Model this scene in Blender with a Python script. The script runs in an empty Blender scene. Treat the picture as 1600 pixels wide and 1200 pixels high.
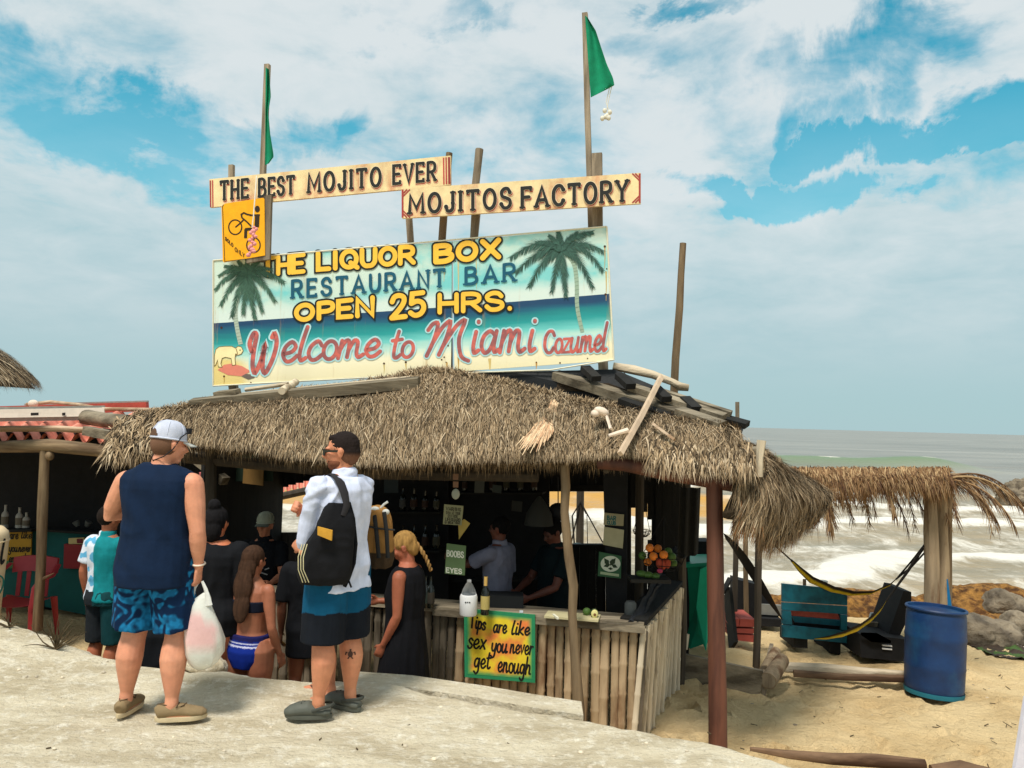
import bpy, math, random
from mathutils import Vector as V, Matrix, noise as mn, Euler
random.seed(7)
rnd = random.random
def ru(a, b): return a + (b - a) * random.random()
R = math.radians
S = bpy.context.scene
COL = S.collection

# ---------------------------------------------------------------- camera
FPX = 1250.0                       # focal length for a 1600 px wide picture
CAM = V((0, 0, 1.87))
MROT = Matrix.Rotation(R(90 + 2.61), 3, 'X') @ Matrix.Rotation(R(1.6), 3, 'Z')
cd = bpy.data.cameras.new('camera'); cam = bpy.data.objects.new('camera', cd)
COL.objects.link(cam); S.camera = cam
cd.sensor_width = 36; cd.lens = 36 * FPX / 1600; cd.clip_start = 0.05; cd.clip_end = 20000
cam.matrix_world = Matrix.Translation(CAM) @ MROT.to_4x4()

def ray(px, py):
    return (MROT @ V(((px - 800) / FPX, -(py - 600) / FPX, -1))).normalized()

# ---------------------------------------------------------------- world
w = bpy.data.worlds.new('World'); S.world = w; w.use_nodes = True
nt = w.node_tree; N = nt.nodes; Lk = nt.links
N.clear()
SUN_EL, SUN_AZ = 62, 205          # degrees; azimuth clockwise from +Y (behind the camera, to the left)
out = N.new('ShaderNodeOutputWorld'); bg = N.new('ShaderNodeBackground'); bg.inputs[1].default_value = 0.1
sky = N.new('ShaderNodeTexSky'); sky.sky_type = 'NISHITA'; sky.sun_disc = False
sky.sun_elevation = R(SUN_EL); sky.sun_rotation = R(SUN_AZ); sky.dust_density = 0.4; sky.ozone_density = 2.0
tc = N.new('ShaderNodeTexCoord')
def node(t, **k):
    n = N.new(t)
    for a, b in k.items(): setattr(n, a, b)
    return n
def wm(op, a, b=None, clamp=False):
    n = N.new('ShaderNodeMath'); n.operation = op; n.use_clamp = clamp
    for i, x in enumerate((a, b)):
        if x is None: continue
        if isinstance(x, (int, float)): n.inputs[i].default_value = x
        else: Lk.new(x, n.inputs[i])
    return n.outputs[0]
sep = N.new('ShaderNodeSeparateXYZ'); Lk.new(tc.outputs['Generated'], sep.inputs[0])
zz = wm('ADD', wm('MAXIMUM', sep.outputs[2], 0.0), 0.22)
cmb = N.new('ShaderNodeCombineXYZ')
Lk.new(wm('DIVIDE', sep.outputs[0], zz), cmb.inputs[0]); Lk.new(wm('DIVIDE', sep.outputs[1], zz), cmb.inputs[1])
Lk.new(wm('MULTIPLY', sep.outputs[2], 1.2), cmb.inputs[2])
def wnoise(vec, sc, det, rough=.55, dist=.0):
    n = N.new('ShaderNodeTexNoise'); n.inputs['Scale'].default_value = sc; n.inputs['Detail'].default_value = det
    n.inputs['Roughness'].default_value = rough; n.inputs['Distortion'].default_value = dist; Lk.new(vec, n.inputs['Vector']); return n
n1 = wnoise(cmb.outputs[0], 1.55, 9, .56, .25)
n2 = wnoise(cmb.outputs[0], 4.2, 8, .6, .3)
n3 = wnoise(cmb.outputs[0], .8, 5, .5, .1)
# the breaks in the cloud cover, as directions
wob = N.new('ShaderNodeVectorMath'); wob.operation = 'MULTIPLY_ADD'
wn = wnoise(tc.outputs['Generated'], 6.0, 8, .62, .4)
sub = N.new('ShaderNodeVectorMath'); sub.operation = 'SUBTRACT'; Lk.new(wn.outputs['Color'], sub.inputs[0]); sub.inputs[1].default_value = (.5, .5, .5)
Lk.new(sub.outputs[0], wob.inputs[0]); wob.inputs[1].default_value = (.42, .42, .20); Lk.new(tc.outputs['Generated'], wob.inputs[2])
BREAKS = [(300, 225, 9, 3.4, .62), (190, 200, 6, 3, .3), (20, 150, 6, 4, .55), (560, 160, 3, 2, .5), (480, 200, 5, 2, .4), (1075, 285, 4.5, 1.6, .9), (1215, 312, 6.5, 1.7, 1.15),
          (1410, 222, 6, 1.5, 1.1), (1560, 175, 4.5, 2.2, 1.2), (1370, 75, 7, 2.2, .55), (1100, 30, 4, 1.2, .6), (640, 25, 7, 1.8, .5), (1345, 165, 3, 2, .5), (1310, 250, 12, 4, .22), (90, 110, 13, 4, .22), (400, 210, 12, 4, .22), (1300, 130, 13, 4, .25), (1500, 300, 10, 3, .3), (650, 215, 8, 3, .3), (950, 100, 5, 1.5, .3), (230, 300, 8, 2.5, .3)]
tot = None
up = V((0, 0, 1))
for (px, py, ra, rb, amp) in BREAKS:
    d = ray(px, py); hx = d.cross(up).normalized(); hz = hx.cross(d)
    o = []
    for (ax, rr) in ((hx, ra), (hz, rb)):
        dn = N.new('ShaderNodeVectorMath'); dn.operation = 'DOT_PRODUCT'; Lk.new(wob.outputs[0], dn.inputs[0]); dn.inputs[1].default_value = ax
        q = wm('DIVIDE', wm('SUBTRACT', dn.outputs['Value'], float(ax.dot(d))), math.sin(R(rr)))
        o.append(wm('MULTIPLY', q, q))
    v = wm('MULTIPLY', wm('SUBTRACT', 1.0, wm('ADD', o[0], o[1]), True), amp)
    fr = N.new('ShaderNodeVectorMath'); fr.operation = 'DOT_PRODUCT'; Lk.new(tc.outputs['Generated'], fr.inputs[0]); fr.inputs[1].default_value = d
    v = wm('MULTIPLY', v, wm('GREATER_THAN', fr.outputs['Value'], 0.0))
    tot = v if tot is None else wm('ADD', tot, v)
mix1 = wm('ADD', wm('MULTIPLY', n1.outputs['Fac'], .5), wm('MULTIPLY', n2.outputs['Fac'], .5))
cov = wm('ADD', wm('SUBTRACT', wm('ADD', mix1, .11), wm('MULTIPLY', tot, .27)), wm('MULTIPLY', wm('MAXIMUM', wm('SUBTRACT', .24, sep.outputs[2]), 0.0), 1.5))
mr = N.new('ShaderNodeMapRange'); mr.interpolation_type = 'SMOOTHSTEP'; Lk.new(cov, mr.inputs[0])
mr.inputs[1].default_value = .33; mr.inputs[2].default_value = .63
# low sky: a soft, blue grey veil
lowm = N.new('ShaderNodeMapRange'); lowm.interpolation_type = 'SMOOTHSTEP'; Lk.new(sep.outputs[2], lowm.inputs[0])
lowm.inputs[1].default_value = .02; lowm.inputs[2].default_value = .24
ccol = N.new('ShaderNodeMix'); ccol.data_type = 'RGBA'
sh = N.new('ShaderNodeMapRange'); Lk.new(wm('ADD', wm('MULTIPLY', n3.outputs['Fac'], .6), wm('MULTIPLY', n2.outputs['Fac'], .4)), sh.inputs[0]); sh.inputs[1].default_value = .36; sh.inputs[2].default_value = .58
Lk.new(sh.outputs[0], ccol.inputs[0])
ccol.inputs[6].default_value = (3.0, 4.1, 4.4, 1); ccol.inputs[7].default_value = (4.95, 5.3, 5.4, 1)
veil = N.new('ShaderNodeMix'); veil.data_type = 'RGBA'; Lk.new(lowm.outputs[0], veil.inputs[0])
veil.inputs[6].default_value = (2.9, 3.8, 4.1, 1)
Lk.new(ccol.outputs[2], veil.inputs[7])
tint = N.new('ShaderNodeMix'); tint.data_type = 'RGBA'; tint.blend_type = 'MULTIPLY'; tint.inputs[0].default_value = 1
Lk.new(sky.outputs[0], tint.inputs[6]); tint.inputs[7].default_value = (.10, 1.12, .97, 1)
cm = N.new('ShaderNodeMix'); cm.data_type = 'RGBA'
# near the horizon the veil always covers the blue
covf = wm('MAXIMUM', mr.outputs[0], wm('SUBTRACT', 1.0, wm('MULTIPLY', sep.outputs[2], 2.6), True), True)
Lk.new(wm('MULTIPLY', covf, .95), cm.inputs[0]); Lk.new(tint.outputs[2], cm.inputs[6]); Lk.new(veil.outputs[2], cm.inputs[7])
Lk.new(cm.outputs[2], bg.inputs[0]); Lk.new(bg.outputs[0], out.inputs[0])

sd = bpy.data.lights.new('sun', 'SUN'); sun = bpy.data.objects.new('sun', sd); COL.objects.link(sun)
sd.energy = 2.7; sd.angle = R(14); sd.color = (1, .95, .86)
sdir = V((math.sin(R(SUN_AZ)) * math.cos(R(SUN_EL)), math.cos(R(SUN_AZ)) * math.cos(R(SUN_EL)), math.sin(R(SUN_EL))))
sun.rotation_euler = (-sdir).to_track_quat('-Z', 'Y').to_euler(); sun.location = (0, 0, 12)
S.view_settings.view_transform = 'Standard'; S.view_settings.look = 'None'
S.view_settings.gamma = 1; S.view_settings.exposure = 0.58; S.view_settings.use_curve_mapping = False
S.render.engine = 'CYCLES'; S.cycles.max_bounces = 6; S.cycles.diffuse_bounces = 3; S.cycles.transparent_max_bounces = 16

# ---------------------------------------------------------------- measuring helpers
def at(px, py, Y):                 # the point at distance Y seen at a photo pixel
    d = ray(px, py); return CAM + d * (Y / d.y)
def atz(px, py, z):
    d = ray(px, py); return CAM + d * ((z - CAM.z) / d.z)
# the bar's own frame: front face runs along AX, depth along BX
C0 = V((1.1, 6.54, 0)); AX = V((.9762, -.2169, 0)); BX = V((.2169, .9762, 0))
class Plane:
    def __init__(s, o, n, right): s.o = V(o); s.n = V(n).normalized(); s.r = V(right).normalized()   # n points away from the viewer
    def pt(s, px, py, off=0.0):    # off > 0 is nearer the viewer
        d = ray(px, py); o = s.o - s.n * off
        return CAM + d * ((o - CAM).dot(s.n) / d.dot(s.n))
def hut(t): return Plane(C0 + BX * t, BX, AX)
def hp(px, py, t): return hut(t).pt(px, py)
def face(Y): return Plane((0, Y, 0), (0, 1, 0), (1, 0, 0))

def lin(c):
    c = c / 255.0
    return c / 12.92 if c <= .04045 else ((c + .055) / 1.055) ** 2.4
def rgb(r, g, b, k=1.0): return (lin(r) * k, lin(g) * k, lin(b) * k)

# ---------------------------------------------------------------- materials
MATS = {}
def M(name, base, rough=.75, var=.25, scale=6, st=(1, 1, 1), bump=.15, bs=None, rv=0.0, spec=.3, vc=False,
      sss=0, trans=0, metal=0, second=None, s2=(.45, .6), s2scale=3, st2=(1, 1, 1), bd=.01, emit=None, alpha=None):
    m = bpy.data.materials.new(name); m.use_nodes = True; t = m.node_tree; n = t.nodes; l = t.links
    b = n['Principled BSDF']; b.inputs['Roughness'].default_value = rough; b.inputs['Specular IOR Level'].default_value = spec
    b.inputs['Metallic'].default_value = metal
    tcn = n.new('ShaderNodeTexCoord')
    def nz(sc, s, det=6, r_=.6):
        mp = n.new('ShaderNodeMapping'); mp.inputs['Scale'].default_value = s; l.new(tcn.outputs['Object'], mp.inputs[0])
        x = n.new('ShaderNodeTexNoise'); x.inputs['Scale'].default_value = sc; x.inputs['Detail'].default_value = det; x.inputs['Roughness'].default_value = r_
        l.new(mp.outputs[0], x.inputs['Vector']); return x
    if vc:
        a = n.new('ShaderNodeAttribute'); a.attribute_name = 'Col'; col = a.outputs['Color']
    else:
        rg = n.new('ShaderNodeRGB'); rg.outputs[0].default_value = (*base, 1); col = rg.outputs[0]
    if second:
        x = nz(s2scale, st2, 8); mr_ = n.new('ShaderNodeMapRange'); mr_.inputs[1].default_value = s2[0]; mr_.inputs[2].default_value = s2[1]
        l.new(x.outputs['Fac'], mr_.inputs[0])
        mx = n.new('ShaderNodeMix'); mx.data_type = 'RGBA'; l.new(mr_.outputs[0], mx.inputs[0]); l.new(col, mx.inputs[6]); mx.inputs[7].default_value = (*second, 1); col = mx.outputs[2]
    x = nz(scale, st); mr_ = n.new('ShaderNodeMapRange'); l.new(x.outputs['Fac'], mr_.inputs[0])
    mr_.inputs[1].default_value = .3; mr_.inputs[2].default_value = .7; mr_.inputs[3].default_value = 1 - var; mr_.inputs[4].default_value = 1 + var
    f = mr_.outputs[0]
    if rv:
        oi = n.new('ShaderNodeObjectInfo'); m2 = n.new('ShaderNodeMapRange'); l.new(oi.outputs['Random'], m2.inputs[0])
        m2.inputs[3].default_value = 1 - rv; m2.inputs[4].default_value = 1 + rv
        mm = n.new('ShaderNodeMath'); mm.operation = 'MULTIPLY'; l.new(f, mm.inputs[0]); l.new(m2.outputs[0], mm.inputs[1]); f = mm.outputs[0]
    vm = n.new('ShaderNodeVectorMath'); vm.operation = 'SCALE'; l.new(col, vm.inputs[0]); l.new(f, vm.inputs['Scale'])
    l.new(vm.outputs[0], b.inputs['Base Color'])
    if bump:
        x = nz(bs or scale * 3, st, 8, .65); bp = n.new('ShaderNodeBump'); bp.inputs['Strength'].default_value = bump; bp.inputs['Distance'].default_value = bd
        l.new(x.outputs['Fac'], bp.inputs['Height']); l.new(bp.outputs[0], b.inputs['Normal'])
    if sss:
        b.inputs['Subsurface Weight'].default_value = sss; b.inputs['Subsurface Radius'].default_value = (.02, .008, .004)
    if trans:
        b.inputs['Transmission Weight'].default_value = trans
    if alpha is not None: b.inputs['Alpha'].default_value = alpha
    MATS[name] = m; return m
WG = (1, 1, .08)                   # grain along Z
M('old_wood', rgb(150, 135, 115), .85, .4, 18, (1, 1, .1), .6, 30, .22, second=rgb(95, 82, 66), s2scale=9, st2=(1, 1, .08))
M('old_wood_x', rgb(140, 128, 108), .85, .4, 18, (.1, 1, 1), .6, 30, .22, second=rgb(85, 76, 62), s2scale=9, st2=(.08, 1, 1))
M('pole_wood', rgb(128, 108, 82), .8, .35, 14, (1, 1, .12), .5, 25, .18, second=rgb(88, 66, 46), s2scale=6, st2=(1, 1, .12))
M('dark_pole', rgb(66, 58, 48), .85, .35, 14, (1, 1, .12), .5, 25, .15)
M('red_wood', rgb(100, 60, 44), .65, .32, 9, (1, 1, .1), .35, 22, .05, second=rgb(74, 42, 32), s2scale=7, st2=(1, 1, .12), spec=.4)
M('bamboo', rgb(176, 152, 120), .6, .22, 12, (1, 1, .15), .3, 22, .24, second=rgb(120, 92, 66), s2=(.5, .68), s2scale=5, st2=(1, 1, .3))
M('bamboo_grey', rgb(118, 106, 90), .75, .3, 12, (1, 1, .12), .4, 22, .25, second=rgb(70, 62, 50), s2scale=6, st2=(1, 1, .15))
M('bleached', rgb(205, 190, 165), .8, .2, 12, (1, 1, .15), .5, 22, .12, second=rgb(120, 105, 85), s2=(.52, .66), s2scale=7, st2=(1, 1, .2))
M('drift_post', rgb(150, 130, 104), .85, .3, 12, (1, 1, .12), .8, 18, .12, second=rgb(104, 78, 56), s2=(.48, .62), s2scale=6, st2=(1, 1, .25), bd=.02)
M('brown_log', rgb(118, 92, 70), .85, .35, 12, (.15, 1, 1), .6, 22, .12, second=rgb(62, 42, 28), s2scale=5, st2=(.1, 1, 1))
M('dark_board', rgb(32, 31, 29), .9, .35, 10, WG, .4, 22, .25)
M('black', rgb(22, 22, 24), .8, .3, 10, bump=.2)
M('tarp', rgb(26, 28, 30), .6, .3, 5, bump=.5)
M('thatch', (.3, .24, .15), .9, .2, 30, bump=0, vc=True, spec=.15)
M('thatch_core', rgb(62, 50, 36), .95, .4, 25, bump=.8)  # darkened to paint the shade in gaps between straws
M('vcol', (1, 1, 1), .7, .08, 14, bump=.05, vc=True)
M('vcloth', (1, 1, 1), .85, .14, 12, bump=.35, bs=42, vc=True, spec=.15, bd=.006)
M('skin', rgb(205, 145, 110, .95), .55, .14, 14, bump=.3, bs=60, sss=.05, bd=.004, vc=True, spec=.35)
M('teal_paint', rgb(16, 96, 112), .55, .15, 5, bump=.25, second=rgb(10, 70, 84), s2scale=4)
M('teal_wall', rgb(22, 86, 84), .8, .2, 3, bump=.1)
M('green_bin', rgb(20, 135, 105), .4, .15, 4, bump=.1)
M('pink', rgb(205, 112, 112), .8, .12, 6, bump=.1)
M('red_plastic', rgb(160, 50, 54), .4, .1, 6, bump=.05)
M('red_paint', rgb(166, 76, 64), .7, .2, 8, bump=.2)
M('roof_red', rgb(222, 148, 126), .85, .15, 8, bump=.3, second=rgb(192, 112, 92), s2=(.5, .72), s2scale=5, st2=(1, .2, 1))
M('barrel', rgb(6, 46, 90), .5, .25, 5, bump=.25, second=rgb(20, 68, 104), s2scale=3, s2=(.5, .7), spec=.45)
M('white', rgb(235, 235, 235, .85), .5, .05, 6, bump=.05)
M('grey_plastic', rgb(170, 165, 155), .6, .12, 8, bump=.1)
M('cream', rgb(225, 200, 160), .5, .08, 5, bump=.05)
M('metal', rgb(165, 165, 160), .45, .15, 12, bump=.1, metal=.6)
M('rope', rgb(150, 140, 120), .9, .3, 40, bump=.4)
M('dark_rope', rgb(32, 28, 24), .9, .3, 40, bump=.3)
M('rock', rgb(140, 126, 106), .9, .45, 8, bump=1.0, bs=20, second=rgb(82, 72, 60), s2scale=4, bd=.03)
M('sargassum', rgb(158, 112, 54), .95, .5, 10, bump=1.4, bs=30, second=rgb(92, 58, 28), s2scale=6, bd=.04)
M('yellow_cloth', rgb(208, 180, 34), .8, .2, 12, bump=.3, vc=True)
M('glass_dark', rgb(20, 24, 20), .15, .1, 6, bump=0, spec=.6)
M('orange_fruit', rgb(225, 125, 45), .5, .15, 12, bump=.3, bs=60)
M('green_fruit', rgb(80, 110, 50), .5, .15, 12, bump=.3, bs=60)
M('twig', rgb(80, 66, 45), .9, .3, 20, bump=.3)
M('shell', rgb(225, 205, 185), .6, .2, 12, bump=.3)
M('brown_strip', rgb(196, 172, 146), .75, .2, 12, (1, 1, .15), .3, 22)
M('rubber', rgb(84, 86, 78), .65, .12, 12, bump=.1)
M('canvas', rgb(132, 110, 80), .85, .12, 20, bump=.3, bs=150)
M('sole', rgb(195, 178, 145), .8, .1, 20, bump=.1)
M('bag_plastic', rgb(235, 235, 232), .3, .1, 5, bump=.35, bs=14, vc=True, trans=.15, spec=.5, bd=.02)

XD = (.12, 1, 1)
M('bleached_x', rgb(190, 174, 150), .85, .25, 12, XD, .7, 22, .12, second=rgb(112, 98, 78), s2=(.48, .62), s2scale=6, st2=(.15, 1, 1), bd=.02)
M('pole_wood_x', rgb(138, 118, 90), .8, .35, 14, XD, .6, 25, .12, second=rgb(92, 72, 52), s2scale=6, st2=XD)
M('brown_strip_x', rgb(196, 172, 146), .75, .25, 12, XD, .4, 22, second=rgb(150, 120, 92), s2scale=5, st2=XD)
def grain(name, a, b):
    d = V(b) - V(a); return name + '_x' if (abs(d.x) > abs(d.z) and name + '_x' in MATS) else name
# ---------------------------------------------------------------- mesh builder
class MB:
    def __init__(s): s.v = []; s.f = []; s.c = []; s.cur = (.5, .5, .5); s.mi = []; s.m = 0
    def add(s, vs, fs, c=None):
        b = len(s.v); s.v += [V(x) for x in vs]; c = c or s.cur
        s.c += [c] * len(vs)
        for f in fs: s.f.append(tuple(b + i for i in f)); s.mi.append(s.m)
        return b
    def box(s, c, size, rot=None, taper=1.0):
        x, y, z = (k / 2 for k in size); vs = []
        for k in (-1, 1):
            t = taper if k > 0 else 1
            for (i, j) in ((-1, -1), (1, -1), (1, 1), (-1, 1)): vs.append(V((i * x * t, j * y * t, k * z)))
        if rot is not None: vs = [rot @ q for q in vs]
        vs = [V(c) + q for q in vs]
        s.add(vs, [(3, 2, 1, 0), (4, 5, 6, 7), (0, 1, 5, 4), (1, 2, 6, 5), (2, 3, 7, 6), (3, 0, 4, 7)]); return s
    def beam(s, a, b, wd, th, up_=(0, 0, 1)):      # box from a to b, wd across, th along up
        a, b = V(a), V(b); d = (b - a); L = d.length; d.normalize(); x = d.cross(V(up_)).normalized(); y = x.cross(d)
        m = Matrix((x, d, y)).transposed()
        s.box((a + b) / 2, (wd, L, th), m); return s
    def rings(s, rs, caps=True, closed=False):
        n = len(rs[0]); vs = [p for r_ in rs for p in r_]; fs = []
        for i in range(len(rs) - 1):
            for j in range(n):
                k = (j + 1) % n; fs.append((i * n + j, i * n + k, (i + 1) * n + k, (i + 1) * n + j))
        if caps: fs.append(tuple(range(n - 1, -1, -1))); fs.append(tuple(range((len(rs) - 1) * n, len(rs) * n)))
        s.add(vs, fs); return s
    def tube(s, pts, rad, n=8, flat=1.0, wob=0.0, side=None, caps=True, rnd_cap=False):
        pts = [V(p) for p in pts]
        if not isinstance(rad, (list, tuple)): rad = [rad] * len(pts)
        rad = list(rad)
        if rnd_cap:
            d0 = (pts[0] - pts[1]).normalized(); d1 = (pts[-1] - pts[-2]).normalized(); r0, r1 = rad[0], rad[-1]
            pts = [pts[0] + d0 * r0 * .95, pts[0] + d0 * r0 * .7] + pts + [pts[-1] + d1 * r1 * .7, pts[-1] + d1 * r1 * .95]
            rad = [r0 * .3, r0 * .72] + rad + [r1 * .72, r1 * .3]
        rs = []; x = None
        for i, p in enumerate(pts):
            d = (pts[min(i + 1, len(pts) - 1)] - pts[max(i - 1, 0)]).normalized()
            if x is None:
                ref = V(side) if side is not None else (V((1, 0, 0)) if abs(d.x) < .8 else V((0, 1, 0)))
            else: ref = x
            x = (ref - d * ref.dot(d)).normalized(); y = d.cross(x)
            r_ = rad[i]; ra, rb = (r_ if isinstance(r_, tuple) else (r_, r_ * flat))
            ring = []
            for k in range(n):
                a = 2 * math.pi * k / n; q = 1 + (ru(-wob, wob) if wob else 0)
                ring.append(p + x * math.cos(a) * ra * q + y * math.sin(a) * rb * q)
            rs.append(ring)
        s.rings(rs, caps); return s
    def ell(s, c, r_, rot=None, n=14, m=9):
        rs = []
        for i in range(m + 1):
            th = math.pi * (i + .02) / (m + .04); ring = []
            for k in range(n):
                a = -2 * math.pi * k / n; q = V((math.sin(th) * math.cos(a) * r_[0], math.sin(th) * math.sin(a) * r_[1], math.cos(th) * r_[2]))
                if rot is not None: q = rot @ q
                ring.append(V(c) + q)
            rs.append(ring)
        s.rings(rs); return s
    def lathe(s, c, prof, n=20, rot=None, caps=True):
        rs = []
        for (r_, z) in prof:
            ring = []
            for k in range(n):
                a = 2 * math.pi * k / n; q = V((r_ * math.cos(a), r_ * math.sin(a), z))
                if rot is not None: q = rot @ q
                ring.append(V(c) + q)
            rs.append(ring)
        s.rings(rs, caps); return s
    def grid(s, P, nu, nv, colf=None):
        b = len(s.v)
        for j in range(nv + 1):
            for i in range(nu + 1):
                u, v = i / nu, j / nv; s.v.append(V(P(u, v))); s.c.append(colf(u, v) if colf else s.cur)
        for j in range(nv):
            for i in range(nu):
                a = b + j * (nu + 1) + i; s.f.append((a, a + 1, a + nu + 2, a + nu + 1)); s.mi.append(s.m)
        return s
    def slab(s, poly, n, th):      # poly: front outline (world points), thickness th along n
        k = len(poly); vs = [V(p) for p in poly] + [V(p) + V(n) * th for p in poly]
        fs = [tuple(range(k)), tuple(range(2 * k - 1, k - 1, -1))] + [(i, k + i, k + (i + 1) % k, (i + 1) % k) for i in range(k)]
        s.add(vs, fs); return s
    def mesh(s, name, mats, smooth=True, off=None):
        me = bpy.data.meshes.new(name); vs = s.v if off is None else [q - off for q in s.v]
        me.from_pydata([tuple(q) for q in vs], [], s.f)
        for m_ in (mats if isinstance(mats, (list, tuple)) else [mats]): me.materials.append(MATS[m_])
        ca = me.color_attributes.new('Col', 'FLOAT_COLOR', 'POINT')
        ca.data.foreach_set('color', [x for c in s.c for x in (c[0], c[1], c[2], 1)])
        if any(s.mi): me.polygons.foreach_set('material_index', s.mi)
        if smooth: me.polygons.foreach_set('use_smooth', [True] * len(me.polygons)); sharp(me)
        me.update(); return me
    def build(s, name, mats, parent=None, smooth=True, local=False, origin=None):
        if parent is None:
            if origin is None:
                xs = [q.x for q in s.v]; ys = [q.y for q in s.v]; zs = [q.z for q in s.v]
                origin = V(((min(xs) + max(xs)) / 2, (min(ys) + max(ys)) / 2, min(zs)))
            o = bpy.data.objects.new(name, s.mesh(name, mats, smooth, origin)); o.location = origin
        else:
            off = None if local else wpos(parent)
            o = bpy.data.objects.new(name, s.mesh(name, mats, smooth, off)); o.parent = parent
        COL.objects.link(o); return o
def sharp(me):
    try: me.set_sharp_from_angle(angle=R(38))
    except Exception: pass
def wpos(o):
    p = V(o.location)
    while o.parent: o = o.parent; p = p + V(o.location)
    return p
def tag(o, label=None, cat=None, group=None, kind=None):
    if label: o['label'] = label
    if cat: o['category'] = cat
    if group: o['group'] = group
    if kind: o['kind'] = kind
    return o
def thing(name, loc, label, cat, group=None, rz=0):
    o = bpy.data.objects.new(name, None); COL.objects.link(o); o.location = loc; o.rotation_euler = (0, 0, rz)
    o.empty_display_size = .1
    return tag(o, label, cat, group)
def place(me_obj, **k): pass

# ---------------------------------------------------------------- strokes and lettering
def catmull(p, k=6, closed=False):
    p = [V((a[0], a[1], 0)) for a in p]; n = len(p); o = []
    rg = range(n if closed else n - 1)
    for i in rg:
        g = (lambda j: p[j % n]) if closed else (lambda j: p[max(0, min(n - 1, j))])
        a, b, c, d = g(i - 1), g(i), g(i + 1), g(i + 2)
        for s_ in range(k):
            t = s_ / k
            o.append(.5 * ((2 * b) + (c - a) * t + (2 * a - 5 * b + 4 * c - d) * t * t + (3 * b - a - 3 * c + d) * t ** 3))
    if not closed: o.append(p[-1])
    return [(q.x, q.y) for q in o]
def ribbon(mb, plane, pts, wd, off, closed=False, cap=True, c=None, dx=0, dy=0):
    P = []
    for q in pts:
        q = V((q[0] + dx, q[1] + dy))
        if not P or (q - P[-1]).length > .15: P.append(q)
    if len(P) < 2:
        P = [P[0], P[0] + V((.2, 0))]
    if closed and (P[0] - P[-1]).length < .2: P.pop()
    n = len(P); Lf = []; Rt = []; h = (wd if callable(wd) else (lambda t: wd))
    for i in range(n):
        a = P[(i - 1) % n] if (closed or i > 0) else None; b = P[(i + 1) % n] if (closed or i < n - 1) else None
        d1 = (P[i] - a).normalized() if a is not None else None; d2 = (b - P[i]).normalized() if b is not None else None
        d1 = d1 or d2; d2 = d2 or d1
        t = d1 + d2
        t = t.normalized() if t.length > .1 else d2
        nn = V((-t.y, t.x)); cs = max(.6, nn.dot(V((-d1.y, d1.x)))); r_ = h(i / max(1, n - 1)) / 2 / cs
        Lf.append(P[i] + nn * r_); Rt.append(P[i] - nn * r_)
    vs = [plane.pt(q.x, q.y, off) for q in Lf + Rt]
    fs = [(i, i + 1, n + i + 1, n + i) for i in range(n - 1)]
    if closed: fs.append((n - 1, 0, n, 2 * n - 1))
    mb.add(vs, fs, c)
    if cap and not closed:
        for (e, d) in ((0, (P[0] - P[1]).normalized()), (n - 1, (P[-1] - P[-2]).normalized())):
            r_ = h(e / max(1, n - 1)) / 2; nn = V((-d.y, d.x)); arc = []
            for k in range(9):
                a = math.pi * k / 8; arc.append(P[e] + nn * math.cos(a) * r_ + d * math.sin(a) * r_)
            mb.add([plane.pt(q.x, q.y, off) for q in arc], [tuple(range(9))], c)
def fill(mb, plane, pts, off, c=None):
    mb.add([plane.pt(q[0], q[1], off) for q in pts], [tuple(range(len(pts)))], c)
def disc(mb, plane, x, y, r_, off, c=None, n=14, ry=None):
    fill(mb, plane, [(x + math.cos(6.2832 * k / n) * r_, y + math.sin(6.2832 * k / n) * (ry or r_)) for k in range(n)], off, c)
def _o(w): return [('o', [(w / 2 + math.cos(6.2832 * k / 12) * w / 2, .5 + math.sin(6.2832 * k / 12) * .5) for k in range(12)])]
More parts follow.
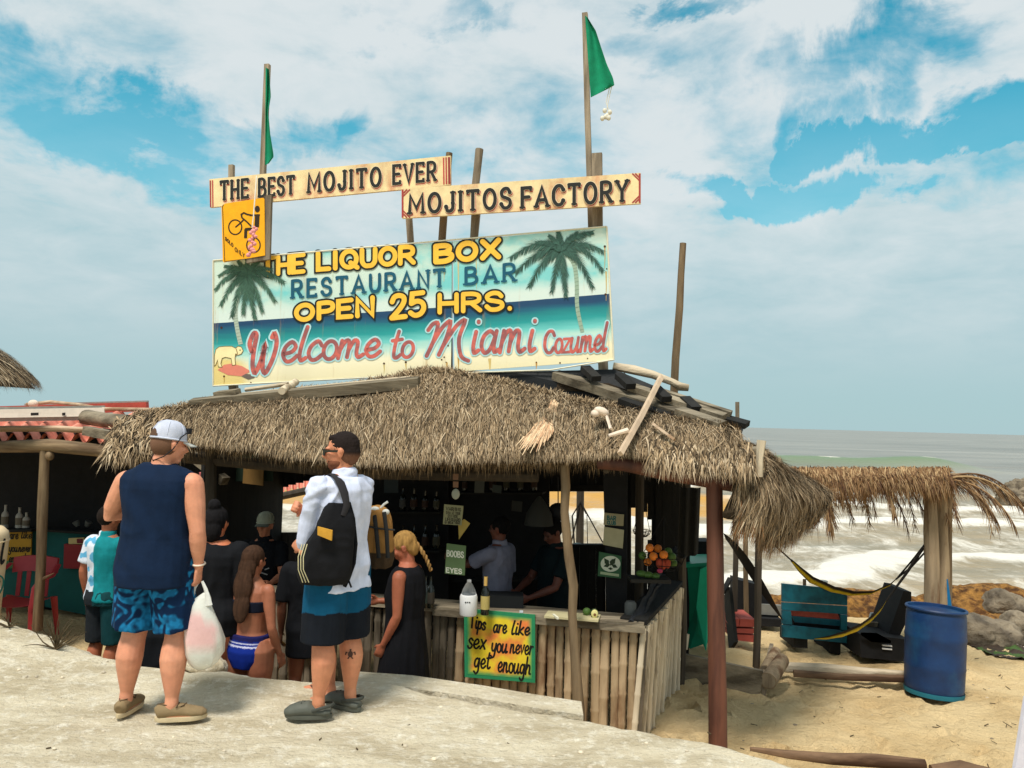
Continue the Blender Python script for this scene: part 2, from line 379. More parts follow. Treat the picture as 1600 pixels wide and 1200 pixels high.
GL = {
 'A': (.8, [('l', [(0, 0), (.4, 1), (.8, 0)]), ('l', [(.14, .32), (.66, .32)])]),
 'B': (.66, [('l', [(0, 0), (0, 1)]), ('c', [(0, 1), (.35, 1), (.56, .88), (.54, .64), (.33, .53), (0, .53)]), ('c', [(0, .53), (.4, .52), (.65, .38), (.64, .14), (.4, 0), (0, 0)])]),
 'C': (.68, [('c', [(.68, .78), (.52, .97), (.25, .97), (.04, .75), (0, .5), (.04, .25), (.25, .03), (.52, .03), (.68, .22)])]),
 'D': (.7, [('l', [(0, 0), (0, 1)]), ('c', [(0, 1), (.35, 1), (.65, .8), (.7, .5), (.65, .2), (.35, 0), (0, 0)])]),
 'E': (.58, [('l', [(.58, 1), (0, 1), (0, 0), (.58, 0)]), ('l', [(0, .52), (.48, .52)])]),
 'F': (.56, [('l', [(.58, 1), (0, 1), (0, 0)]), ('l', [(0, .52), (.46, .52)])]),
 'G': (.7, [('c', [(.68, .78), (.52, .97), (.25, .97), (.04, .75), (0, .5), (.04, .25), (.25, .03), (.52, .03), (.68, .2), (.68, .42)]), ('l', [(.68, .44), (.42, .44)])]),
 'H': (.66, [('l', [(0, 0), (0, 1)]), ('l', [(.66, 0), (.66, 1)]), ('l', [(0, .5), (.66, .5)])]),
 'I': (.12, [('l', [(.06, 0), (.06, 1)])]),
 'J': (.5, [('l', [(.46, 1), (.46, .4)]), ('c', [(.46, .42), (.45, .15), (.3, 0), (.1, .02), (0, .24)])]),
 'K': (.64, [('l', [(0, 0), (0, 1)]), ('l', [(.6, 1), (.03, .42)]), ('l', [(.2, .6), (.64, 0)])]),
 'L': (.54, [('l', [(0, 1), (0, 0), (.54, 0)])]),
 'M': (.9, [('l', [(0, 0), (.04, 1), (.45, .25), (.86, 1), (.9, 0)])]),
 'N': (.68, [('l', [(0, 0), (0, 1), (.68, 0), (.68, 1)])]),
 'O': (.74, _o(.74)), 'Q': (.76, _o(.74) + [('l', [(.45, .27), (.78, -.05)])]),
 'P': (.6, [('l', [(0, 0), (0, 1)]), ('c', [(0, 1), (.38, 1), (.6, .88), (.6, .58), (.38, .45), (0, .45)])]),
 'R': (.66, [('l', [(0, 0), (0, 1)]), ('c', [(0, 1), (.38, 1), (.6, .88), (.6, .6), (.38, .48), (0, .48)]), ('l', [(.3, .47), (.66, 0)])]),
 'S': (.6, [('c', [(.57, .8), (.44, .98), (.2, .99), (.02, .82), (.08, .6), (.32, .51), (.56, .4), (.6, .17), (.42, 0), (.16, .01), (0, .2)])]),
 'T': (.72, [('l', [(0, 1), (.72, 1)]), ('l', [(.36, 1), (.36, 0)])]),
 'U': (.66, [('c', [(0, 1), (0, .6), (.02, .25), (.16, .03), (.33, 0), (.5, .03), (.64, .25), (.66, .6), (.66, 1)])]),
 'V': (.72, [('l', [(0, 1), (.36, 0), (.72, 1)])]),
 'W': (1.0, [('l', [(0, 1), (.25, 0), (.5, .8), (.75, 0), (1, 1)])]),
 'X': (.68, [('l', [(0, 0), (.68, 1)]), ('l', [(0, 1), (.68, 0)])]),
 'Y': (.72, [('l', [(0, 1), (.36, .48), (.72, 1)]), ('l', [(.36, .48), (.36, 0)])]),
 '2': (.6, [('c', [(.02, .74), (.12, .94), (.32, 1), (.54, .9), (.55, .66), (.35, .36), (0, 0)]), ('l', [(0, 0), (.62, 0)])]),
 '5': (.6, [('l', [(.56, 1), (.08, 1), (.04, .56)]), ('c', [(.04, .56), (.3, .64), (.54, .53), (.6, .28), (.46, .05), (.2, 0), (0, .14)])]),
 '.': (.08, [('l', [(.04, 0), (.04, .02)])]), ' ': (.42, []), '/': (.3, [('l', [(0, -.1), (.3, 1.1)])]),
 'a': (.56, [('c', [(.44, .44), (.26, .55), (.06, .42), (.01, .18), (.14, 0), (.32, .1), (.45, .42)]), ('c', [(.48, .55), (.43, .2), (.47, .02), (.62, .08)])]),
 'c': (.46, [('c', [(.44, .42), (.3, .56), (.09, .42), (.02, .2), (.13, .01), (.3, .01), (.48, .14)])]),
 'e': (.48, [('c', [(.05, .22), (.3, .27), (.42, .42), (.28, .56), (.08, .42), (.02, .2), (.14, .01), (.32, .01), (.5, .15)])]),
 'g': (.54, [('c', [(.44, .44), (.26, .55), (.06, .42), (.01, .18), (.14, .02), (.32, .12), (.45, .42)]), ('c', [(.48, .55), (.45, .1), (.4, -.24), (.2, -.38), (0, -.26)])]),
 'h': (.52, [('l', [(.1, 1), (.0, 0)]), ('c', [(.03, .25), (.22, .52), (.4, .5), (.42, .3), (.4, .06), (.54, .04)])]),
 'i': (.22, [('c', [(.1, .54), (.05, .2), (.1, .01), (.24, .07)]), ('l', [(.15, .78), (.15, .8)])]),
 'k': (.5, [('l', [(.1, 1), (.0, 0)]), ('l', [(.44, .54), (.06, .24), (.46, 0)])]),
 'l': (.26, [('c', [(.2, 1), (.1, .6), (.04, .2), (.1, .0), (.26, .07)])]),
 'm': (.84, [('l', [(.07, .55), (0, 0)]), ('c', [(.03, .25), (.18, .53), (.32, .5), (.3, .02)]), ('c', [(.31, .22), (.46, .53), (.6, .5), (.6, .15), (.68, 0), (.84, .08)])]),
 'n': (.56, [('l', [(.07, .55), (0, 0)]), ('c', [(.03, .25), (.2, .53), (.36, .5), (.35, .15), (.42, 0), (.56, .08)])]),
 'o': (.46, [('o', [(.22 + math.cos(6.2832 * k / 10) * .22, .27 + math.sin(6.2832 * k / 10) * .28) for k in range(10)])]),
 'p': (.5, [('l', [(.07, .54), (-.04, -.4)]), ('c', [(.04, .3), (.22, .55), (.42, .46), (.44, .2), (.28, 0), (.03, .06)])]),
 'r': (.38, [('l', [(.07, .55), (0, 0)]), ('c', [(.03, .25), (.16, .5), (.36, .52)])]),
 's': (.38, [('c', [(.38, .46), (.22, .57), (.06, .44), (.18, .3), (.34, .18), (.28, .02), (.1, -.02), (-.02, .1)])]),
 't': (.36, [('c', [(.22, .95), (.13, .5), (.12, .08), (.24, 0), (.38, .1)]), ('l', [(0, .62), (.38, .66)])]),
 'u': (.6, [('c', [(.05, .54), (0, .2), (.1, 0), (.28, .06), (.42, .3)]), ('c', [(.46, .55), (.42, .18), (.48, 0), (.62, .08)])]),
 'v': (.42, [('l', [(0, .55), (.16, 0), (.42, .58)])]),
 'x': (.44, [('l', [(0, 0), (.44, .55)]), ('l', [(.04, .55), (.4, 0)])]),
 'y': (.52, [('c', [(.04, .54), (.02, .22), (.12, .06), (.3, .1), (.44, .3)]), ('c', [(.48, .55), (.4, .0), (.3, -.3), (.1, -.38), (-.04, -.26)])]),
 'z': (.44, [('l', [(.02, .53), (.42, .53), (0, 0), (.44, .01)])]),
 'Ws': (1.0, [('c', [(.04, .55), (-.06, .75), (.05, 1.0), (.16, .95), (.12, .6), (.12, .2), (.24, .0), (.42, .35), (.5, .72), (.47, .4), (.5, .08), (.62, 0), (.82, .35), (.9, .75), (.8, 1.0), (.72, .9)])]),
 'Ms': (1.15, [('c', [(-.02, .72), (.08, .9), (.2, .9), (.16, .45), (.04, .0)]), ('c', [(.12, .3), (.32, .8), (.5, .98), (.46, .5), (.34, .03)]), ('c', [(.42, .3), (.66, .85), (.86, 1.02), (.78, .5), (.9, .0), (1.1, -.14)])]),
}
def text(mb, plane, txt, p0, p1, h0, h1, wd, off, c=None, gap=.2, serif=0, slant=0, dx=0, dy=0, scale_w=1.0):
    """lettering painted on a plane: baseline p0 -> p1 in photo pixels, capital heights h0 and h1"""
    toks = []
    i = 0
    while i < len(txt):
        if txt[i] == '~': toks.append(txt[i + 1] + 's'); i += 2
        else: toks.append(txt[i]); i += 1
    adv = sum(GL[k][0] for k in toks) + gap * (len(toks) - 1); x = 0; kk = 0
    for tk in toks:
        gw, st = GL[tk]
        def mp(q):
            t = (x + q[0] + slant * q[1]) / adv; hh = h0 + (h1 - h0) * t
            return (p0[0] + (p1[0] - p0[0]) * t, p0[1] + (p1[1] - p0[1]) * t - q[1] * hh)
        for (ty, pts) in st:
            pp = pts if ty == 'l' else catmull(pts, 4, ty == 'o')
            ribbon(mb, plane, [mp(q) for q in pp], wd, off + kk * .00012, closed=(ty == 'o'), c=c, dx=dx, dy=dy, cap=(ty != 'o'))
            kk += 1
            if serif:
                ends = [pts[0], pts[-1]] if ty != 'o' else []
                for e in ends:
                    if ty == 'l' and (abs(e[1]) < .02 or abs(e[1] - 1) < .02):
                        if e == (0, 1) and tk in 'BDPR' or (tk in 'T' and abs(e[1] - 1) < .02 and e[0] not in (0, .72)): continue
                        if tk in 'EFLT' and (e[0] >= .5 or (tk == 'T' and e[0] == 0)):   # vertical tick on arm ends
                            sg = -1 if e[1] > .5 else 1
                            ribbon(mb, plane, [mp(e), mp((e[0], e[1] + sg * .17))], wd * .75, off + kk * .00012, c=c, dx=dx, dy=dy, cap=False); kk += 1; continue
                        s_ = serif
                        ribbon(mb, plane, [mp((e[0] - s_, e[1])), mp((e[0] + s_, e[1]))], wd * .55, off + kk * .00012, c=c, dx=dx, dy=dy, cap=False); kk += 1
                    elif ty == 'c' and tk in 'CSJG':
                        q = mp(e); disc(mb, plane, q[0] + dx, q[1] + dy, wd * .62, off + kk * .00012, c); kk += 1
        x += gw + gap
    return kk * .00012
# ================================================================ SETTING
def interp(x, tab):
    if x <= tab[0][0]: return tab[0][1]
    for (a, b), (c, d) in zip(tab, tab[1:]):
        if x <= c: return b + (d - b) * (x - a) / (c - a)
    return tab[-1][1]
def sst(a, b, x):
    t = max(0, min(1, (x - a) / (b - a))); return t * t * (3 - 2 * t)
def fbm(x, y, z=0, o=4):
    s_, a, f = 0, 1, 1
    for _ in range(o): s_ += a * mn.noise(V((x * f, y * f, z + 7 * f))); a *= .5; f *= 2.1
    return s_
EDGE = [(-9, 8.2), (-4.4, 6.9), (-3.6, 6.45), (-2.9, 6.05), (-2.2, 5.83), (-.91, 5.72), (-.22, 5.45), (.46, 5.16), (.82, 5.0), (1.26, 4.78), (1.83, 4.38), (2.3, 3.6), (2.6, 2.6), (2.7, 1.0), (2.7, -6)]
def edge_y(x): return interp(x, EDGE[:12])
def rock_inside(x, y):             # signed, positive inside the rock slab
    if x < 2.3: return min(edge_y(x) - y, 9) * .9
    ex = interp(-y, [(-3.6, 2.3), (-2.6, 2.6), (-1, 2.7), (6, 2.7)]); return ex - x
def sand_z(x, y):
    z = -.74 + .10 * sst(-1, -2.6, x) + .12 * sst(-5, -8, x)
    z += .16 * sst(6.4, 5.4, y) * sst(0, 1.5, x)
    z -= .10 * sst(7, 8.6, y) * sst(1.5, 3, x)
    z -= .85 * sst(11.2, 15.5, y)
    z -= 2.5 * sst(16, 26, y)
    z += .035 * fbm(x * .8, y * .8) + .018 * fbm(x * 3, y * 3, 3)
    return z
m = bpy.data.materials.new('sand'); m.use_nodes = True; MATS['sand'] = m
def ground_mat(m, base, second, third, sp, bumps, rough=.95, speck=(.62, .7), st=(1, 1, 1)):
    t = m.node_tree; n = t.nodes; l = t.links; b = n['Principled BSDF']; b.inputs['Roughness'].default_value = rough; b.inputs['Specular IOR Level'].default_value = .15
    tcn = n.new('ShaderNodeTexCoord')
    def nz(sc, det=8, r_=.6, s=(1, 1, 1)):
        mp = n.new('ShaderNodeMapping'); mp.inputs['Scale'].default_value = s; l.new(tcn.outputs['Object'], mp.inputs[0])
        x = n.new('ShaderNodeTexNoise'); x.inputs['Scale'].default_value = sc; x.inputs['Detail'].default_value = det; x.inputs['Roughness'].default_value = r_; l.new(mp.outputs[0], x.inputs['Vector']); return x.outputs['Fac']
    def mrn(f, a, c, o1=0, o2=1):
        x = n.new('ShaderNodeMapRange'); l.new(f, x.inputs[0]); x.inputs[1].default_value = a; x.inputs[2].default_value = c; x.inputs[3].default_value = o1; x.inputs[4].default_value = o2; return x.outputs[0]
    def mix(f, a, c):
        x = n.new('ShaderNodeMix'); x.data_type = 'RGBA'; l.new(f, x.inputs[0])
        for k, q in ((6, a), (7, c)):
            if isinstance(q, tuple): x.inputs[k].default_value = (*q, 1)
            else: l.new(q, x.inputs[k])
        return x.outputs[2]
    c = mix(mrn(nz(sp[0], s=st), .4, .62), base, second)
    c = mix(mrn(nz(sp[1], 10, .75), speck[0], speck[1]), c, third)
    c = mix(mrn(nz(sp[2], 3, .8), .35, .7, .0, .5), c, tuple(x * .8 for x in base))
    l.new(c, b.inputs['Base Color'])
    prev = None
    for (sc, dist, s) in bumps:
        bp = n.new('ShaderNodeBump'); bp.inputs['Strength'].default_value = 1; bp.inputs['Distance'].default_value = dist
        l.new(nz(sc, 8, .62, s), bp.inputs['Height'])
        if prev is not None: l.new(prev, bp.inputs['Normal'])
        prev = bp.outputs[0]
    l.new(prev, b.inputs['Normal'])
ground_mat(m, rgb(230, 202, 154, .97), rgb(212, 180, 130, .93), rgb(120, 90, 55), (1.3, 9, 60), [(5, .07, (1, 1, 1)), (14, .05, (1, 1, 1)), (45, .012, (1, 1, 1)), (120, .004, (1, 1, 1))], speck=(.64, .72))
m = bpy.data.materials.new('rock_slab'); m.use_nodes = True; MATS['rock_slab'] = m
ground_mat(m, rgb(222, 209, 182, .97), rgb(190, 174, 144, .92), rgb(240, 232, 214, .98), (2.2, 11, 70), [(3, .03, (1, 1, 1)), (12, .03, (1, 1.8, 1)), (40, .014, (1, 1, 1)), (130, .005, (1, 1, 1))], speck=(.5, .66), st=(.5, 1.6, 1))

# ground sheet (sand, falls under the sea)
g = MB()
xs = [-300, -120, -50, -24, -14] + [-9 + .085 * i for i in range(int(19 / .085))] + [10.4, 11.5, 13, 16, 24, 50, 120, 300]
ys = [-60, -20, -6, 0, 2.5, 3.6] + [4.2 + .08 * i for i in range(int(9.6 / .08))] + [14.2, 15, 16, 18, 22, 30, 60]
DENT = [(ru(1.2, 9), ru(5, 11.3), ru(.05, .14), ru(.02, .055)) for _ in range(620)] + [(ru(-8, 1), ru(6, 9), ru(.05, .12), ru(.01, .03)) for _ in range(120)]
cell = {}
for d in DENT:
    for i in (-1, 0, 1):
        for j in (-1, 0, 1): cell.setdefault((int(d[0] // .4) + i, int(d[1] // .4) + j), []).append(d)
for y in ys:
    for x in xs:
        z = sand_z(x, y)
        for (dx_, dy_, r_, h_) in cell.get((int(x // .4), int(y // .4)), ()):
            q = math.hypot(x - dx_, y - dy_) / r_
            if q < 2: z += h_ * (-math.exp(-q * q * 2.2) + .55 * math.exp(-(q - 1.25) ** 2 * 9))
        if y < 4.2 and x < 2.2: z -= .3
        g.v.append(V((x, y, z))); g.c.append((1, 1, 1))
nx = len(xs)
for j in range(len(ys) - 1):
    for i in range(nx - 1):
        a = j * nx + i; g.f.append((a, a + 1, a + nx + 1, a + nx)); g.mi.append(0)
tag(g.build('ground', 'sand', origin=V((0, 0, 0))), 'pale sand of the beach with footprints and small dents', kind='structure')

# rock slab in front: a sheet whose rim drops to the sand
g = MB(); nu, nv = 250, 120
def rock_top(x, y, k):
    z = .026 * fbm(x * .7, y * .7, 11) + .014 * fbm(x * 3.2, y * 4, 5) - .012 * max(0, fbm(x * 7, y * 9, 21) - .15)
    z += .10 * sst(-2.4, -4.6, x) * sst(4.6, 6.4, y) + .03 * sst(.9, 0, k) * (1 if k > 0 else 0)
    return z
for j in range(nv + 1):
    v = j / nv
    for i in range(nu + 1):
        x = -9 + i / nu * 11.3
        ye = edge_y(x) + .05 * fbm(x * 1.7, 3, 2) + .025 * fbm(x * 9, 5, 2)
        if v < .82:
            t = v / .82; y = -6 + (ye + 6) * (1 - (1 - t) ** 2.2); k = ye - y; z = rock_top(x, y, k)
            z -= .05 * sst(.12, 0, k)
            z -= sst(1.5, 2.3, x) * .25 * sst(1.2, 0, k)
        else:
            t = (v - .82) / .18; y = ye + .02 + .10 * t + .05 * fbm(x * 5, t * 4, 8) * t
            z = rock_top(x, ye, 0) - .05 - sst(1.5, 2.3, x) * .25 - t * .95 + .0
        g.v.append(V((x, y, z))); g.c.append((1, 1, 1))
for j in range(nv):
    for i in range(nu):
        a = j * (nu + 1) + i; g.f.append((a, a + 1, a + nu + 2, a + nu + 1)); g.mi.append(0)
tag(g.build('rock_ground', 'rock_slab', origin=V((0, 0, 0))), 'pale weathered limestone slab with a broken rim above the sand', kind='structure')

# ledge of concrete between the slab and the bar
g = MB()
bot = [(556, 1062), (640, 1066), (750, 1080), (830, 1093), (905, 1108), (912, 1128)]
topp = []
zl = .0
pa = [atz(556, 1056, -.02), atz(640, 1062, -.02), atz(750, 1078, -.02), atz(830, 1092, -.02), atz(908, 1104, -.02)]
A = [p + V((0, -.16, 0)) for p in pa]; B = [p + V((.01, .10, 0)) for p in pa]
rs = []
for a, b in zip(A, B): rs.append([a, b, b - V((0, 0, .6)), a - V((0, 0, .6))])
g.rings(rs)
tag(g.build('concrete_ledge', 'rock_slab', smooth=False), 'low pale concrete edging between the rock and the bamboo counter', 'ledge')

# sea
def seam():
    m = bpy.data.materials.new('sea_water'); m.use_nodes = True; t = m.node_tree; n = t.nodes; l = t.links; b = n['Principled BSDF']
    tcn = n.new('ShaderNodeTexCoord'); sp = n.new('ShaderNodeSeparateXYZ'); l.new(tcn.outputs['Object'], sp.inputs[0])
    def nz(sc, s, det=8, r_=.6, di=0):
        mp = n.new('ShaderNodeMapping'); mp.inputs['Scale'].default_value = s; l.new(tcn.outputs['Object'], mp.inputs[0])
        x = n.new('ShaderNodeTexNoise'); x.inputs['Scale'].default_value = sc; x.inputs['Detail'].default_value = det; x.inputs['Roughness'].default_value = r_; x.inputs['Distortion'].default_value = di
        l.new(mp.outputs[0], x.inputs['Vector']); return x.outputs['Fac']
    def mrn(f, a, c, o1=0, o2=1, ty='LINEAR'):
        x = n.new('ShaderNodeMapRange'); x.interpolation_type = ty; l.new(f, x.inputs[0])
        for k, q in zip((1, 2, 3, 4), (a, c, o1, o2)): x.inputs[k].default_value = q
        return x.outputs[0]
    def mt(op, a, b_):
        x = n.new('ShaderNodeMath'); x.operation = op
        for k, q in ((0, a), (1, b_)):
            if isinstance(q, (int, float)): x.inputs[k].default_value = q
            else: l.new(q, x.inputs[k])
        return x.outputs[0]
    def mix(f, a, c):
        x = n.new('ShaderNodeMix'); x.data_type = 'RGBA'; l.new(f, x.inputs[0])
        for k, q in ((6, a), (7, c)):
            if isinstance(q, tuple): x.inputs[k].default_value = (*q, 1)
            else: l.new(q, x.inputs[k])
        return x.outputs[2]
    at_ = n.new('ShaderNodeAttribute'); at_.attribute_name = 'Col'; sc = n.new('ShaderNodeSeparateColor'); l.new(at_.outputs['Color'], sc.inputs[0])
    foam = nz(1.0, (.5, .22, 1), 10, .72, .6); foam2 = nz(2.6, (.6, .35, 1), 10, .75, 1.2)
    f = mt('ADD', mt('MULTIPLY', foam, .6), mt('MULTIPLY', foam2, .4))
    f = mt('ADD', f, mt('SUBTRACT', mt('MULTIPLY', sc.outputs[0], .55), .42))
    fm = mrn(f, .42, .62, 0, 1, 'SMOOTHSTEP')
    water = mix(mrn(nz(.25, (.3, 1.2, 1), 6), .35, .65), rgb(142, 134, 114, .82), rgb(172, 152, 120, .82))
    far = mix(mrn(nz(.05, (.25, 1.6, 1), 8, .65), .35, .65), rgb(128, 126, 118, .8), rgb(160, 156, 146, .85))
    c = mix(mrn(sp.outputs[1], 38, 62), water, far)
    c = mix(mrn(sc.outputs[1], 0, 1), c, rgb(120, 140, 105, .8))
    c = mix(fm, c, rgb(232, 226, 214, .84))
    c = mix(sc.outputs[2], c, rgb(196, 150, 82, .9))
    l.new(c, b.inputs['Base Color']); l.new(mrn(fm, 0, 1, .35, .9), b.inputs['Roughness'])
    b.inputs['IOR'].default_value = 1.33; b.inputs['Specular IOR Level'].default_value = .3
    prev = None
    for (q, di) in ((nz(1.4, (.5, 1, 1), 8, .65), .25), (nz(.16, (.35, 1, 1), 8, .65), 1.2)):
        bp = n.new('ShaderNodeBump'); bp.inputs['Distance'].default_value = di; bp.inputs['Strength'].default_value = .5; l.new(q, bp.inputs['Height'])
        if prev is not None: l.new(prev, bp.inputs['Normal'])
        prev = bp.outputs[0]
    l.new(prev, b.inputs['Normal']); MATS['sea_water'] = m
seam()
g = MB(); rows = []; y = 13.0
while y < 9000: rows.append(y); y *= 1.0085 if y < 90 else (1.05 if y < 600 else 1.35)
cols = 230
SEA = -1.62
for y in rows:
    for i in range(cols + 1):
        a = -1.35 + 2.7 * i / cols; x = a * max(y, 18) * 1.0
        near = sst(14.5, 18, y) * sst(60, 44, y)
        wob = 1.8 * fbm(x * .05, y * .04, 4) * 3
        ph = (y + wob) * .95
        cr = max(0, math.sin(ph)) ** 6
        z = near * (.34 * cr * (.5 + .5 * mn.noise(V((x * .12, y * .06, 3)))) + .10 * fbm(x * .5, y * .9, 2)) + .12 * sst(40, 90, y) * sst(2000, 300, y) * fbm(x * .06, y * .25, 9) * 1.6
        foam = sst(63, 36, y + 9 * fbm(x * .06, y * .03, 6)) * (.72 + .6 * cr) - .25 * sst(16, 13.5, y)
        green = 0; sarg = 0
        # one swell standing up beyond the surf
        yw = 74 + 3 * mn.noise(V((x * .05, 0, 0))); k = (y - yw) / 3.0
        ext = sst(14, 24, x) * sst(47, 38, x)
        if abs(k) < 4 and ext > 0:
            hgt = ext * (1.05 + .3 * mn.noise(V((x * .12, 5, 0))))
            prof = math.exp(-k * k * (1.2 if k < 0 else .35)); z += hgt * prof; green = ext * prof * (1 if k < .2 else .3)
            foam += ext * sst(.55, 0, abs(k - .05)) * sst(-.15, .35, mn.noise(V((x * .22, 2, 1)))) * 1.3
        if 25 < y < 60:
            q = 36 + 1.5 * fbm(x * .1, 1, 1); sarg = sst(6.5, 4.0, abs(y - q)) * sst(11.5, 9.5, x) * sst(-.5, .1, fbm(x * .5, y * .3, 8) + .3)
        g.v.append(V((x, y, SEA + z))); g.c.append((max(0, foam), green, sarg))
for j in range(len(rows) - 1):
    for i in range(cols):
        a = j * (cols + 1) + i; g.f.append((a, a + 1, a + cols + 2, a + cols + 1)); g.mi.append(0)
tag(g.build('sea', 'sea_water', origin=V((0, 0, 0))), 'grey green sea with white breaking surf along the beach', kind='structure')

# ================================================================ THATCH
def blades(mb, P, n, L, wd, down, jit=.25, lift=.02, cols_=None, vmin=0, vmax=1, nrm=None, droop=0.0, depthsort=0):
    """straws lying on the surface P(u,v) (v=0 top, v=1 eave), pointing down the slope"""
    for _ in range(n):
        u, v = rnd(), vmin + (vmax - vmin) * rnd()
        p = V(P(u, v)); e = .01
        dv = (V(P(u, min(1, v + e))) - V(P(u, min(1, v + e) - e))) / e
        du = (V(P(min(1, u + e), v)) - V(P(min(1, u + e) - e, v))) / e
        nn = du.cross(dv).normalized()
        if nn.dot(nrm if nrm is not None else V((0, -.6, 1))) < 0: nn = -nn
        dd = dv.normalized(); sd_ = dd.cross(nn)
        d = (dd + sd_ * random.gauss(0, jit) + nn * random.gauss(0, .05)).normalized()
        l = L * ru(.55, 1.25); w_ = wd * ru(.6, 1.4); s_ = d.cross(nn).normalized()
        h0 = ru(0.005, lift + .01); p0 = p + nn * (h0 - .01) - d * l * .35; p1 = p0 + d * l * .55 + nn * ru(.2, 1) * lift; p2 = p0 + d * l + nn * ru(-.3, 1.2) * lift + V((0, 0, -1)) * droop * ru(.3, 1) * l
        c = random.choice(cols_); k = ru(.72, 1.22); c = (c[0] * k, c[1] * k, c[2] * k)
        mb.add([p0 - s_ * w_ * .5, p0 + s_ * w_ * .5, p1 + s_ * w_ * .42, p1 - s_ * w_ * .42, p2], [(0, 1, 2, 3), (3, 2, 4)], c)
STRAW = [rgb(62, 52, 40), rgb(162, 138, 108), rgb(146, 124, 96), rgb(130, 110, 84), rgb(174, 152, 122), rgb(110, 92, 70), rgb(86, 72, 56), rgb(186, 166, 138)]  # darkest tone paints the shaded gaps among the straws
DSTRAW = [rgb(70, 58, 44), rgb(52, 44, 34), rgb(90, 74, 54)]
def poly3(tab):                    # (px, py, Y) table -> world polyline by px
    pts = [(t[0], V(at(*t))) for t in tab]
    def f(u):
        x = pts[0][0] + (pts[-1][0] - pts[0][0]) * u
        for (a, p), (b, q) in zip(pts, pts[1:]):
            if x <= b + 1e-6:
                t = (x - a) / (b - a); return p.lerp(q, t)
        return pts[-1][1]
    return f
TOP = poly3([(212, 652, 7.55), (300, 636, 7.6), (420, 622, 7.6), (560, 606, 7.5), (660, 583, 7.42), (700, 583, 7.35), (780, 601, 7.15), (870, 622, 6.98), (960, 642, 6.82), (1040, 655, 6.65), (1100, 675, 6.5), (1150, 696, 6.35)])
EAVE = poly3([(172, 698, 7.1), (235, 684, 7.05), (300, 676, 6.98), (340, 678, 6.9), (400, 686, 6.8), (470, 698, 6.68), (540, 706, 6.58), (620, 708, 6.48), (700, 706, 6.4), (780, 701, 6.3), (860, 696, 6.23), (950, 691, 6.14), (1040, 692, 6.05), (1110, 693, 6.0), (1160, 692, 6.0)])
def roofP(u, v):
    a, b = TOP(u), EAVE(u); p = a.lerp(b, v)
    p.z += .10 * math.sin(math.pi * min(1, v * 1.0)) * .8 + .035 * fbm(u * 9, v * 2.5, 1) - .05 * v ** 6
    return p

BAR_O = V((-.9, 7.2, -.74))
bar = thing('beach_bar', BAR_O, 'thatched beach bar with a bamboo counter and tall painted signs on its roof', 'bar')
th = MB()
blades(th, roofP, 62000, .15, .0048, 1, .13, .012, STRAW, 0, 1)
blades(th, roofP, 3000, .20, .005, 1, .4, .03, STRAW, .1, 1)
blades(th, roofP, 7000, .12, .007, 1, .30, .01, STRAW, .92, 1.0, droop=.3)
blades(th, lambda u, v: roofP(u, .985) + V((0, .02 + .10 * v, -.05 * v - .012)), 6500, .13, .008, 1, .28, .01, DSTRAW + STRAW[:3], 0, 1, droop=.9)
# tuft along the cut top edge
blades(th, lambda u, v: roofP(u, .03 - .03 * v) + V((0, .0, .03 * v)), 4500, .07, .007, 1, .9, .03, STRAW, 0, 1)
# a pale loose bundle
bt, bb = [(868, 628), (862, 640), (850, 655)], [(800, 705), (830, 706), (862, 680)]
for k in range(420):
    t = rnd(); a = V((868 + random.gauss(0, 2), 627 + random.gauss(0, 2))); b_ = V((802 + 62 * t + random.gauss(0, 5), 706 - 22 * t * t + random.gauss(0, 4)))
    s0 = ru(0, .75); e0 = min(1, s0 + ru(.15, .3)); q = a.lerp(b_, s0); q2 = a.lerp(b_, e0)
    Yq = lambda y: 6.80 - (y - 622) / 100 * .72
    p, p2 = at(q.x, q.y, Yq(q.y) - .075 - ru(0, .03)), at(q2.x, q2.y, Yq(q2.y) - .075 - ru(0, .03)); d = (p2 - p).normalized(); s_ = d.cross(V((0, -.6, 1))).normalized() * .005
    c = random.choice([rgb(206, 172, 136), rgb(190, 150, 116), rgb(216, 188, 152)])
    th.add([p - s_, p + s_, p2 + s_ * .4, p2 - s_ * .4], [(0, 1, 2, 3)], c)
# ragged left corner
def cornL(u, v):
    a = at(190 + 110 * u, 652 - 12 * u, 7.45); b = at(172 + 122 * u, 712 - 16 * u, 7.0); return a.lerp(b, v) + V((0, -.02, 0))
blades(th, cornL, 1500, .30, .013, 1, .45, .05, STRAW, .2, 1, droop=.25)
# right flank of the roof, drooping to the sea side
FT = poly3([(1120, 690, 6.35), (1165, 702, 6.5), (1200, 722, 6.9), (1235, 752, 7.6), (1258, 775, 8.2)])
FB = poly3([(1152, 800, 5.95), (1180, 815, 6.0), (1210, 838, 6.2), (1245, 826, 6.7), (1276, 806, 7.4)])
def flankP(u, v):
    a, b = FT(u), FB(u); p = a.lerp(b, v); p += V((.16, -.03, .10)) * math.sin(math.pi * v) + V((.03, 0, .02)) * fbm(u * 7, v * 3, 4); return p
blades(th, flankP, 9000, .30, .011, 1, .16, .03, STRAW, 0, .97, nrm=V((1, -.4, .6)), droop=.05)
blades(th, lambda u, v: flankP(u, .9 + .1 * v), 2600, .22, .011, 1, .2, .02, [rgb(150, 104, 66), rgb(120, 78, 48)] + STRAW[:5], 0, 1, nrm=V((1, -.4, .6)), droop=.5)
def lip(u, v):                      # straws hanging over the beam at the corner
    return at(1010 + 165 * u, 690 + 8 * u + 36 * v, 6.05 - .12 * v)
blades(th, lip, 1500, .18, .010, 1, .3, .03, STRAW, .2, 1, droop=.3)
def lip2(u, v): return at(1150 + 45 * u, 716 + 24 * u + (62 - 10 * u) * v, 6.02 + .1 * u - .05 * v)
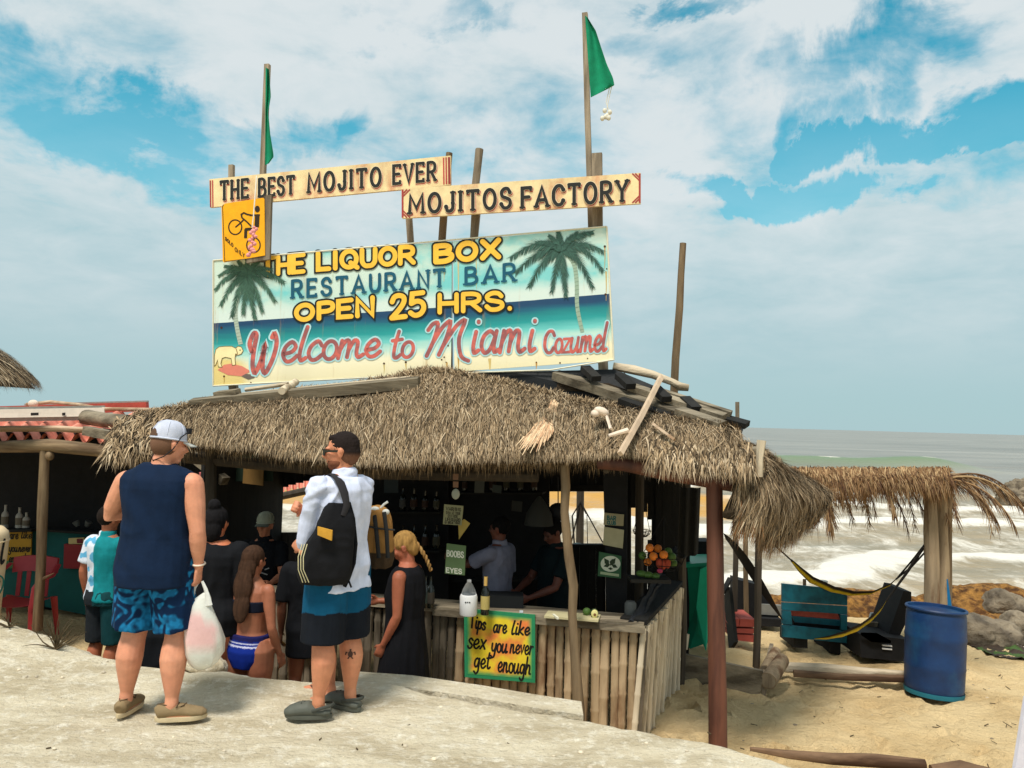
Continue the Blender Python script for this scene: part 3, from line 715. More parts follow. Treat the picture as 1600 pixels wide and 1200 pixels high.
blades(th, lip2, 1100, .30, .011, 1, .22, .02, STRAW, .0, .8, droop=.2)
tag(th.build('thatch', 'thatch', bar, smooth=False), kind='stuff')
# solid layer under the straws, closed below
core = MB(); NU = 60
rs = []
for i in range(NU + 1):
    u = i / NU; a = roofP(u, 0) + V((0, .03, -.015)); mid = roofP(u, .5) + V((0, 0, -.02)); b = roofP(u, 1) + V((0, .01, -.01))
    q = [roofP(u, k / 6) + V((0, 0, -.02)) for k in range(7)]
    rs.append(q + [q[-1] + V((0, .05, -.05)), q[3] + V((0, .05, -.13)), q[0] + V((0, .02, -.10))])
core.rings(rs); core.build('thatch_base', 'thatch_core', bar, smooth=False)
core = MB(); rs = []
for i in range(21):
    u = i / 20; q = [flankP(u, k / 6) for k in range(7)]
    rs.append(q + [p + V((-.10, .05, -.02)) for p in reversed(q)])
core.rings(rs); core.build('thatch_base', 'thatch_core', bar, smooth=False)
# dark cover of the ridge and the rear slope, closing the roof
rf = MB()
rf.slab([at(640, 590, 7.5), at(700, 578, 7.42), at(800, 581, 7.25), at(960, 577, 7.1), at(1165, 662, 6.75), at(1150, 700, 6.4), at(1040, 659, 6.68), at(960, 646, 6.86), at(870, 626, 7.02), at(780, 605, 7.2), at(700, 588, 7.4)], V((0, .3, -.15)).normalized(), .05)
rf.build('roof_cover', 'tarp', bar, smooth=False)
def hs(s_, t, z): return C0 + AX * s_ + BX * t + V((0, 0, z))
rf = MB()
rf.slab([hs(-4.3, .45, 2.0), hs(-2.0, .55, 2.2), hs(-.35, .40, 2.22), hs(.60, .5, 1.9), hs(.75, 2.9, 1.55), hs(-4.7, 2.9, 1.55)], V((0, 0, -1)), .07)
rf.build('roof_cover', 'thatch_core', bar, smooth=False)
rf = MB(); bl = lambda u, v: hs(-4.7 + 5.5 * u, 2.75 + .2 * v, 1.56 - .14 * v)
blades(rf, bl, 2500, .2, .012, 1, .3, .02, DSTRAW + STRAW, 0, 1, nrm=V((0, 1, 1)), droop=.6)
tag(rf.build('thatch', 'thatch', bar, smooth=False), kind='stuff')
# rafters under the eave
for i in range(9):
    s_ = -4.2 + i * .56; b = MB(); b.tube([hs(s_, -.30, 1.50), hs(s_ * .98, .5, 1.78), hs(s_ * .95, 2.7, 1.46)], .03, 7, wob=.08); b.build('rafter', 'dark_pole', bar)
b = MB(); b.tube([at(935, 722, 6.26), at(975, 724, 6.2), at(1050, 740, 6.17), at(1160, 759, 6.15)], [.055, .06, .062, .06], 12); b.build('beam', 'red_wood', bar)
b = MB(); b.tube([hs(-4.3, .12, 1.43), hs(-2.5, .1, 1.36), hs(-.9, .1, 1.40)], .05, 9, wob=.05); b.build('beam', 'dark_pole', bar)
b = MB(); b.tube([at(1170, 748, 6.2), hs(.9, 2.8, 1.4)], .05, 9, wob=.05); b.build('beam', 'dark_pole', bar)
# corner post of red wood, standing just off the rock
b = MB(); p0 = at(1123, 1158, 6.1); p1 = at(1116, 752, 6.16); p0.z = -.75
b.tube([p0, p0.lerp(p1, .3) + V((.004, 0, 0)), p0.lerp(p1, .6), p1], [.071, .068, .064, .062], 18, wob=.012); b.build('post', 'red_wood', bar)
# crooked post of pale wood in front of the counter
b = MB(); cr = [(880, 692), (884, 760), (882, 800), (889, 870), (896, 915), (894, 960), (898, 1020), (904, 1108)]
pts = [at(x, y, 6.36) for x, y in cr]; pts.append(pts[-1] + V((.01, 0, -.25)))
b.tube(pts, [.033, .036, .034, .038, .037, .034, .037, .046, .046], 12, wob=.04); b.build('post', 'pole_wood', bar)
for (x, y0, y1, t, r_, mt_) in ((268, 700, 1010, .05, .045, 'dark_pole'), (330, 700, 1040, .1, .05, 'dark_pole'), (545, 730, 1050, .08, .045, 'dark_pole'), (1000, 728, 975, .9, .04, 'dark_pole'), (845, 740, 960, 2.5, .05, 'dark_pole')):
    b = MB(); a, c = hp(x, y0, t), hp(x, y1, t); b.tube([a, a.lerp(c, .5) + V((ru(-.01, .01), 0, 0)), V((c.x, c.y, -.8))], r_, 9, wob=.05); b.build('post', mt_, bar)

# ---- counter: bamboo canes one by one
zt = .225
def cane(p0, p1, r_, mat_, parent=bar, name='bamboo_cane'):
    b = MB(); n = random.choice((3, 4)); pts, rad = [], []
    off = ru(0, .12); k = 0
    L = (p1 - p0).length
    q = []
    for i in range(n + 1):
        t = (i + off * 3) / (n + .5)
        if 0.03 < t < .97: q += [(t - .022, 1.0), (t - .006, 1.13), (t + .006, 1.13), (t + .022, 1.0)]
    q = [(0, 1)] + q + [(1, 1)]
    for (t, f) in q:
        pts.append(p0.lerp(p1, t) + V((0, 0, 0))); rad.append(r_ * f)
    b.tube(pts, rad, 9, flat=.8, side=AX); return b.build(name, mat_, parent)
x = 0.0
px0 = hp(1003, 1000, 0).x
s_ = -.065; i = 0
while s_ > -3.55:
    w_ = ru(.030, .038); p = hs(s_, .03 + ru(-.008, .008), 0)
    gap_ = ru(.004, .014)
    lean = ru(-.02, .02)
    m_ = 'bamboo' if s_ > -1.55 else 'bamboo_grey'
    cane(p + V((lean, 0, -.86)), p + V((0, 0, zt - ru(.0, .03))), w_, m_); s_ -= 2 * w_ + gap_; i += 1
# side of the counter: thinner, leaning, ragged feet
E0 = V((C0.x, C0.y, 0)); E1 = at(1062, 905, 8.16); E1.z = 0
for k in range(26):
    t = (k + .3) / 26; p = E0.lerp(E1, t) + V((ru(-.01, .01), 0, 0)); r_ = ru(.022, .034)
    foot_ = -.78; cane(p + V((-.10 * (1 - t) * .6 + ru(-.03, .03), 0, foot_)), p + V((.02, 0, zt + .03 * t + ru(-.03, .02))), r_, 'bleached')
b = MB(); q = E1 + V((.03, .05, 0)); b.tube([q + V((0, 0, -.8)), q + V((.02, 0, -.2)), q + V((-.01, 0, .5)), q + V((.03, 0, 1.5))], [.05, .045, .05, .045], 8, wob=.08); b.build('post', 'dark_pole', bar)
# dark upright at the corner
b = MB(); p = hs(-.005, .045, 0); b.box(p + V((.0, 0, -.33)), (.055, .05, 1.04), Matrix.Rotation(R(3), 3, 'Y')); b.build('corner_board', 'bamboo_grey', bar, smooth=False)
b = MB(); b.beam(hs(-3.6, .12, zt + .025), hs(.02, .12, zt + .022), .30, .045); b.build('counter_top', 'old_wood_x', bar, smooth=False)
b = MB(); b.beam(hs(-1.75, -.045, zt + .004), hs(.03, -.045, zt + .0), .022, .055); b.build('counter_edge', 'old_wood_x', bar, smooth=False)
b = MB(); b.beam(E0 + V((-.06, .05, zt + .04)), E1 + V((-.08, 0, zt + .06)), .22, .04); b.build('counter_top', 'dark_board', bar, smooth=False)

# rear wall of dark boards with openings to the sea
OPEN = [(422, 502, lambda x: 764 - (x - 430) * .25 if x < 480 else 750, lambda x: 832), (858, 962, lambda x: 768, lambda x: 851), (984, 1020, lambda x: 800 - (x - 984) * .9 if x < 1000 else 796 + (x - 1000) * .9, lambda x: 905 - max(0, (x - 990)) * 2.2)]
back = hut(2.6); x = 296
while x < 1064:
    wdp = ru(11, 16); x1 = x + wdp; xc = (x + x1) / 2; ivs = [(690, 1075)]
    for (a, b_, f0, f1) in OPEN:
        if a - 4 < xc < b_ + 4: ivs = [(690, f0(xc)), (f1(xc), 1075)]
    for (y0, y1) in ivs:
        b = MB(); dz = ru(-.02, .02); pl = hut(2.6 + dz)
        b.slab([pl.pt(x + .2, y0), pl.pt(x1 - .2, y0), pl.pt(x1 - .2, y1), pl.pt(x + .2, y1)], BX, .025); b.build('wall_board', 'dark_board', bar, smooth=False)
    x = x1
b = MB(); b.beam(back.pt(858, 762), back.pt(964, 762), .06, .06); b.build('window_header', 'dark_board', bar, smooth=False)
b = MB(); b.beam(back.pt(856, 852), back.pt(966, 852), .10, .03); b.build('window_sill', 'dark_board', bar, smooth=False)
b = MB(); bk2 = hut(2.66); b.slab([bk2.pt(1018, 690), bk2.pt(1080, 690), bk2.pt(1076, 1060), bk2.pt(1018, 1060)], BX, .03); b.slab([bk2.pt(961, 690), bk2.pt(986, 690), bk2.pt(986, 1060), bk2.pt(961, 1060)], BX, .03); b.slab([bk2.pt(980, 690), bk2.pt(1024, 690), bk2.pt(1024, 786), bk2.pt(980, 790)], BX, .03); b.build('blackout_sheet', 'black', bar, smooth=False)  # black sheets added behind the boards to stop light showing through
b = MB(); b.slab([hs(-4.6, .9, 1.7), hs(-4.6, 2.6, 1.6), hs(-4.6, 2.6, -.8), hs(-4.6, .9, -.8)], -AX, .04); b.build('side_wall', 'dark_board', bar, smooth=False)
# black screens added behind the shelves to keep the bar dark
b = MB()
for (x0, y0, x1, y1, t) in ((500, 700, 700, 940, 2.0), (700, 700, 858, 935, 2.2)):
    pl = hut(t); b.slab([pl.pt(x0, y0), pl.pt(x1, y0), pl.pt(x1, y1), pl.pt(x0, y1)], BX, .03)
b.build('dark_screen', 'black', bar, smooth=False)
for (x0, x1, y, t) in ((560, 690, 800, 1.8), (560, 690, 860, 1.8), (710, 850, 770, 1.9), (710, 850, 905, 1.9)):
    b = MB(); pl = hut(t); b.beam(pl.pt(x0, y), pl.pt(x1, y), .2, .02); b.build('shelf', 'dark_board', bar, smooth=False)

# ================================================================ ROOF LUMBER
def stick(name, mat_, pts, r_, label, cat='pole', n=10, wob=.05, group=None, square=False, smooth=True):
    b = MB(); P = [at(*p) for p in pts]
    b.tube(P, r_, 4 if square else n, wob=0 if square else wob); o = b.build(name, grain(mat_, P[0], P[-1]), smooth=smooth and not square); return tag(o, label, cat, group)
def plank(name, mat_, a, b_, wd, th, label, up_=(0, -.3, 1), cat='plank', group=None):
    b = MB(); b.beam(at(*a), at(*b_), wd, th, up_); return tag(b.build(name, grain(mat_, at(*a), at(*b_)), smooth=False), label, cat, group)
GL_ = 'loose boards on the bar roof'
plank('roof_plank', 'old_wood', (300, 631, 7.45), (655, 597, 7.15), .10, .09, 'long thick grey timber lying on the thatch below the left half of the big sign', group=GL_)
plank('roof_plank', 'bleached', (330, 622, 7.6), (640, 591, 7.35), .08, .03, 'thin pale board behind the long grey timber on the left thatch', group=GL_)
plank('roof_plank', 'old_wood', (338, 616, 7.5), (372, 612, 7.4), .08, .05, 'short dark board end sticking out under the lower left corner of the big sign', group=GL_)
stick('roof_stick', 'bleached', [(384, 609, 7.5), (450, 600, 7.35)], .02, 'short pale stick lying under the big sign near its left end', 'stick')
stick('roof_stick', 'bleached', [(440, 611, 7.2), (462, 597, 7.6)], .035, 'stubby pale round stick end pointing out under the big sign', 'stick')
plank('roof_plank', 'old_wood', (868, 586, 7.2), (1085, 655, 6.5), .12, .075, 'broad grey plank running down the right hip from the big sign', group=GL_)
plank('roof_plank', 'old_wood', (985, 604, 6.9), (1132, 652, 6.45), .10, .05, 'weathered plank with a split end above the broad grey plank', group=GL_)
plank('roof_plank', 'old_wood', (1060, 645, 6.5), (1128, 668, 6.2), .11, .09, 'short thick block of timber on the right end of the roof', group=GL_)
plank('roof_plank', 'dark_board', (1080, 640, 6.75), (1168, 664, 6.5), .12, .045, 'dark board end jutting farthest right from the roof', group=GL_)
plank('roof_plank', 'old_wood', (1030, 612, 6.9), (1142, 648, 6.6), .06, .06, 'rounded grey timber lying highest on the right side of the roof', group=GL_)
plank('roof_plank', 'dark_board', (970, 626, 6.75), (1118, 678, 6.25), .10, .06, 'dark lower board under the grey planks on the right hip', group=GL_)
for (x, y, d, lb_) in ((918, 580, 7.1, 'dark wooden cleat highest on the right hip, touching the big sign'), (972, 592, 6.95, 'second dark cleat from the big sign, under the driftwood branch'), (1028, 612, 6.8, 'dark cleat just right of the top of the leaning batten'), (1074, 628, 6.7, 'lowest dark cleat, near the right end of the roof planks')):
    plank('roof_block', 'dark_board', (x - 4, y - 5, d), (x + 14, y + 12, d - .2), .09, .05, lb_, cat='cleat', group='cleats on the right hip')
stick('driftwood_branch', 'bleached', [(958, 572, 7.15), (990, 578, 7.12), (1020, 585, 7.1), (1050, 597, 7.08), (1062, 604, 7.06), (1076, 606, 7.05)], [.036, .04, .036, .034, .038, .03], 'bent driftwood branch jutting right from behind the big sign', 'branch', wob=.12)
stick('roof_stub', 'old_wood', [(942, 562, 7.2), (944, 606, 7.15)], .045, 'short dark stump of a post under the lower right corner of the big sign', 'post', square=True)
stick('leaning_batten', 'brown_strip', [(1033, 589, 6.75), (1002, 650, 6.24), (969, 709, 5.86)], .025, 'pale jointed batten leaning on the right side of the thatch', 'batten', square=True)
stick('tall_pole', 'pole_wood', [(1052, 640, 7.6), (1056, 560, 7.6), (1062, 480, 7.6), (1064, 430, 7.6), (1067, 380, 7.6)], [.04, .037, .034, .036, .03], 'tall bare crooked pole rising alone right of the big sign', 'pole', wob=.12)
stick('thin_post', 'old_wood', [(1153, 760, 7.6), (1152, 628, 7.6)], .02, 'thin grey stake rising behind the right end of the roof', 'stake', square=True)
stick('eave_log', 'old_wood', [(1075, 712, 6.1), (1120, 708, 6.08), (1188, 706, 6.1)], [.05, .045, .045], 'grey log lying along the right eave on top of the thatch', 'log', wob=.08)
stick('eave_stake', 'bleached', [(1186, 745, 6.0), (1187, 715, 6.0), (1190, 688, 6.0)], [.03, .03, .038], 'short split stake at the end of the eave log', 'stake', n=6, wob=.2)
b = MB(); b.ell(at(940, 643, 6.26), (.065, .045, .035), Euler((.2, .3, .4)).to_matrix()); b.ell(at(930, 646, 6.24), (.035, .03, .03)); tag(b.build('conch_shell', 'shell'), 'pale conch shell lying on the right of the thatch', 'shell')
stick('pale_chip', 'shell', [(948, 650, 6.24), (954, 670, 6.12)], .012, 'small white stick standing below the conch shell', 'stick', square=True)
stick('pale_chip', 'shell', [(951, 681, 6.0), (981, 672, 6.04)], [.014, .02], 'short pale tube lying below the conch shell', 'stick', n=8)
stick('pale_chip', 'brown_strip', [(1020, 662, 6.16), (1054, 687, 5.96)], .013, 'thin pale stick lying on the thatch right of the leaning batten', 'stick', square=True)
b = MB(); b.ell(at(955, 622, 6.95), (.11, .09, .07), Euler((.1, .2, .1)).to_matrix()); b.ell(at(966, 626, 6.9), (.08, .07, .06)); tag(b.build('roof_stone', 'rock'), 'rounded grey stone under the planks at the top of the right thatch', 'stone')

# ================================================================ SIGNS
SG = hut(.43)
def sign_mat():
    m = bpy.data.materials.new('sign_paint'); m.use_nodes = True; t = m.node_tree; n = t.nodes; l = t.links; b = n['Principled BSDF']; b.inputs['Roughness'].default_value = .55
    a = n.new('ShaderNodeAttribute'); a.attribute_name = 'Col'; sp = n.new('ShaderNodeSeparateColor'); l.new(a.outputs['Color'], sp.inputs[0])   # r = u, g = v
    tcn = n.new('ShaderNodeTexCoord')
    def nz(sc, s, det=6, r_=.6, di=0):
        mp = n.new('ShaderNodeMapping'); mp.inputs['Scale'].default_value = s; l.new(tcn.outputs['Object'], mp.inputs[0])
        x = n.new('ShaderNodeTexNoise'); x.inputs['Scale'].default_value = sc; x.inputs['Detail'].default_value = det; x.inputs['Roughness'].default_value = r_; x.inputs['Distortion'].default_value = di; l.new(mp.outputs[0], x.inputs['Vector']); return x.outputs['Fac']
    def mt(op, a, b_):
        x = n.new('ShaderNodeMath'); x.operation = op
        for k, q in ((0, a), (1, b_)):
            if isinstance(q, (int, float)): x.inputs[k].default_value = q
            else: l.new(q, x.inputs[k])
        return x.outputs[0]
    def mrn(f, a, c, o1=0, o2=1):
        x = n.new('ShaderNodeMapRange'); x.interpolation_type = 'SMOOTHSTEP'; l.new(f, x.inputs[0])
        for k, q in zip((1, 2, 3, 4), (a, c, o1, o2)): x.inputs[k].default_value = q
        return x.outputs[0]
    def mix(f, a, c):
        x = n.new('ShaderNodeMix'); x.data_type = 'RGBA'; l.new(f, x.inputs[0])
        for k, q in ((6, a), (7, c)):
            if isinstance(q, tuple): x.inputs[k].default_value = (*q, 1)
            else: l.new(q, x.inputs[k])
        return x.outputs[2]
    v = sp.outputs[1]; u = sp.outputs[0]
    st = nz(3.0, (.35, .35, 3.2), 6, .6)
    vv = mt('ADD', v, mt('MULTIPLY', mt('SUBTRACT', st, .5), .10))
    k = .93
    c = mix(mrn(nz(1.3, (1, 1, 1.6), 6, .55), .42, .6), rgb(208, 228, 214, k), rgb(120, 206, 206, k))
    c = mix(mrn(mt('MULTIPLY', mt('SUBTRACT', v, .52), -1), -.14, -.03), c, rgb(216, 232, 224, k))
    cr = n.new('ShaderNodeValToRGB'); l.new(vv, cr.inputs[0]); e = cr.color_ramp.elements
    tab = [(.0, rgb(238, 226, 184)), (.13, rgb(240, 232, 200)), (.19, rgb(198, 226, 212)), (.26, rgb(110, 200, 196)), (.33, rgb(24, 150, 150)), (.385, rgb(8, 128, 132)), (.425, rgb(4, 92, 118)), (.46, rgb(4, 62, 100)), (.55, rgb(4, 58, 98))]
    e[0].position, e[0].color = tab[0][0], (*tab[0][1], 1); e[1].position, e[1].color = tab[-1][0], (*tab[-1][1], 1)
    for (p_, q) in tab[1:-1]: x = e.new(p_); x.color = (*q, 1)
    c = mix(mrn(mt('ADD', v, mt('MULTIPLY', mt('SUBTRACT', nz(9, (1, 1, 3)), .5), .006)), .496, .4985), cr.outputs[0], c)
    # yellow sand at the lower left, rust runs and stains
    yl = mt('MULTIPLY', mrn(v, .30, .10), mrn(u, .13, .02)); c = mix(mrn(yl, .1, .6), c, rgb(228, 204, 130))
    rust = mrn(nz(3.2, (3.0, 3.0, .22), 8, .68), .56, .72, 0, .6); c = mix(rust, c, rgb(176, 130, 60))
    l.new(c, b.inputs['Base Color']); MATS['sign_paint'] = m
sign_mat()
FR = V((0, 0, 0))
def quadpt(pl, q, u, v, off=0):    # q: TL TR BR BL in px
    tl, tr, br, bl = [pl.pt(*p, off) for p in q]; return tl.lerp(tr, u).lerp(bl.lerp(br, u), 1 - v)
SO = SG.pt(640, 600); SO.z = 1.9
big = thing('main_sign', SO, 'wide painted sign with palms, sea and the bar name on the roof', 'sign')
Q1 = [(334, 408), (706, 377), (705, 581), (334, 602)]; Q2 = [(708, 377), (948, 355), (958, 563), (710, 581)]
for (Q, u0, u1) in ((Q1, 0, .6), (Q2, .6, 1)):
    b = MB()
    b.grid(lambda u, v: quadpt(SG, Q, u, v, .0008), 24, 14, lambda u, v: (u0 + (u1 - u0) * u, v, 0))
    c = [SG.pt(*p, -.003) for p in Q]; b.slab(c, BX, .02); b.build('panel', 'sign_paint', big, smooth=False)
b = MB(); b.cur = rgb(220, 214, 190)
for (a, c_) in (((333, 407), (948, 354)), ((948, 354), (959, 563)), ((333, 603), (704, 583)), ((333, 407), (333, 603)), ((710, 583), (860, 578)), ((860, 578), (959, 562))):
    b.tube([SG.pt(*a, .004), SG.pt(*c_, .004)], .008, 6)
b.build('border', 'vcol', big)
b = MB(); b.cur = rgb(70, 40, 18)
for (x, y) in ((700, 540), (694, 558), (690, 562), (697, 566), (716, 556), (722, 560), (838, 566), (875, 567), (918, 560), (600, 568), (634, 566), (350, 588), (346, 512), (945, 385), (948, 420), (946, 460), (950, 516), (392, 598), (716, 388), (703, 404), (712, 408)):
    disc(b, SG, x, y, ru(1.0, 2.0), .0030, n=8)
b.build('rust_spots', 'vcol', big)
b = MB()
for (x, y0, y1, w_, c_) in ((716, 402, 470, 3.0, (196, 186, 140)), (744, 400, 452, 2.2, (190, 190, 150)), (694, 400, 440, 2.4, (204, 190, 140)), (765, 560, 578, 5, (214, 186, 116)), (838, 566, 577, 3, (190, 140, 70)), (945, 386, 420, 2.0, (186, 150, 84)), (947, 424, 470, 2.2, (196, 166, 96)), (716, 558, 578, 3, (190, 150, 80)), (698, 566, 580, 3, (200, 160, 90)), (520, 402, 442, 2.2, (196, 206, 176)), (634, 568, 580, 2.2, (200, 170, 90)), (600, 570, 584, 2, (200, 176, 100)), (350, 588, 600, 2, (190, 150, 70))):
    ribbon(b, SG, [(x, y0), (x + .4, (y0 + y1) / 2), (x + ru(-.6, .6), y1)], lambda t, w_=w_: w_ * (1 - .75 * t), .0022, c=rgb(*c_), cap=False)
tag(b.build('rust_runs', 'vcol', big), kind='stuff')
b = MB(); ribbon(b, SG, [(707, 377), (706.5, 500)], .9, .0028, c=rgb(120, 120, 100), cap=False); ribbon(b, SG, [(706.5, 500), (706, 582)], lambda t: 1.2 + 1.8 * t, .0028, c=(.01, .01, .01), cap=False); b.build('panel_gap', 'vcol', big)
# palms
def palm(mb, crown, fronds, trunk, wd0, wd1, c, tc_):
    ribbon(mb, SG, catmull(trunk, 6), lambda t: wd0 + (wd1 - wd0) * t, .0032, c=tc_, cap=False)
    for k in range(26):
        t = (k + .5) / 26; P = catmull(trunk, 6); i = int(t * (len(P) - 1)); q = P[i]; w_ = (wd0 + (wd1 - wd0) * t) / 2
        ribbon(mb, SG, [(q[0] - w_, q[1] + 1), (q[0] + w_, q[1] - .6)], 1.0, .0036, c=tuple(x * .7 for x in tc_), cap=False)
    off = .0042
    for (ex, ey, sag) in fronds:
        a = V(crown); e = V((ex, ey)); mid = (a + e) / 2 + V((0, -sag)); P = catmull([a, mid, e], 12)
        L = (e - a).length; n = len(P)
        ribbon(mb, SG, P, lambda t: 2.2 * (1 - t) + .8, off, c=c); off += .00006
        for i in range(1, n - 1):
            for rep in range(3):
                for sgn in (-1, 1):
                    q = V(P[i]).lerp(V(P[i + 1]), rnd()); d = (V(P[i + 1]) - V(P[i - 1])).normalized(); nn = V((-d.y, d.x)) * sgn
                    ll = L * .24 * (1 - .45 * abs(2 * i / n - .7)) * ru(.7, 1.2)
                    tip = q + (d * .7 + nn * .55 + V((0, .38))).normalized() * ll; s_ = d * ru(.9, 1.7)
                    kk = ru(.6, 1.5); mb.add([SG.pt(q.x - s_.x, q.y - s_.y, off), SG.pt(q.x + s_.x, q.y + s_.y, off), SG.pt(tip.x, tip.y, off)], [(0, 1, 2)], tuple(x * kk for x in c)); off += .000004
b = MB()
palm(b, (878, 392), [(798, 402, 16), (806, 425, 14), (826, 448, 14), (838, 378, 6), (872, 362, 2), (902, 364, 4), (925, 362, 8), (942, 392, 12), (942, 422, 20), (926, 448, 18), (862, 455, 8), (884, 462, 4), (846, 400, 12), (898, 372, 6), (858, 368, 4)],
     [(880, 392), (896, 410), (901, 440), (902, 480), (910, 519)], 7, 6, rgb(52, 84, 74), rgb(150, 172, 152))
b.build('painted_palm', 'vcol', big, smooth=False)
b = MB()
palm(b, (385, 430), [(336, 452, 12), (345, 476, 12), (362, 494, 8), (342, 430, 10), (352, 415, 4), (372, 408, 2), (386, 405, 0), (404, 408, 3), (424, 420, 7), (444, 440, 10), (430, 470, 12), (410, 486, 8), (398, 497, 6), (380, 490, 3)],
     [(384, 436), (374, 455), (368, 485), (370, 510), (376, 538)], 6, 7, rgb(60, 92, 76), rgb(168, 182, 166))
b.build('painted_palm', 'vcol', big, smooth=False)
# dog and red patch on the painted sand
b = MB()
fill(b, SG, [(340, 578), (350, 570), (362, 568), (378, 572), (392, 580), (378, 588), (356, 586)], .0032, rgb(222, 130, 110))
dog = [(337, 546), (342, 542), (352, 541), (362, 541), (368, 544), (372, 541), (377, 542), (380, 548), (377, 553), (372, 555), (368, 553), (367, 560), (368, 570), (363, 571), (361, 560), (352, 558), (347, 560), (345, 568), (347, 574), (341, 573), (340, 562), (337, 570), (335, 572), (335, 556)]
fill(b, SG, dog, .0040, rgb(240, 224, 170)); ribbon(b, SG, dog, 1.0, .0046, closed=True, c=rgb(120, 100, 60))
disc(b, SG, 375, 547, 1.0, .005, rgb(30, 20, 15)); ribbon(b, SG, [(369, 545), (371, 552), (369, 556)], 1.2, .005, c=rgb(140, 110, 60))
fill(b, SG, [(377, 588), (384, 584), (394, 585), (398, 590), (388, 593)], .0044, rgb(110, 98, 90))
b.build('painted_dog', 'vcol', big, smooth=False)
def letter(parent, pl, txt, p0, p1, h0, h1, wd, layers, mat_='vcol', name='lettering', **k):
    b = MB(); off = k.pop('off', .0075)
    for (dw, c, ddx, ddy) in layers:
        off += text(b, pl, txt, p0, p1, h0, h1, wd + dw, off, c, dx=ddx, dy=ddy, **k) + .0004
    return b.build(name, mat_, parent, smooth=False)
GOLD = [(5.6, rgb(26, 30, 26), 0, 0), (0, rgb(244, 190, 66), 0, 0)]
letter(big, SG, 'THE', (409, 430), (474, 424), 26, 26, 6.8, GOLD, gap=.24)
letter(big, SG, 'LIQUOR', (497, 421), (646, 410), 25, 25, 7.4, GOLD, gap=.26)
letter(big, SG, 'BOX', (681, 409), (779, 401), 24, 26, 8.4, GOLD, gap=.3)
NAVY = [(0, rgb(20, 84, 108), 0, 0)]
letter(big, SG, 'RESTAURANT', (457, 465), (694, 447), 26, 26, 4.9, NAVY, serif=.19, gap=.46)
letter(big, SG, 'BAR', (728, 444), (804, 438), 25, 26, 4.8, NAVY, serif=.19, gap=.46)
letter(big, SG, 'OPEN', (463, 500), (582, 492), 22, 27, 7.4, GOLD, gap=.28)
letter(big, SG, '25', (612, 497), (662, 491), 34, 34, 7.8, GOLD, gap=.26)
letter(big, SG, 'HRS.', (687, 488), (798, 482), 27, 25, 7.0, GOLD, gap=.26)
def redmat():
    m = bpy.data.materials.new('script_red'); m.use_nodes = True; t = m.node_tree; n = t.nodes; l = t.links; b = n['Principled BSDF']; b.inputs['Roughness'].default_value = .5
    a = n.new('ShaderNodeAttribute'); a.attribute_name = 'Col'; sp = n.new('ShaderNodeSeparateColor'); tcn = n.new('ShaderNodeTexCoord')
    x = n.new('ShaderNodeTexNoise'); x.inputs['Scale'].default_value = 14; l.new(tcn.outputs['Object'], x.inputs['Vector'])
    cr = n.new('ShaderNodeValToRGB'); l.new(x.outputs['Fac'], cr.inputs[0]); e = cr.color_ramp.elements
    e[0].position = .4; e[0].color = (*rgb(150, 84, 84), 1); e[1].position = .62; e[1].color = (*rgb(206, 100, 88), 1)
    l.new(cr.outputs[0], b.inputs['Base Color']); MATS['script_red'] = m
redmat()
def script(txt, p0, p1, h0, h1, wd, halo, **k):
    b = MB(); o = text(b, SG, txt, p0, p1, h0, h1, wd + halo, .0050, rgb(172, 214, 218), slant=.14, **k); b.build('letter_halo', 'vcol', big, smooth=False)
    b = MB(); text(b, SG, txt, p0, p1, h0, h1, wd, .0056 + o, (1, 0, 0), slant=.14, **k); b.build('lettering', 'script_red', big, smooth=False)
script('~W', (388, 583), (432, 581), 62, 60, 7.0, 5)
script('elcome', (440, 565), (592, 556), 54, 46, 6.2, 5, gap=.06)
script('to', (610, 560), (645, 557), 44, 42, 5.6, 4.5, gap=.08)
script('~M', (664, 556), (736, 556), 56, 54, 6.2, 4.4)
script('iami', (736, 552), (834, 549), 62, 60, 6.2, 4.8, gap=.10)
script('C', (850, 552), (864, 551), 34, 34, 5.2, 4)
script('ozumel', (867, 551), (947, 548), 38, 44, 4.6, 4, gap=.06)

def board_sign(name, pl, quad, label, base, th=.03):
    o = thing(name, V(pl.pt((quad[0][0] + quad[2][0]) / 2, quad[2][1])), label, 'sign')
    b = MB(); b.cur = base; b.slab([pl.pt(*p) for p in quad], pl.n, th); b.build('board', 'paint_old', o, smooth=False); return o
M('paint_old', (1, 1, 1), .7, .16, 7, bump=.25, vc=True, second=rgb(196, 136, 98), s2=(.52, .72), s2scale=4.5, st2=(1, 1, .5))
BLK = [(2.2, rgb(240, 190, 160), 1.2, 2.2), (0.6, rgb(176, 70, 60), 1.0, 1.6), (1.4, rgb(248, 230, 190), 0, 0), (0, rgb(36, 36, 34), 0, 0)]
P1 = hut(.36)
s1 = board_sign('upper_sign', P1, [(327, 280), (704, 243), (704, 289), (328, 324)], 'long cream board sign lettered THE BEST MOJITO EVER, highest at left', rgb(232, 208, 158))
letter(s1, P1, 'THE', (345, 312), (387, 308), 28, 28, 4.6, BLK, serif=.19, gap=.42, off=.001)
letter(s1, P1, 'BEST', (405, 307), (459, 302), 27, 27, 4.6, BLK, serif=.19, gap=.42, off=.001)
letter(s1, P1, 'MOJITO', (482, 300), (594, 290), 28, 28, 5.0, BLK, serif=.19, gap=.44, off=.001)
letter(s1, P1, 'EVER', (615, 287), (680, 281), 28, 28, 4.8, BLK, serif=.18, gap=.42, off=.001)
b = MB()
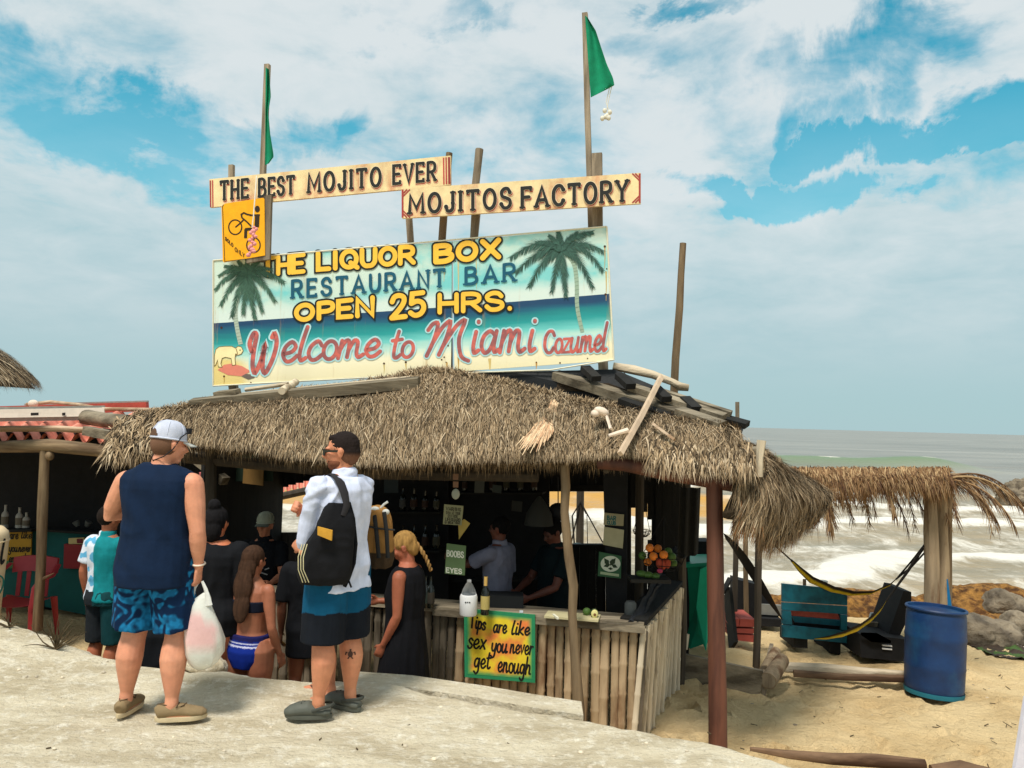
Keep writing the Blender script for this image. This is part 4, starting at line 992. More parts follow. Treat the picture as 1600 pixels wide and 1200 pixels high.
for (x, c) in ((328.5, rgb(150, 60, 56)), (332, rgb(180, 84, 74)), (693, rgb(180, 70, 66)), (697, rgb(170, 64, 60)), (701.5, rgb(140, 52, 50))):
    y = 280 - (x - 328) * .098; ribbon(b, P1, [(x, y + 2), (x + .6, y + 44)], 2.2 if x != 701.5 else 3.4, .0015, c=c, cap=False)
b.build('stripes', 'vcol', s1, smooth=False)
P2 = hut(.30)
s2 = board_sign('factory_sign', P2, [(627, 295), (1001, 270), (1001, 318), (628, 341)], 'long cream board sign lettered MOJITOS FACTORY with red striped corners', rgb(232, 208, 158))
letter(s2, P2, 'MOJITOS', (640, 333), (797, 324), 28, 30, 5.4, BLK, serif=.19, gap=.42, off=.001)
letter(s2, P2, 'FACTORY', (816, 324), (980, 313), 30, 31, 5.6, BLK, serif=.19, gap=.40, off=.001)
rr_ = rgb(160, 62, 58)
for (x0, sx, yt, yb) in ((629, 1, 296, 340), (999.5, -1, 271, 317)):
    b = MB()
    ribbon(b, P2, [(x0, yt), (x0, yb)], 3, .0015, c=rr_, cap=False)
    for k, w_ in ((7, 2.4), (11.5, 2.2)):
        ribbon(b, P2, [(x0 + sx * k, yt), (x0, yt + k)], w_, .0017, c=rr_, cap=False); ribbon(b, P2, [(x0 + sx * k, yb), (x0, yb - k)], w_, .0017, c=rr_, cap=False)
    b.build('stripes', 'vcol', s2, smooth=False)
# bike sign
P3 = hut(.32)
s3 = thing('bike_sign', V(P3.pt(382, 405)), 'yellow metal road sign with an upside down cyclist, reading SOLO ONLY', 'sign')
b = MB(); b.cur = rgb(240, 168, 16)
b.slab([P3.pt(*p) for p in ((349, 320), (352, 318), (411, 309), (413, 311), (414, 399), (350, 410), (348, 408), (346, 323))], BX, .006); b.build('plate', 'vcol', s3, smooth=False)
b = MB(); b.slab([P3.pt(*p, -.008) for p in ((412, 306), (424, 304), (421, 405), (385, 411), (385, 404), (412, 399))], BX, .03); b.build('backing_board', 'old_wood', s3, smooth=False)
b = MB(); K = rgb(48, 34, 18); o_ = .0012
def wheel(cx, cy, r_, a0=0, a1=360):
    pts = [(cx + math.cos(R(a)) * r_, cy + math.sin(R(a)) * r_ * 1.12) for a in range(a0, a1 + 1, 15)]
    if a1 - a0 == 360: ribbon(b, P3, pts[:-1], 2.1, o_, closed=True, c=K)
    else: ribbon(b, P3, pts, 2.1, o_, c=K, cap=False)
wheel(367.5, 355, 10.2); wheel(396, 383, 10.5)
for k, (pts, wd) in enumerate([([(368.5, 354.5), (375, 349), (381, 343)], 2.4), ([(379, 341), (385, 346), (392, 353)], 2.4), ([(378, 340), (377, 335), (381, 332.5), (386, 335), (392, 336)], 2.6), ([(391, 336.5), (405, 335.8)], 2.6), ([(402, 336), (401, 355)], 7.2), ([(394, 357.5), (383, 358.5)], 4.4), ([(384, 358), (383.5, 372)], 4.6), ([(397, 370), (395, 382)], 2.4)]):
    ribbon(b, P3, pts, wd, o_ + .0004 + k * .0002, c=K, cap=(wd < 4))
disc(b, P3, 402, 326.5, 4.0, o_ + .002, K, ry=5.2)
text(b, P3, 'SOLO', (352, 375), (364, 386), 5.2, 5.2, 1.0, .003, K, gap=.3); text(b, P3, 'ONLY', (367, 392), (382, 402.5), 6, 6, 1.0, .003, K, gap=.3)
ribbon(b, P3, [(349, 320), (347.6, 322), (351, 408.5), (385, 404.5)], .9, .003, c=K)
b.build('cyclist_print', 'vcol', s3, smooth=False)
b = MB(); b.cur = rgb(222, 214, 200); b.tube([at(401, 275, 7.2), at(399, 300, 7.15), at(396, 340, 7.12), at(394, 356, 7.12)], .006, 6)
b.cur = rgb(226, 150, 150)
for k in range(16):
    y = 355 + k * 2.9; b.ell(at(397 + 4 * math.sin(k * 1.6) - k * .35, y, 7.1), (ru(.012, .026), .015, ru(.012, .022)), n=8, m=5)
tag(b.build('buoy_string', 'vcol'), 'string of small pink and white shells hanging in front of the yellow sign', 'string')

# posts carrying the signs
def sp(name, pts, t, r_, label, sq=True, mt_='old_wood', cat='post'):
    b = MB(); P = [hp(x, y, t) for x, y in pts]
    if sq:
        for a, c in zip(P, P[1:]): b.beam(a, c, r_[0], r_[1], BX)
    else: b.tube(P, r_, 9, wob=.1)
    return tag(b.build(name, mt_, smooth=not sq), label, cat)
sp('flag_mast', [(412, 410), (411, 268), (418, 101)], .44, (.05, .045), 'tall square mast at left holding a limp green flag')
sp('sign_post', [(361, 330), (362, 258)], .42, (.05, .04), 'short grey post behind the left end of the upper board sign')
sp('sign_post', [(372, 650), (364, 600)], .50, (.08, .05), 'dark post foot under the lower left corner of the big sign')
sp('sign_post', [(416, 408), (419, 306)], .47, (.06, .04), 'grey post behind the yellow road sign')
sp('sign_post', [(690, 382), (694, 330), (702, 239)], .47, [.035, .036, .032], 'round crooked post at the right end of the upper board sign', False, 'pole_wood')
sp('sign_post', [(642, 382), (638, 325)], .47, (.055, .04), 'short flat post under the left end of the lower board sign')
sp('sign_post', [(740, 382), (744, 335), (742, 300), (749, 233)], .46, [.04, .045, .036, .038], 'split dark post standing between the two board signs', False)
sp('sign_post', [(934, 372), (933, 240)], .46, (.09, .05), 'wide grey post behind the right end of the lower board sign')
sp('flag_mast', [(924, 372), (918, 180), (914, 21)], .50, (.05, .045), 'tallest mast at right holding a torn green flag')
# flags
def flag(pts_edge, t, label):
    b = MB(); b.cur = rgb(20, 128, 92)
    (L_, R_) = pts_edge; pl = hut(t)
    def P(u, v):
        a, c = L_(v), R_(v); x = a[0] + (c[0] - a[0]) * u; y = a[1] + (c[1] - a[1]) * u
        return pl.pt(x, y, .04 * math.sin(u * 6 + v * 4) * u + .03)
    b.grid(P, 14, 26, lambda u, v: tuple(q * (1 + .15 * math.sin(u * 9 + v * 5)) for q in rgb(20, 128, 92)))
    vs = list(b.v); n0 = len(vs); b.v += [q + BX * .004 for q in vs]; b.c += b.c[:n0]; b.f += [tuple(n0 + i for i in reversed(f)) for f in b.f[:]]; b.mi += [0] * len(b.mi)
    return tag(b.build('flag', 'vcloth'), label, 'flag')
def tb(tab): 
    return lambda v: (interp(v, [(a, b) for a, b, c in tab]), interp(v, [(a, c) for a, b, c in tab]))
flag((tb([(0, 914, 24), (1, 923, 152)]), tb([(0, 918, 27), (.2, 931, 48), (.4, 940, 76), (.55, 948, 100), (.75, 958, 122), (.85, 960, 133), (1, 951, 138)])), .47, 'green torn pennant flying from the tallest mast')
flag((tb([(0, 415, 105), (1, 414, 258)]), tb([(0, 420, 108), (.3, 423, 150), (.45, 419, 175), (.7, 422, 210), (.9, 427, 240), (.97, 427, 246), (1, 420, 255)])), .40, 'faded green flag hanging limp down the left mast')
b = MB(); b.cur = rgb(215, 210, 195)
for dx_ in (0, 3): b.tube([hp(956 - dx_, 134, .45), hp(950 - dx_, 160, .45), hp(948 + dx_, 172, .45)], .004, 5)
for k in range(7): b.ell(hp(947 + ru(-6, 6), 180 + ru(-8, 6), .45), (.02, .02, .024), n=8, m=6)
tag(b.build('shell_string', 'vcol'), 'bunch of small pale shells dangling from the torn flag', 'string')
# counter signs
def tips(t, quad, label, w_all=True):
    pl = hut(t); o = thing('tips_sign', V(pl.pt((quad[0][0] + quad[1][0]) / 2, quad[2][1])), label, 'sign')
    b = MB(); b.slab([pl.pt(*p) for p in quad], BX, .02); b.cur = rgb(40, 130, 86); b.c = [rgb(40, 130, 86)] * len(b.v); b.build('board', 'vcol', o, smooth=False)
    inner = [(quad[0][0] + 5, quad[0][1] + 5), (quad[1][0] - 5, quad[1][1] + 5), (quad[2][0] - 5, quad[2][1] - 6), (quad[3][0] + 5, quad[3][1] - 5)]
    b = MB()
    def cf(u, v):
        e = min(u, 1 - u, v, 1 - v); k = sst(0, .09, e + .02 * fbm(u * 6, v * 6)); n_ = .5 + .9 * fbm(u * 2.6, v * 2.6, 5)
        a = V(rgb(232, 204, 48)).lerp(V(rgb(232, 128, 66)), sst(.25, .95, n_)); q = V(rgb(70, 150, 86)).lerp(a, k); return tuple(q)
    b.grid(lambda u, v: quadpt(pl, inner, u, v, .0015), 40, 40, cf); b.build('painted_face', 'vcol', o); return o, pl
tq = [(725, 951), (836, 961), (836, 1067), (726, 1058)]
o, pl = tips(-.07, tq, 'bright green edged yellow tips sign on the counter front, fully in view')
INK = [(0, rgb(24, 22, 18), 0, 0)]
for (tx, a, b_, h0, h1, w_) in (('Tips', (733, 980), (758, 984), 23, 20, 3), ('are', (771, 988), (791, 989), 22, 22, 2.8), ('like', (799, 991), (827, 992), 21, 21, 2.9), ('sex', (731, 1012), (758, 1014), 27, 25, 3), ('you', (768, 1018), (792, 1020), 24, 24, 2.9), ('never', (797, 1020), (832, 1023), 24, 24, 2.7), ('get', (741, 1042), (765, 1045), 26, 26, 2.9), ('enough', (778, 1049), (828, 1054), 27, 27, 2.8)):
    letter(o, pl, tx, a, b_, h0, h1, w_, INK, slant=.16, gap=.12, off=.003)
tq = [(452, 922), (500, 924), (500, 1030), (450, 1022)]
o, pl = tips(-.07, tq, 'shaded second tips sign on the counter behind the man in the white shirt')
for (tx, a, b_, h0, h1, w_) in (('Tips', (457, 952), (486, 955), 22, 20, 2.8), ('sex', (457, 976), (484, 978), 26, 24, 2.8), ('get', (463, 1004), (490, 1006), 26, 24, 2.8)):
    letter(o, pl, tx, a, b_, h0, h1, w_, INK, slant=.16, gap=.12, off=.003)
def small_sign(name, t, quad, c, label, lines, ink, mat_='vcol'):
    pl = hut(t); o = thing(name, V(pl.pt(quad[3][0], quad[3][1])), label, 'sign'); b = MB(); b.cur = c; b.slab([pl.pt(*p) for p in quad], BX, .008); b.build('board', mat_, o, smooth=False)
    for (tx, a, b_, h_, w_) in lines: letter(o, pl, tx, a, b_, h_, h_, w_, [(0, ink, 0, 0)], gap=.3, off=.001)
    return o, pl
small_sign('warning_sign', -.02, [(694, 788), (724, 790.5), (721, 821), (692, 819)], rgb(140, 136, 100), 'small khaki warning sign hanging in the bar above the green one', [('WARNING', (697, 797), (720, 799), 5, 1), ('SWIM AT YOUR', (697, 803), (719, 804.5), 4, .7), ('OWN RISK', (700, 808), (715, 809), 4, .7), ('LIFEGUARD', (696, 813.5), (719, 815), 4.6, .9), ('ON BREAK TODAY', (695, 818), (719, 819), 3.4, .7)], rgb(60, 56, 40))
pl = hut(.0); b = MB(); b.cur = rgb(165, 140, 70); b.slab([pl.pt(*p) for p in ((725, 811), (734.5, 818), (717, 843), (716, 818))], BX, .008); tag(b.build('arrow_sign', 'vcol', smooth=False), 'mustard triangular arrow board pointing right behind the khaki sign', 'sign')
small_sign('eyes_sign', -.02, [(698, 849), (728, 853), (726, 899), (695, 896)], rgb(96, 118, 78), 'green hanging sign with pale words BOOBS and EYES', [('BOOBS', (698.5, 869), (724, 871.5), 9, 1.7), ('EYES', (697.5, 894), (721, 896.5), 7, 1.7)], rgb(215, 215, 195))
o, pl = small_sign('leaf_sign', .47, [(936, 862), (971, 869), (970, 904), (934, 900)], rgb(52, 92, 62), 'square green sign with leaves in a white oval above the counter', [], rgb(200, 210, 190))
b = MB(); disc(b, pl, 954, 881, 15.5, .0012, rgb(205, 210, 190), n=24, ry=12.5)
for k, (x0, y0, x1, y1) in enumerate(((944, 872, 952, 884), (962, 872, 953, 884), (943, 885, 954, 882), (965, 887, 955, 882), (950, 888, 958, 889), (957, 873, 954, 884))):
    a, c_ = V((x0, y0)), V((x1, y1)); d = c_ - a; nn = V((-d.y, d.x)) * .28; m_ = (a + c_) / 2; fill(b, pl, [a, m_ + nn, c_, m_ - nn], .002 + k * .0004, rgb(46, 62, 42))
ribbon(b, pl, [(938, 895), (967, 899)], 4, .0015, c=rgb(160, 175, 140), cap=False); b.build('leaf_print', 'vcol', o, smooth=False)
small_sign('notice', .5, [(944, 801), (975, 804), (974, 822), (943, 820)], rgb(150, 142, 112), 'upper faded notice with teal print nailed to the dark post', [('BAR', (949, 812), (962, 813), 6, 1.6), ('CLUB', (949, 819), (962, 820), 5, 1.4)], rgb(30, 90, 90))
small_sign('notice', .5, [(944, 823), (975, 828), (973, 857), (942, 851)], rgb(172, 166, 134), 'lower blank yellowed notice below the teal one', [], rgb(90, 86, 60))
b = MB(); pl = hut(.53); b.slab([pl.pt(*p) for p in ((942, 728), (980, 728), (979, 965), (948, 960))], BX, .03); b.build('post_board', 'black', bar, smooth=False)
small_sign('menu_board', 1.4, [(381, 722), (412, 718), (411, 759), (379, 755)], rgb(120, 90, 46), 'dim amber menu board hanging at the left inside the bar', [('MENU', (385, 733), (408, 732), 5, 1.2)], rgb(70, 44, 24))
b = MB(); pl = hut(1.5); b.cur = rgb(30, 46, 34); b.slab([pl.pt(*p) for p in ((364, 706), (426, 704), (426, 752), (364, 752))], BX, .02); tag(b.build('green_board', 'vcol', smooth=False), 'dark green panel behind the amber menu board', 'panel')
# ================================================================ PEOPLE
def remesh(mb, name, mat_, parent, voxel, smooth=2, colf=None, wr=None, fac=.5):
    """one continuous skin over overlapping forms; wr(p) gives a fold height along the normal"""
    me = bpy.data.meshes.new('tmp'); me.from_pydata([tuple(q) for q in mb.v], [], mb.f); me.update()
    o = bpy.data.objects.new('tmp', me); COL.objects.link(o)
    md = o.modifiers.new('r', 'REMESH'); md.mode = 'VOXEL'; md.voxel_size = voxel; md.use_smooth_shade = True
    if smooth:
        sm = o.modifiers.new('s', 'SMOOTH'); sm.iterations = smooth; sm.factor = fac
    dg = bpy.context.evaluated_depsgraph_get(); dg.update()
    ev = o.evaluated_get(dg); m2 = bpy.data.meshes.new_from_object(ev)
    bpy.data.objects.remove(o); bpy.data.meshes.remove(me)
    if wr:
        nr = [v.normal.copy() for v in m2.vertices]
        for v, n_ in zip(m2.vertices, nr): v.co += n_ * wr(v.co)
        m2.update()
    m2.name = name; m2.materials.clear(); m2.materials.append(MATS[mat_])
    ca = m2.color_attributes.new('Col', 'FLOAT_COLOR', 'POINT')
    c = colf if colf else (lambda p: (.5, .5, .5))
    arr = []
    for v in m2.vertices:
        q = c(v.co) if callable(c) else c; arr += [q[0], q[1], q[2], 1]
    ca.data.foreach_set('color', arr); m2.polygons.foreach_set('use_smooth', [True] * len(m2.polygons))
    oo = bpy.data.objects.new(name, m2); oo.parent = parent; COL.objects.link(oo); return oo
def folds(amp, sc=(9, 9, 5), seed=0.0, ridged=True):
    def f(p):
        q = V((p.x * sc[0] + seed, p.y * sc[1] + seed, p.z * sc[2]))
        a = mn.noise(q + V((0, 0, 1.5 * mn.noise(q * .6)))); b_ = mn.noise(q * 2.3)
        return amp * ((1 - abs(a) * 2.6) * .6 + b_ * .5)
    return f
TORSO = [(.86, -.005, .165, .118), (.93, -.01, .172, .122), (1.0, 0, .163, .112), (1.08, .0, .150, .102), (1.16, .0, .152, .106), (1.25, .0, .165, .115), (1.34, -.005, .176, .118), (1.41, -.01, .176, .108), (1.455, -.012, .15, .088), (1.49, -.012, .11, .07), (1.52, -.008, .07, .06)]
DEF = dict(rS=(.185, -.01, 1.425), lS=(-.185, -.01, 1.425), rE=(.235, -.02, 1.13), rW=(.24, .06, .88), lE=(-.235, -.02, 1.13), lW=(-.24, .06, .88),
           rH=(.09, 0, .92), lH=(-.09, 0, .92), rK=(.105, .02, .50), rA=(.11, -.01, .085), lK=(-.105, .02, .50), lA=(-.11, -.01, .085), rF=-8, lF=8, rC=.6, lC=.6)
def torso_rings(wd, dp, gut=0, z0=.0, z1=9, infl=0.0, n=20, hip=1.0, shift=0, bust=0):
    rs = []
    for (z, cy, rx, ry) in TORSO:
        if z < z0 - .001 or z > z1 + .001: continue
        g = gut * math.exp(-((z - 1.08) / .13) ** 2); h = hip if z < 1.04 else 1
        bu = bust * math.exp(-((z - 1.28) / .06) ** 2)
        ax, ay = rx * wd * h + infl + g * .5, ry * dp * h + infl + g * .5 + bu * .5; cc = V((0, cy + g * .5 + bu * .5, z))
        ring = []
        for k in range(n):
            a = 2 * math.pi * k / n; c_, s_ = math.cos(a), math.sin(a)
            ring.append(cc + V((math.copysign(abs(c_) ** .82, c_) * ax, math.copysign(abs(s_) ** .9, s_) * ay, 0)))
        rs.append(ring)
    return rs
def limb(mb, P, r_, n=12, flat=1.0, rc=True):
    mb.tube(P, r_, n, flat=flat, rnd_cap=rc)
def hand(mb, W, d, palm, curl, side, k=1.0, thumb=None):
    """W wrist, d pointing direction, palm normal, curl 0..1.5"""
    d = V(d).normalized(); pn = V(palm); pn = (pn - d * pn.dot(d)).normalized(); s_ = d.cross(pn).normalized() * side
    W = V(W); L = .095 * k
    mb.tube([W - d * .01, W + d * .03 * k, W + d * .07 * k, W + d * L], [(.024 * k, .018 * k), (.036 * k, .016 * k), (.041 * k, .015 * k), (.038 * k, .012 * k)], 12, side=s_)
    for i, (o, ln) in enumerate(((.030, .068), (.0105, .078), (-.0095, .073), (-.028, .056))):
        p = W + d * (L - .008) * 1 + s_ * o * k; dd = d.copy(); P = [p]; cu = curl * ru(.85, 1.1); a0 = .15 * i * 0
        for seg in (.45, .32, .26):
            ang = cu * (.55 if seg == .45 else .75); q = math.cos(ang) * dd + math.sin(ang) * pn; pn2 = -math.sin(ang) * dd + math.cos(ang) * pn
            dd, pnn = q.normalized(), pn2
            P.append(P[-1] + dd * ln * seg * k); pn = pnn.normalized()
        mb.tube(P, [.0098 * k, .0092 * k, .0086 * k, .0078 * k], 8, rnd_cap=True)
        pn = V(palm); pn = (pn - d * pn.dot(d)).normalized()
    td = (s_ * .75 + d * .7 + pn * .35 * (1 + curl)).normalized(); p = W + d * .022 * k + s_ * .024 * k
    mb.tube([p, p + td * .036 * k, p + td * .036 * k + (td * .5 + d * .7 + pn * .4 * curl).normalized() * .042 * k], [.014 * k, .0115 * k, .0095 * k], 8, rnd_cap=True)
def head_parts(mb, Rm, piv, k=1.0, female=False):
    def T(p): return piv + Rm @ (V(p) * k)
    mb.ell(T((0, -.012, .105)), (.077 * k, .098 * k, .098 * k), Rm, 18, 12)
    mb.ell(T((0, .022, .05)), (.062 * k, .074 * k, .082 * k), Rm, 16, 10)
    mb.ell(T((0, .048, -.008)), (.040 * k, .040 * k, .034 * k), Rm, 12, 8)          # chin
    mb.tube([T((0, .088, .098)), T((0, .103, .075)), T((0, .118, .052)), T((0, .098, .040))], [.010 * k, .0125 * k, .0165 * k, .012 * k], 8, rnd_cap=True)
    mb.ell(T((0, .082, .100)), (.058 * k, .022 * k, .013 * k), Rm, 10, 6)           # brow
    for s_ in (-1, 1):
        mb.ell(T((s_ * .040, .070, .058)), (.022 * k, .022 * k, .024 * k), Rm, 10, 6)
        E = Rm @ Euler((0, 0, s_ * -.35)).to_matrix(); mb.ell(T((s_ * .080, -.008, .068)), (.009 * k, .020 * k, .032 * k), E, 10, 8); mb.ell(T((s_ * .086, -.016, .082)), (.007 * k, .016 * k, .018 * k), E, 8, 6)
    mb.ell(T((0, .092, .022)), (.024 * k, .012 * k, .006 * k), Rm, 10, 6); mb.ell(T((0, .090, .011)), (.021 * k, .012 * k, .007 * k), Rm, 10, 6)
    return T
def person(loc, yaw, H, label, pose={}, wd=1.0, dp=1.0, gut=0, arm=1.0, leg=1.0, skin=rgb(200, 138, 104), head=(0, 0), vox=.008, group=None, hands=True, bust=0, hip=1.0, headoff=(0, 0, 0), nofeet=False, lean=0):
    o = thing('person', V(loc), label, 'person', group, R(yaw)); k = H / 1.8; o.scale = (k, k, k)
    p = dict(DEF); p.update(pose); q = {a: (V(b) if isinstance(b, tuple) else b) for a, b in p.items()}
    mb = MB()
    mb.rings(torso_rings(wd * .97, dp, gut, bust=bust, hip=hip))
    piv = V((0, -.005, 1.575)) + V(headoff)
    Rm = (Matrix.Rotation(R(head[0]), 3, 'Z') @ Matrix.Rotation(R(head[1]), 3, 'X'))
    mb.tube([V((0, -.012, 1.44)), V((0, -.012, 1.53)).lerp(piv, .2), piv + Rm @ V((0, -.012, .06))], [.066 * (.8 + .2 * wd), .056 * (.8 + .2 * wd), .055], 14)
    T = head_parts(mb, Rm, piv)
    for s_, S_, E_, W_, C_ in ((1, 'rS', 'rE', 'rW', 'rC'), (-1, 'lS', 'lE', 'lW', 'lC')):
        S0, E, W = q[S_] , q[E_], q[W_]; S0 = V((S0.x * wd, S0.y, S0.z))
        mb.ell(S0 + V((-.01 * s_, 0, 0)), (.066 * arm, .062 * arm, .062 * arm), None, 14, 9)
        w5 = arm * .5 + .5; limb(mb, [S0, S0.lerp(E, .25), S0.lerp(E, .5), S0.lerp(E, .82), E, E.lerp(W, .22), E.lerp(W, .5), E.lerp(W, .8), W], [.058 * arm, .056 * arm, .052 * arm, .043 * arm, .040 * arm, .043 * arm, .038 * arm, .029 * w5, .026 * w5], 14)
        if hands:
            d = q.get(S_[0] + 'D') or (W - E).normalized(); pn = q.get(S_[0] + 'N') or V((-s_, .2, 0))
            hand(mb, W, d, pn, q[C_], 1 if V(d).cross(V(pn)).dot(V((0, 1, 0))) >= 0 else -1)
    for s_, Hh, K, A, F in ((1, 'rH', 'rK', 'rA', 'rF'), (-1, 'lH', 'lK', 'lA', 'lF')):
        h, kn, a = q[Hh], q[K], q[A]; h = V((h.x * hip, h.y, h.z))
        b_ = V((0, -.022, 0)); q5 = leg ** .4
        limb(mb, [h + V((0, 0, .02)), h.lerp(kn, .35), h.lerp(kn, .75), h.lerp(kn, .93) + V((0, .008, 0)), kn + V((0, .004, 0)), kn.lerp(a, .10) + b_ * .2, kn.lerp(a, .22) + b_ * .7, kn.lerp(a, .36) + b_, kn.lerp(a, .50) + b_ * .8, kn.lerp(a, .68) + b_ * .4, kn.lerp(a, .88), a],
             [.098 * leg * hip, .088 * leg * hip, .069 * leg, .061 * leg, .057 * leg, .056 * leg, .060 * leg, .062 * leg, .056 * leg, .044 * leg, .035 * q5, .037 * q5], 16)
        if not nofeet:
            f = Matrix.Rotation(R(q[F]), 3, 'Z'); fb = V((a.x, a.y, 0))
            mb.tube([fb + f @ V((0, -.045, .035)), fb + f @ V((0, -.02, .045)), fb + f @ V((0, .05, .040)), fb + f @ V((0, .12, .024)), fb + f @ V((0, .175, .016))], [(.026, .03), (.033, .042), (.038, .036), (.046, .022), (.034, .013)], 12, side=f @ V((1, 0, 0)))
            mb.tube([a, fb + f @ V((0, -.005, .05))], [.036 * leg ** .4, .036], 10, rnd_cap=True)
    red = rgb(196, 112, 88)
    def sc_(pt):
        t = .5 + .5 * mn.noise(pt * 6); return tuple(V(skin).lerp(V(red), .35 * t))
    remesh(mb, 'body', 'skin', o, vox, 2, sc_)
    e = MB(); e.cur = rgb(30, 24, 20)
    for s_ in (-1, 1): e.ell(T((s_ * .031, .0835, .078)), (.011, .008, .006), Rm, 8, 6)
    e.build('eyes', 'vcol', o, local=True)
    return o, q, T, Rm, piv
def hem(z, amp=.006, k=14): return lambda x, y: z + amp * math.sin(k * math.atan2(y, x))
def shirt(o, q, wd, dp, gut, z0, c, vox=.008, infl=.018, sleeve=None, sr=.062, collar=True, mat_='vcloth', wr=None, z1=1.50, name='shirt', hip=1.0, bust=0, flare=0.0):
    mb = MB(); rs = torso_rings(wd * .97, dp, gut, z0, z1, infl, hip=hip, bust=bust)
    # start exactly at the hem
    first = [V((p.x * (1 + flare), p.y * (1 + flare), z0)) for p in rs[0]]
    mb.rings([first] + rs)
    if sleeve:
        for S_, E_, W_, s_ in (('rS', 'rE', 'rW', 1), ('lS', 'lE', 'lW', -1)):
            S0 = V((q[S_].x * wd, q[S_].y, q[S_].z)); E, W = q[E_], q[W_]
            mb.ell(S0 + V((-.012 * s_, 0, -.005)), (sr + .014, sr + .01, sr + .01))
            t = sleeve
            if t <= 1: mb.tube([S0, S0.lerp(E, t * .5), S0.lerp(E, t)], [sr + .006, sr + .006, sr + .008], 14)
            else:
                mb.tube([S0, S0.lerp(E, .5), E], [sr + .006, sr, sr * .92], 14, rnd_cap=True); w_ = t - 1; mb.tube([E, E.lerp(W, w_ * .6), E.lerp(W, w_)], [sr * .92, sr * .88, sr * .80], 14)
                mb.tube([E.lerp(W, w_ - .07), E.lerp(W, w_ + .01)], sr * .86, 14)
    if collar: mb.tube([V((0, -.012, z1 - .03)), V((0, -.008, z1 + .045))], [.082, .072], 16)
    return remesh(mb, name, mat_, o, vox, 2, c, wr or folds(.006))
def shorts(o, q, wd, dp, gut, z0, c, vox=.008, infl=.022, leg=1.0, z1=1.0, mat_='vcloth', wr=None, hip=1.0, name='shorts', flare=1.0):
    mb = MB(); mb.rings(torso_rings(wd * .97, dp, gut * .4, .86, z1, infl, hip=hip))
    for Hh, K in (('rH', 'rK'), ('lH', 'lK')):
        h, kn = q[Hh], q[K]; h = V((h.x * hip, h.y, h.z)); t = (h.z - z0) / (h.z - kn.z); e = h.lerp(kn, t)
        mb.tube([h + V((0, 0, .03)), h.lerp(e, .5), e], [.112 * leg * hip, .105 * leg * flare * hip, .104 * leg * flare * hip], 16)
    return remesh(mb, name, mat_, o, vox, 2, c, wr or folds(.005, (11, 11, 4)))

# ---- 1: man in the navy sleeveless shirt
NV = rgb(13, 31, 56)
pose1 = dict(rS=(.188, -.01, 1.405), lS=(-.188, -.01, 1.405), rE=(.27, -.03, 1.125), rW=(.262, .02, .905), lE=(-.335, .02, 1.20), lW=(-.12, .26, 1.24), rK=(.14, .03, .50), rA=(.155, -.03, .085), lK=(-.135, .03, .50), lA=(-.165, .02, .085), rF=-66, lF=6, rC=1.25, lC=.5,
             rN=V((-1, .1, 0)), rD=V((-.04, .02, -1)))
W1, D1 = 1.14, 1.2
p1loc = V((-2.14, 4.93, .02))
man1, q1, T1, R1, piv1 = person(p1loc, -6, 1.80, 'large man seen from behind in white cap, navy sleeveless shirt and blue shorts', pose1, wd=W1, dp=D1, gut=.05, arm=1.18, leg=1.28, skin=rgb(214, 150, 118), head=(-34, -8), vox=.0065, headoff=(.03, .02, -.01))
mb = MB(); rs = []
for (z, cy, rx, ry) in [(.80, 0, .234, .195), (.88, 0, .232, .195), (.98, .01, .228, .185), (1.08, .015, .218, .172), (1.2, .01, .215, .165), (1.3, 0, .214, .155), (1.38, -.005, .226, .146), (1.43, -.01, .228, .128), (1.468, -.012, .205, .104), (1.50, -.014, .15, .086), (1.525, -.012, .094, .075)]:
    rs.append([V((math.copysign(abs(math.cos(a)) ** .8, math.cos(a)) * rx, cy + math.copysign(abs(math.sin(a)) ** .9, math.sin(a)) * ry, z)) for a in [6.2832 * k / 24 for k in range(24)]])
mb.rings(rs); remesh(mb, 'sleeveless_shirt', 'vcloth', man1, .007, 2, lambda p: NV, lambda p: folds(.011, (5, 5, 3))(p) + .004 * math.sin(p.x * 30 + p.z * 14 + 5 * mn.noise(p * 4)))
def tie(p):
    v = mn.noise(V((p.x * 15, p.y * 15, p.z * 15)) + 2.4 * V((mn.noise(p * 7), mn.noise(p * 7 + V((5, 0, 0))), mn.noise(p * 7 + V((0, 5, 0))))))
    t = sst(-.08, .22, v) * (.55 + .45 * sst(-.25, .25, mn.noise(p * 38))); return tuple(V(rgb(8, 34, 66)).lerp(V(rgb(26, 118, 168)), t))
shorts(man1, q1, W1, D1, .05, .535, tie, .0055, .018, 1.26, .90, wr=folds(.012, (9, 9, 3)))
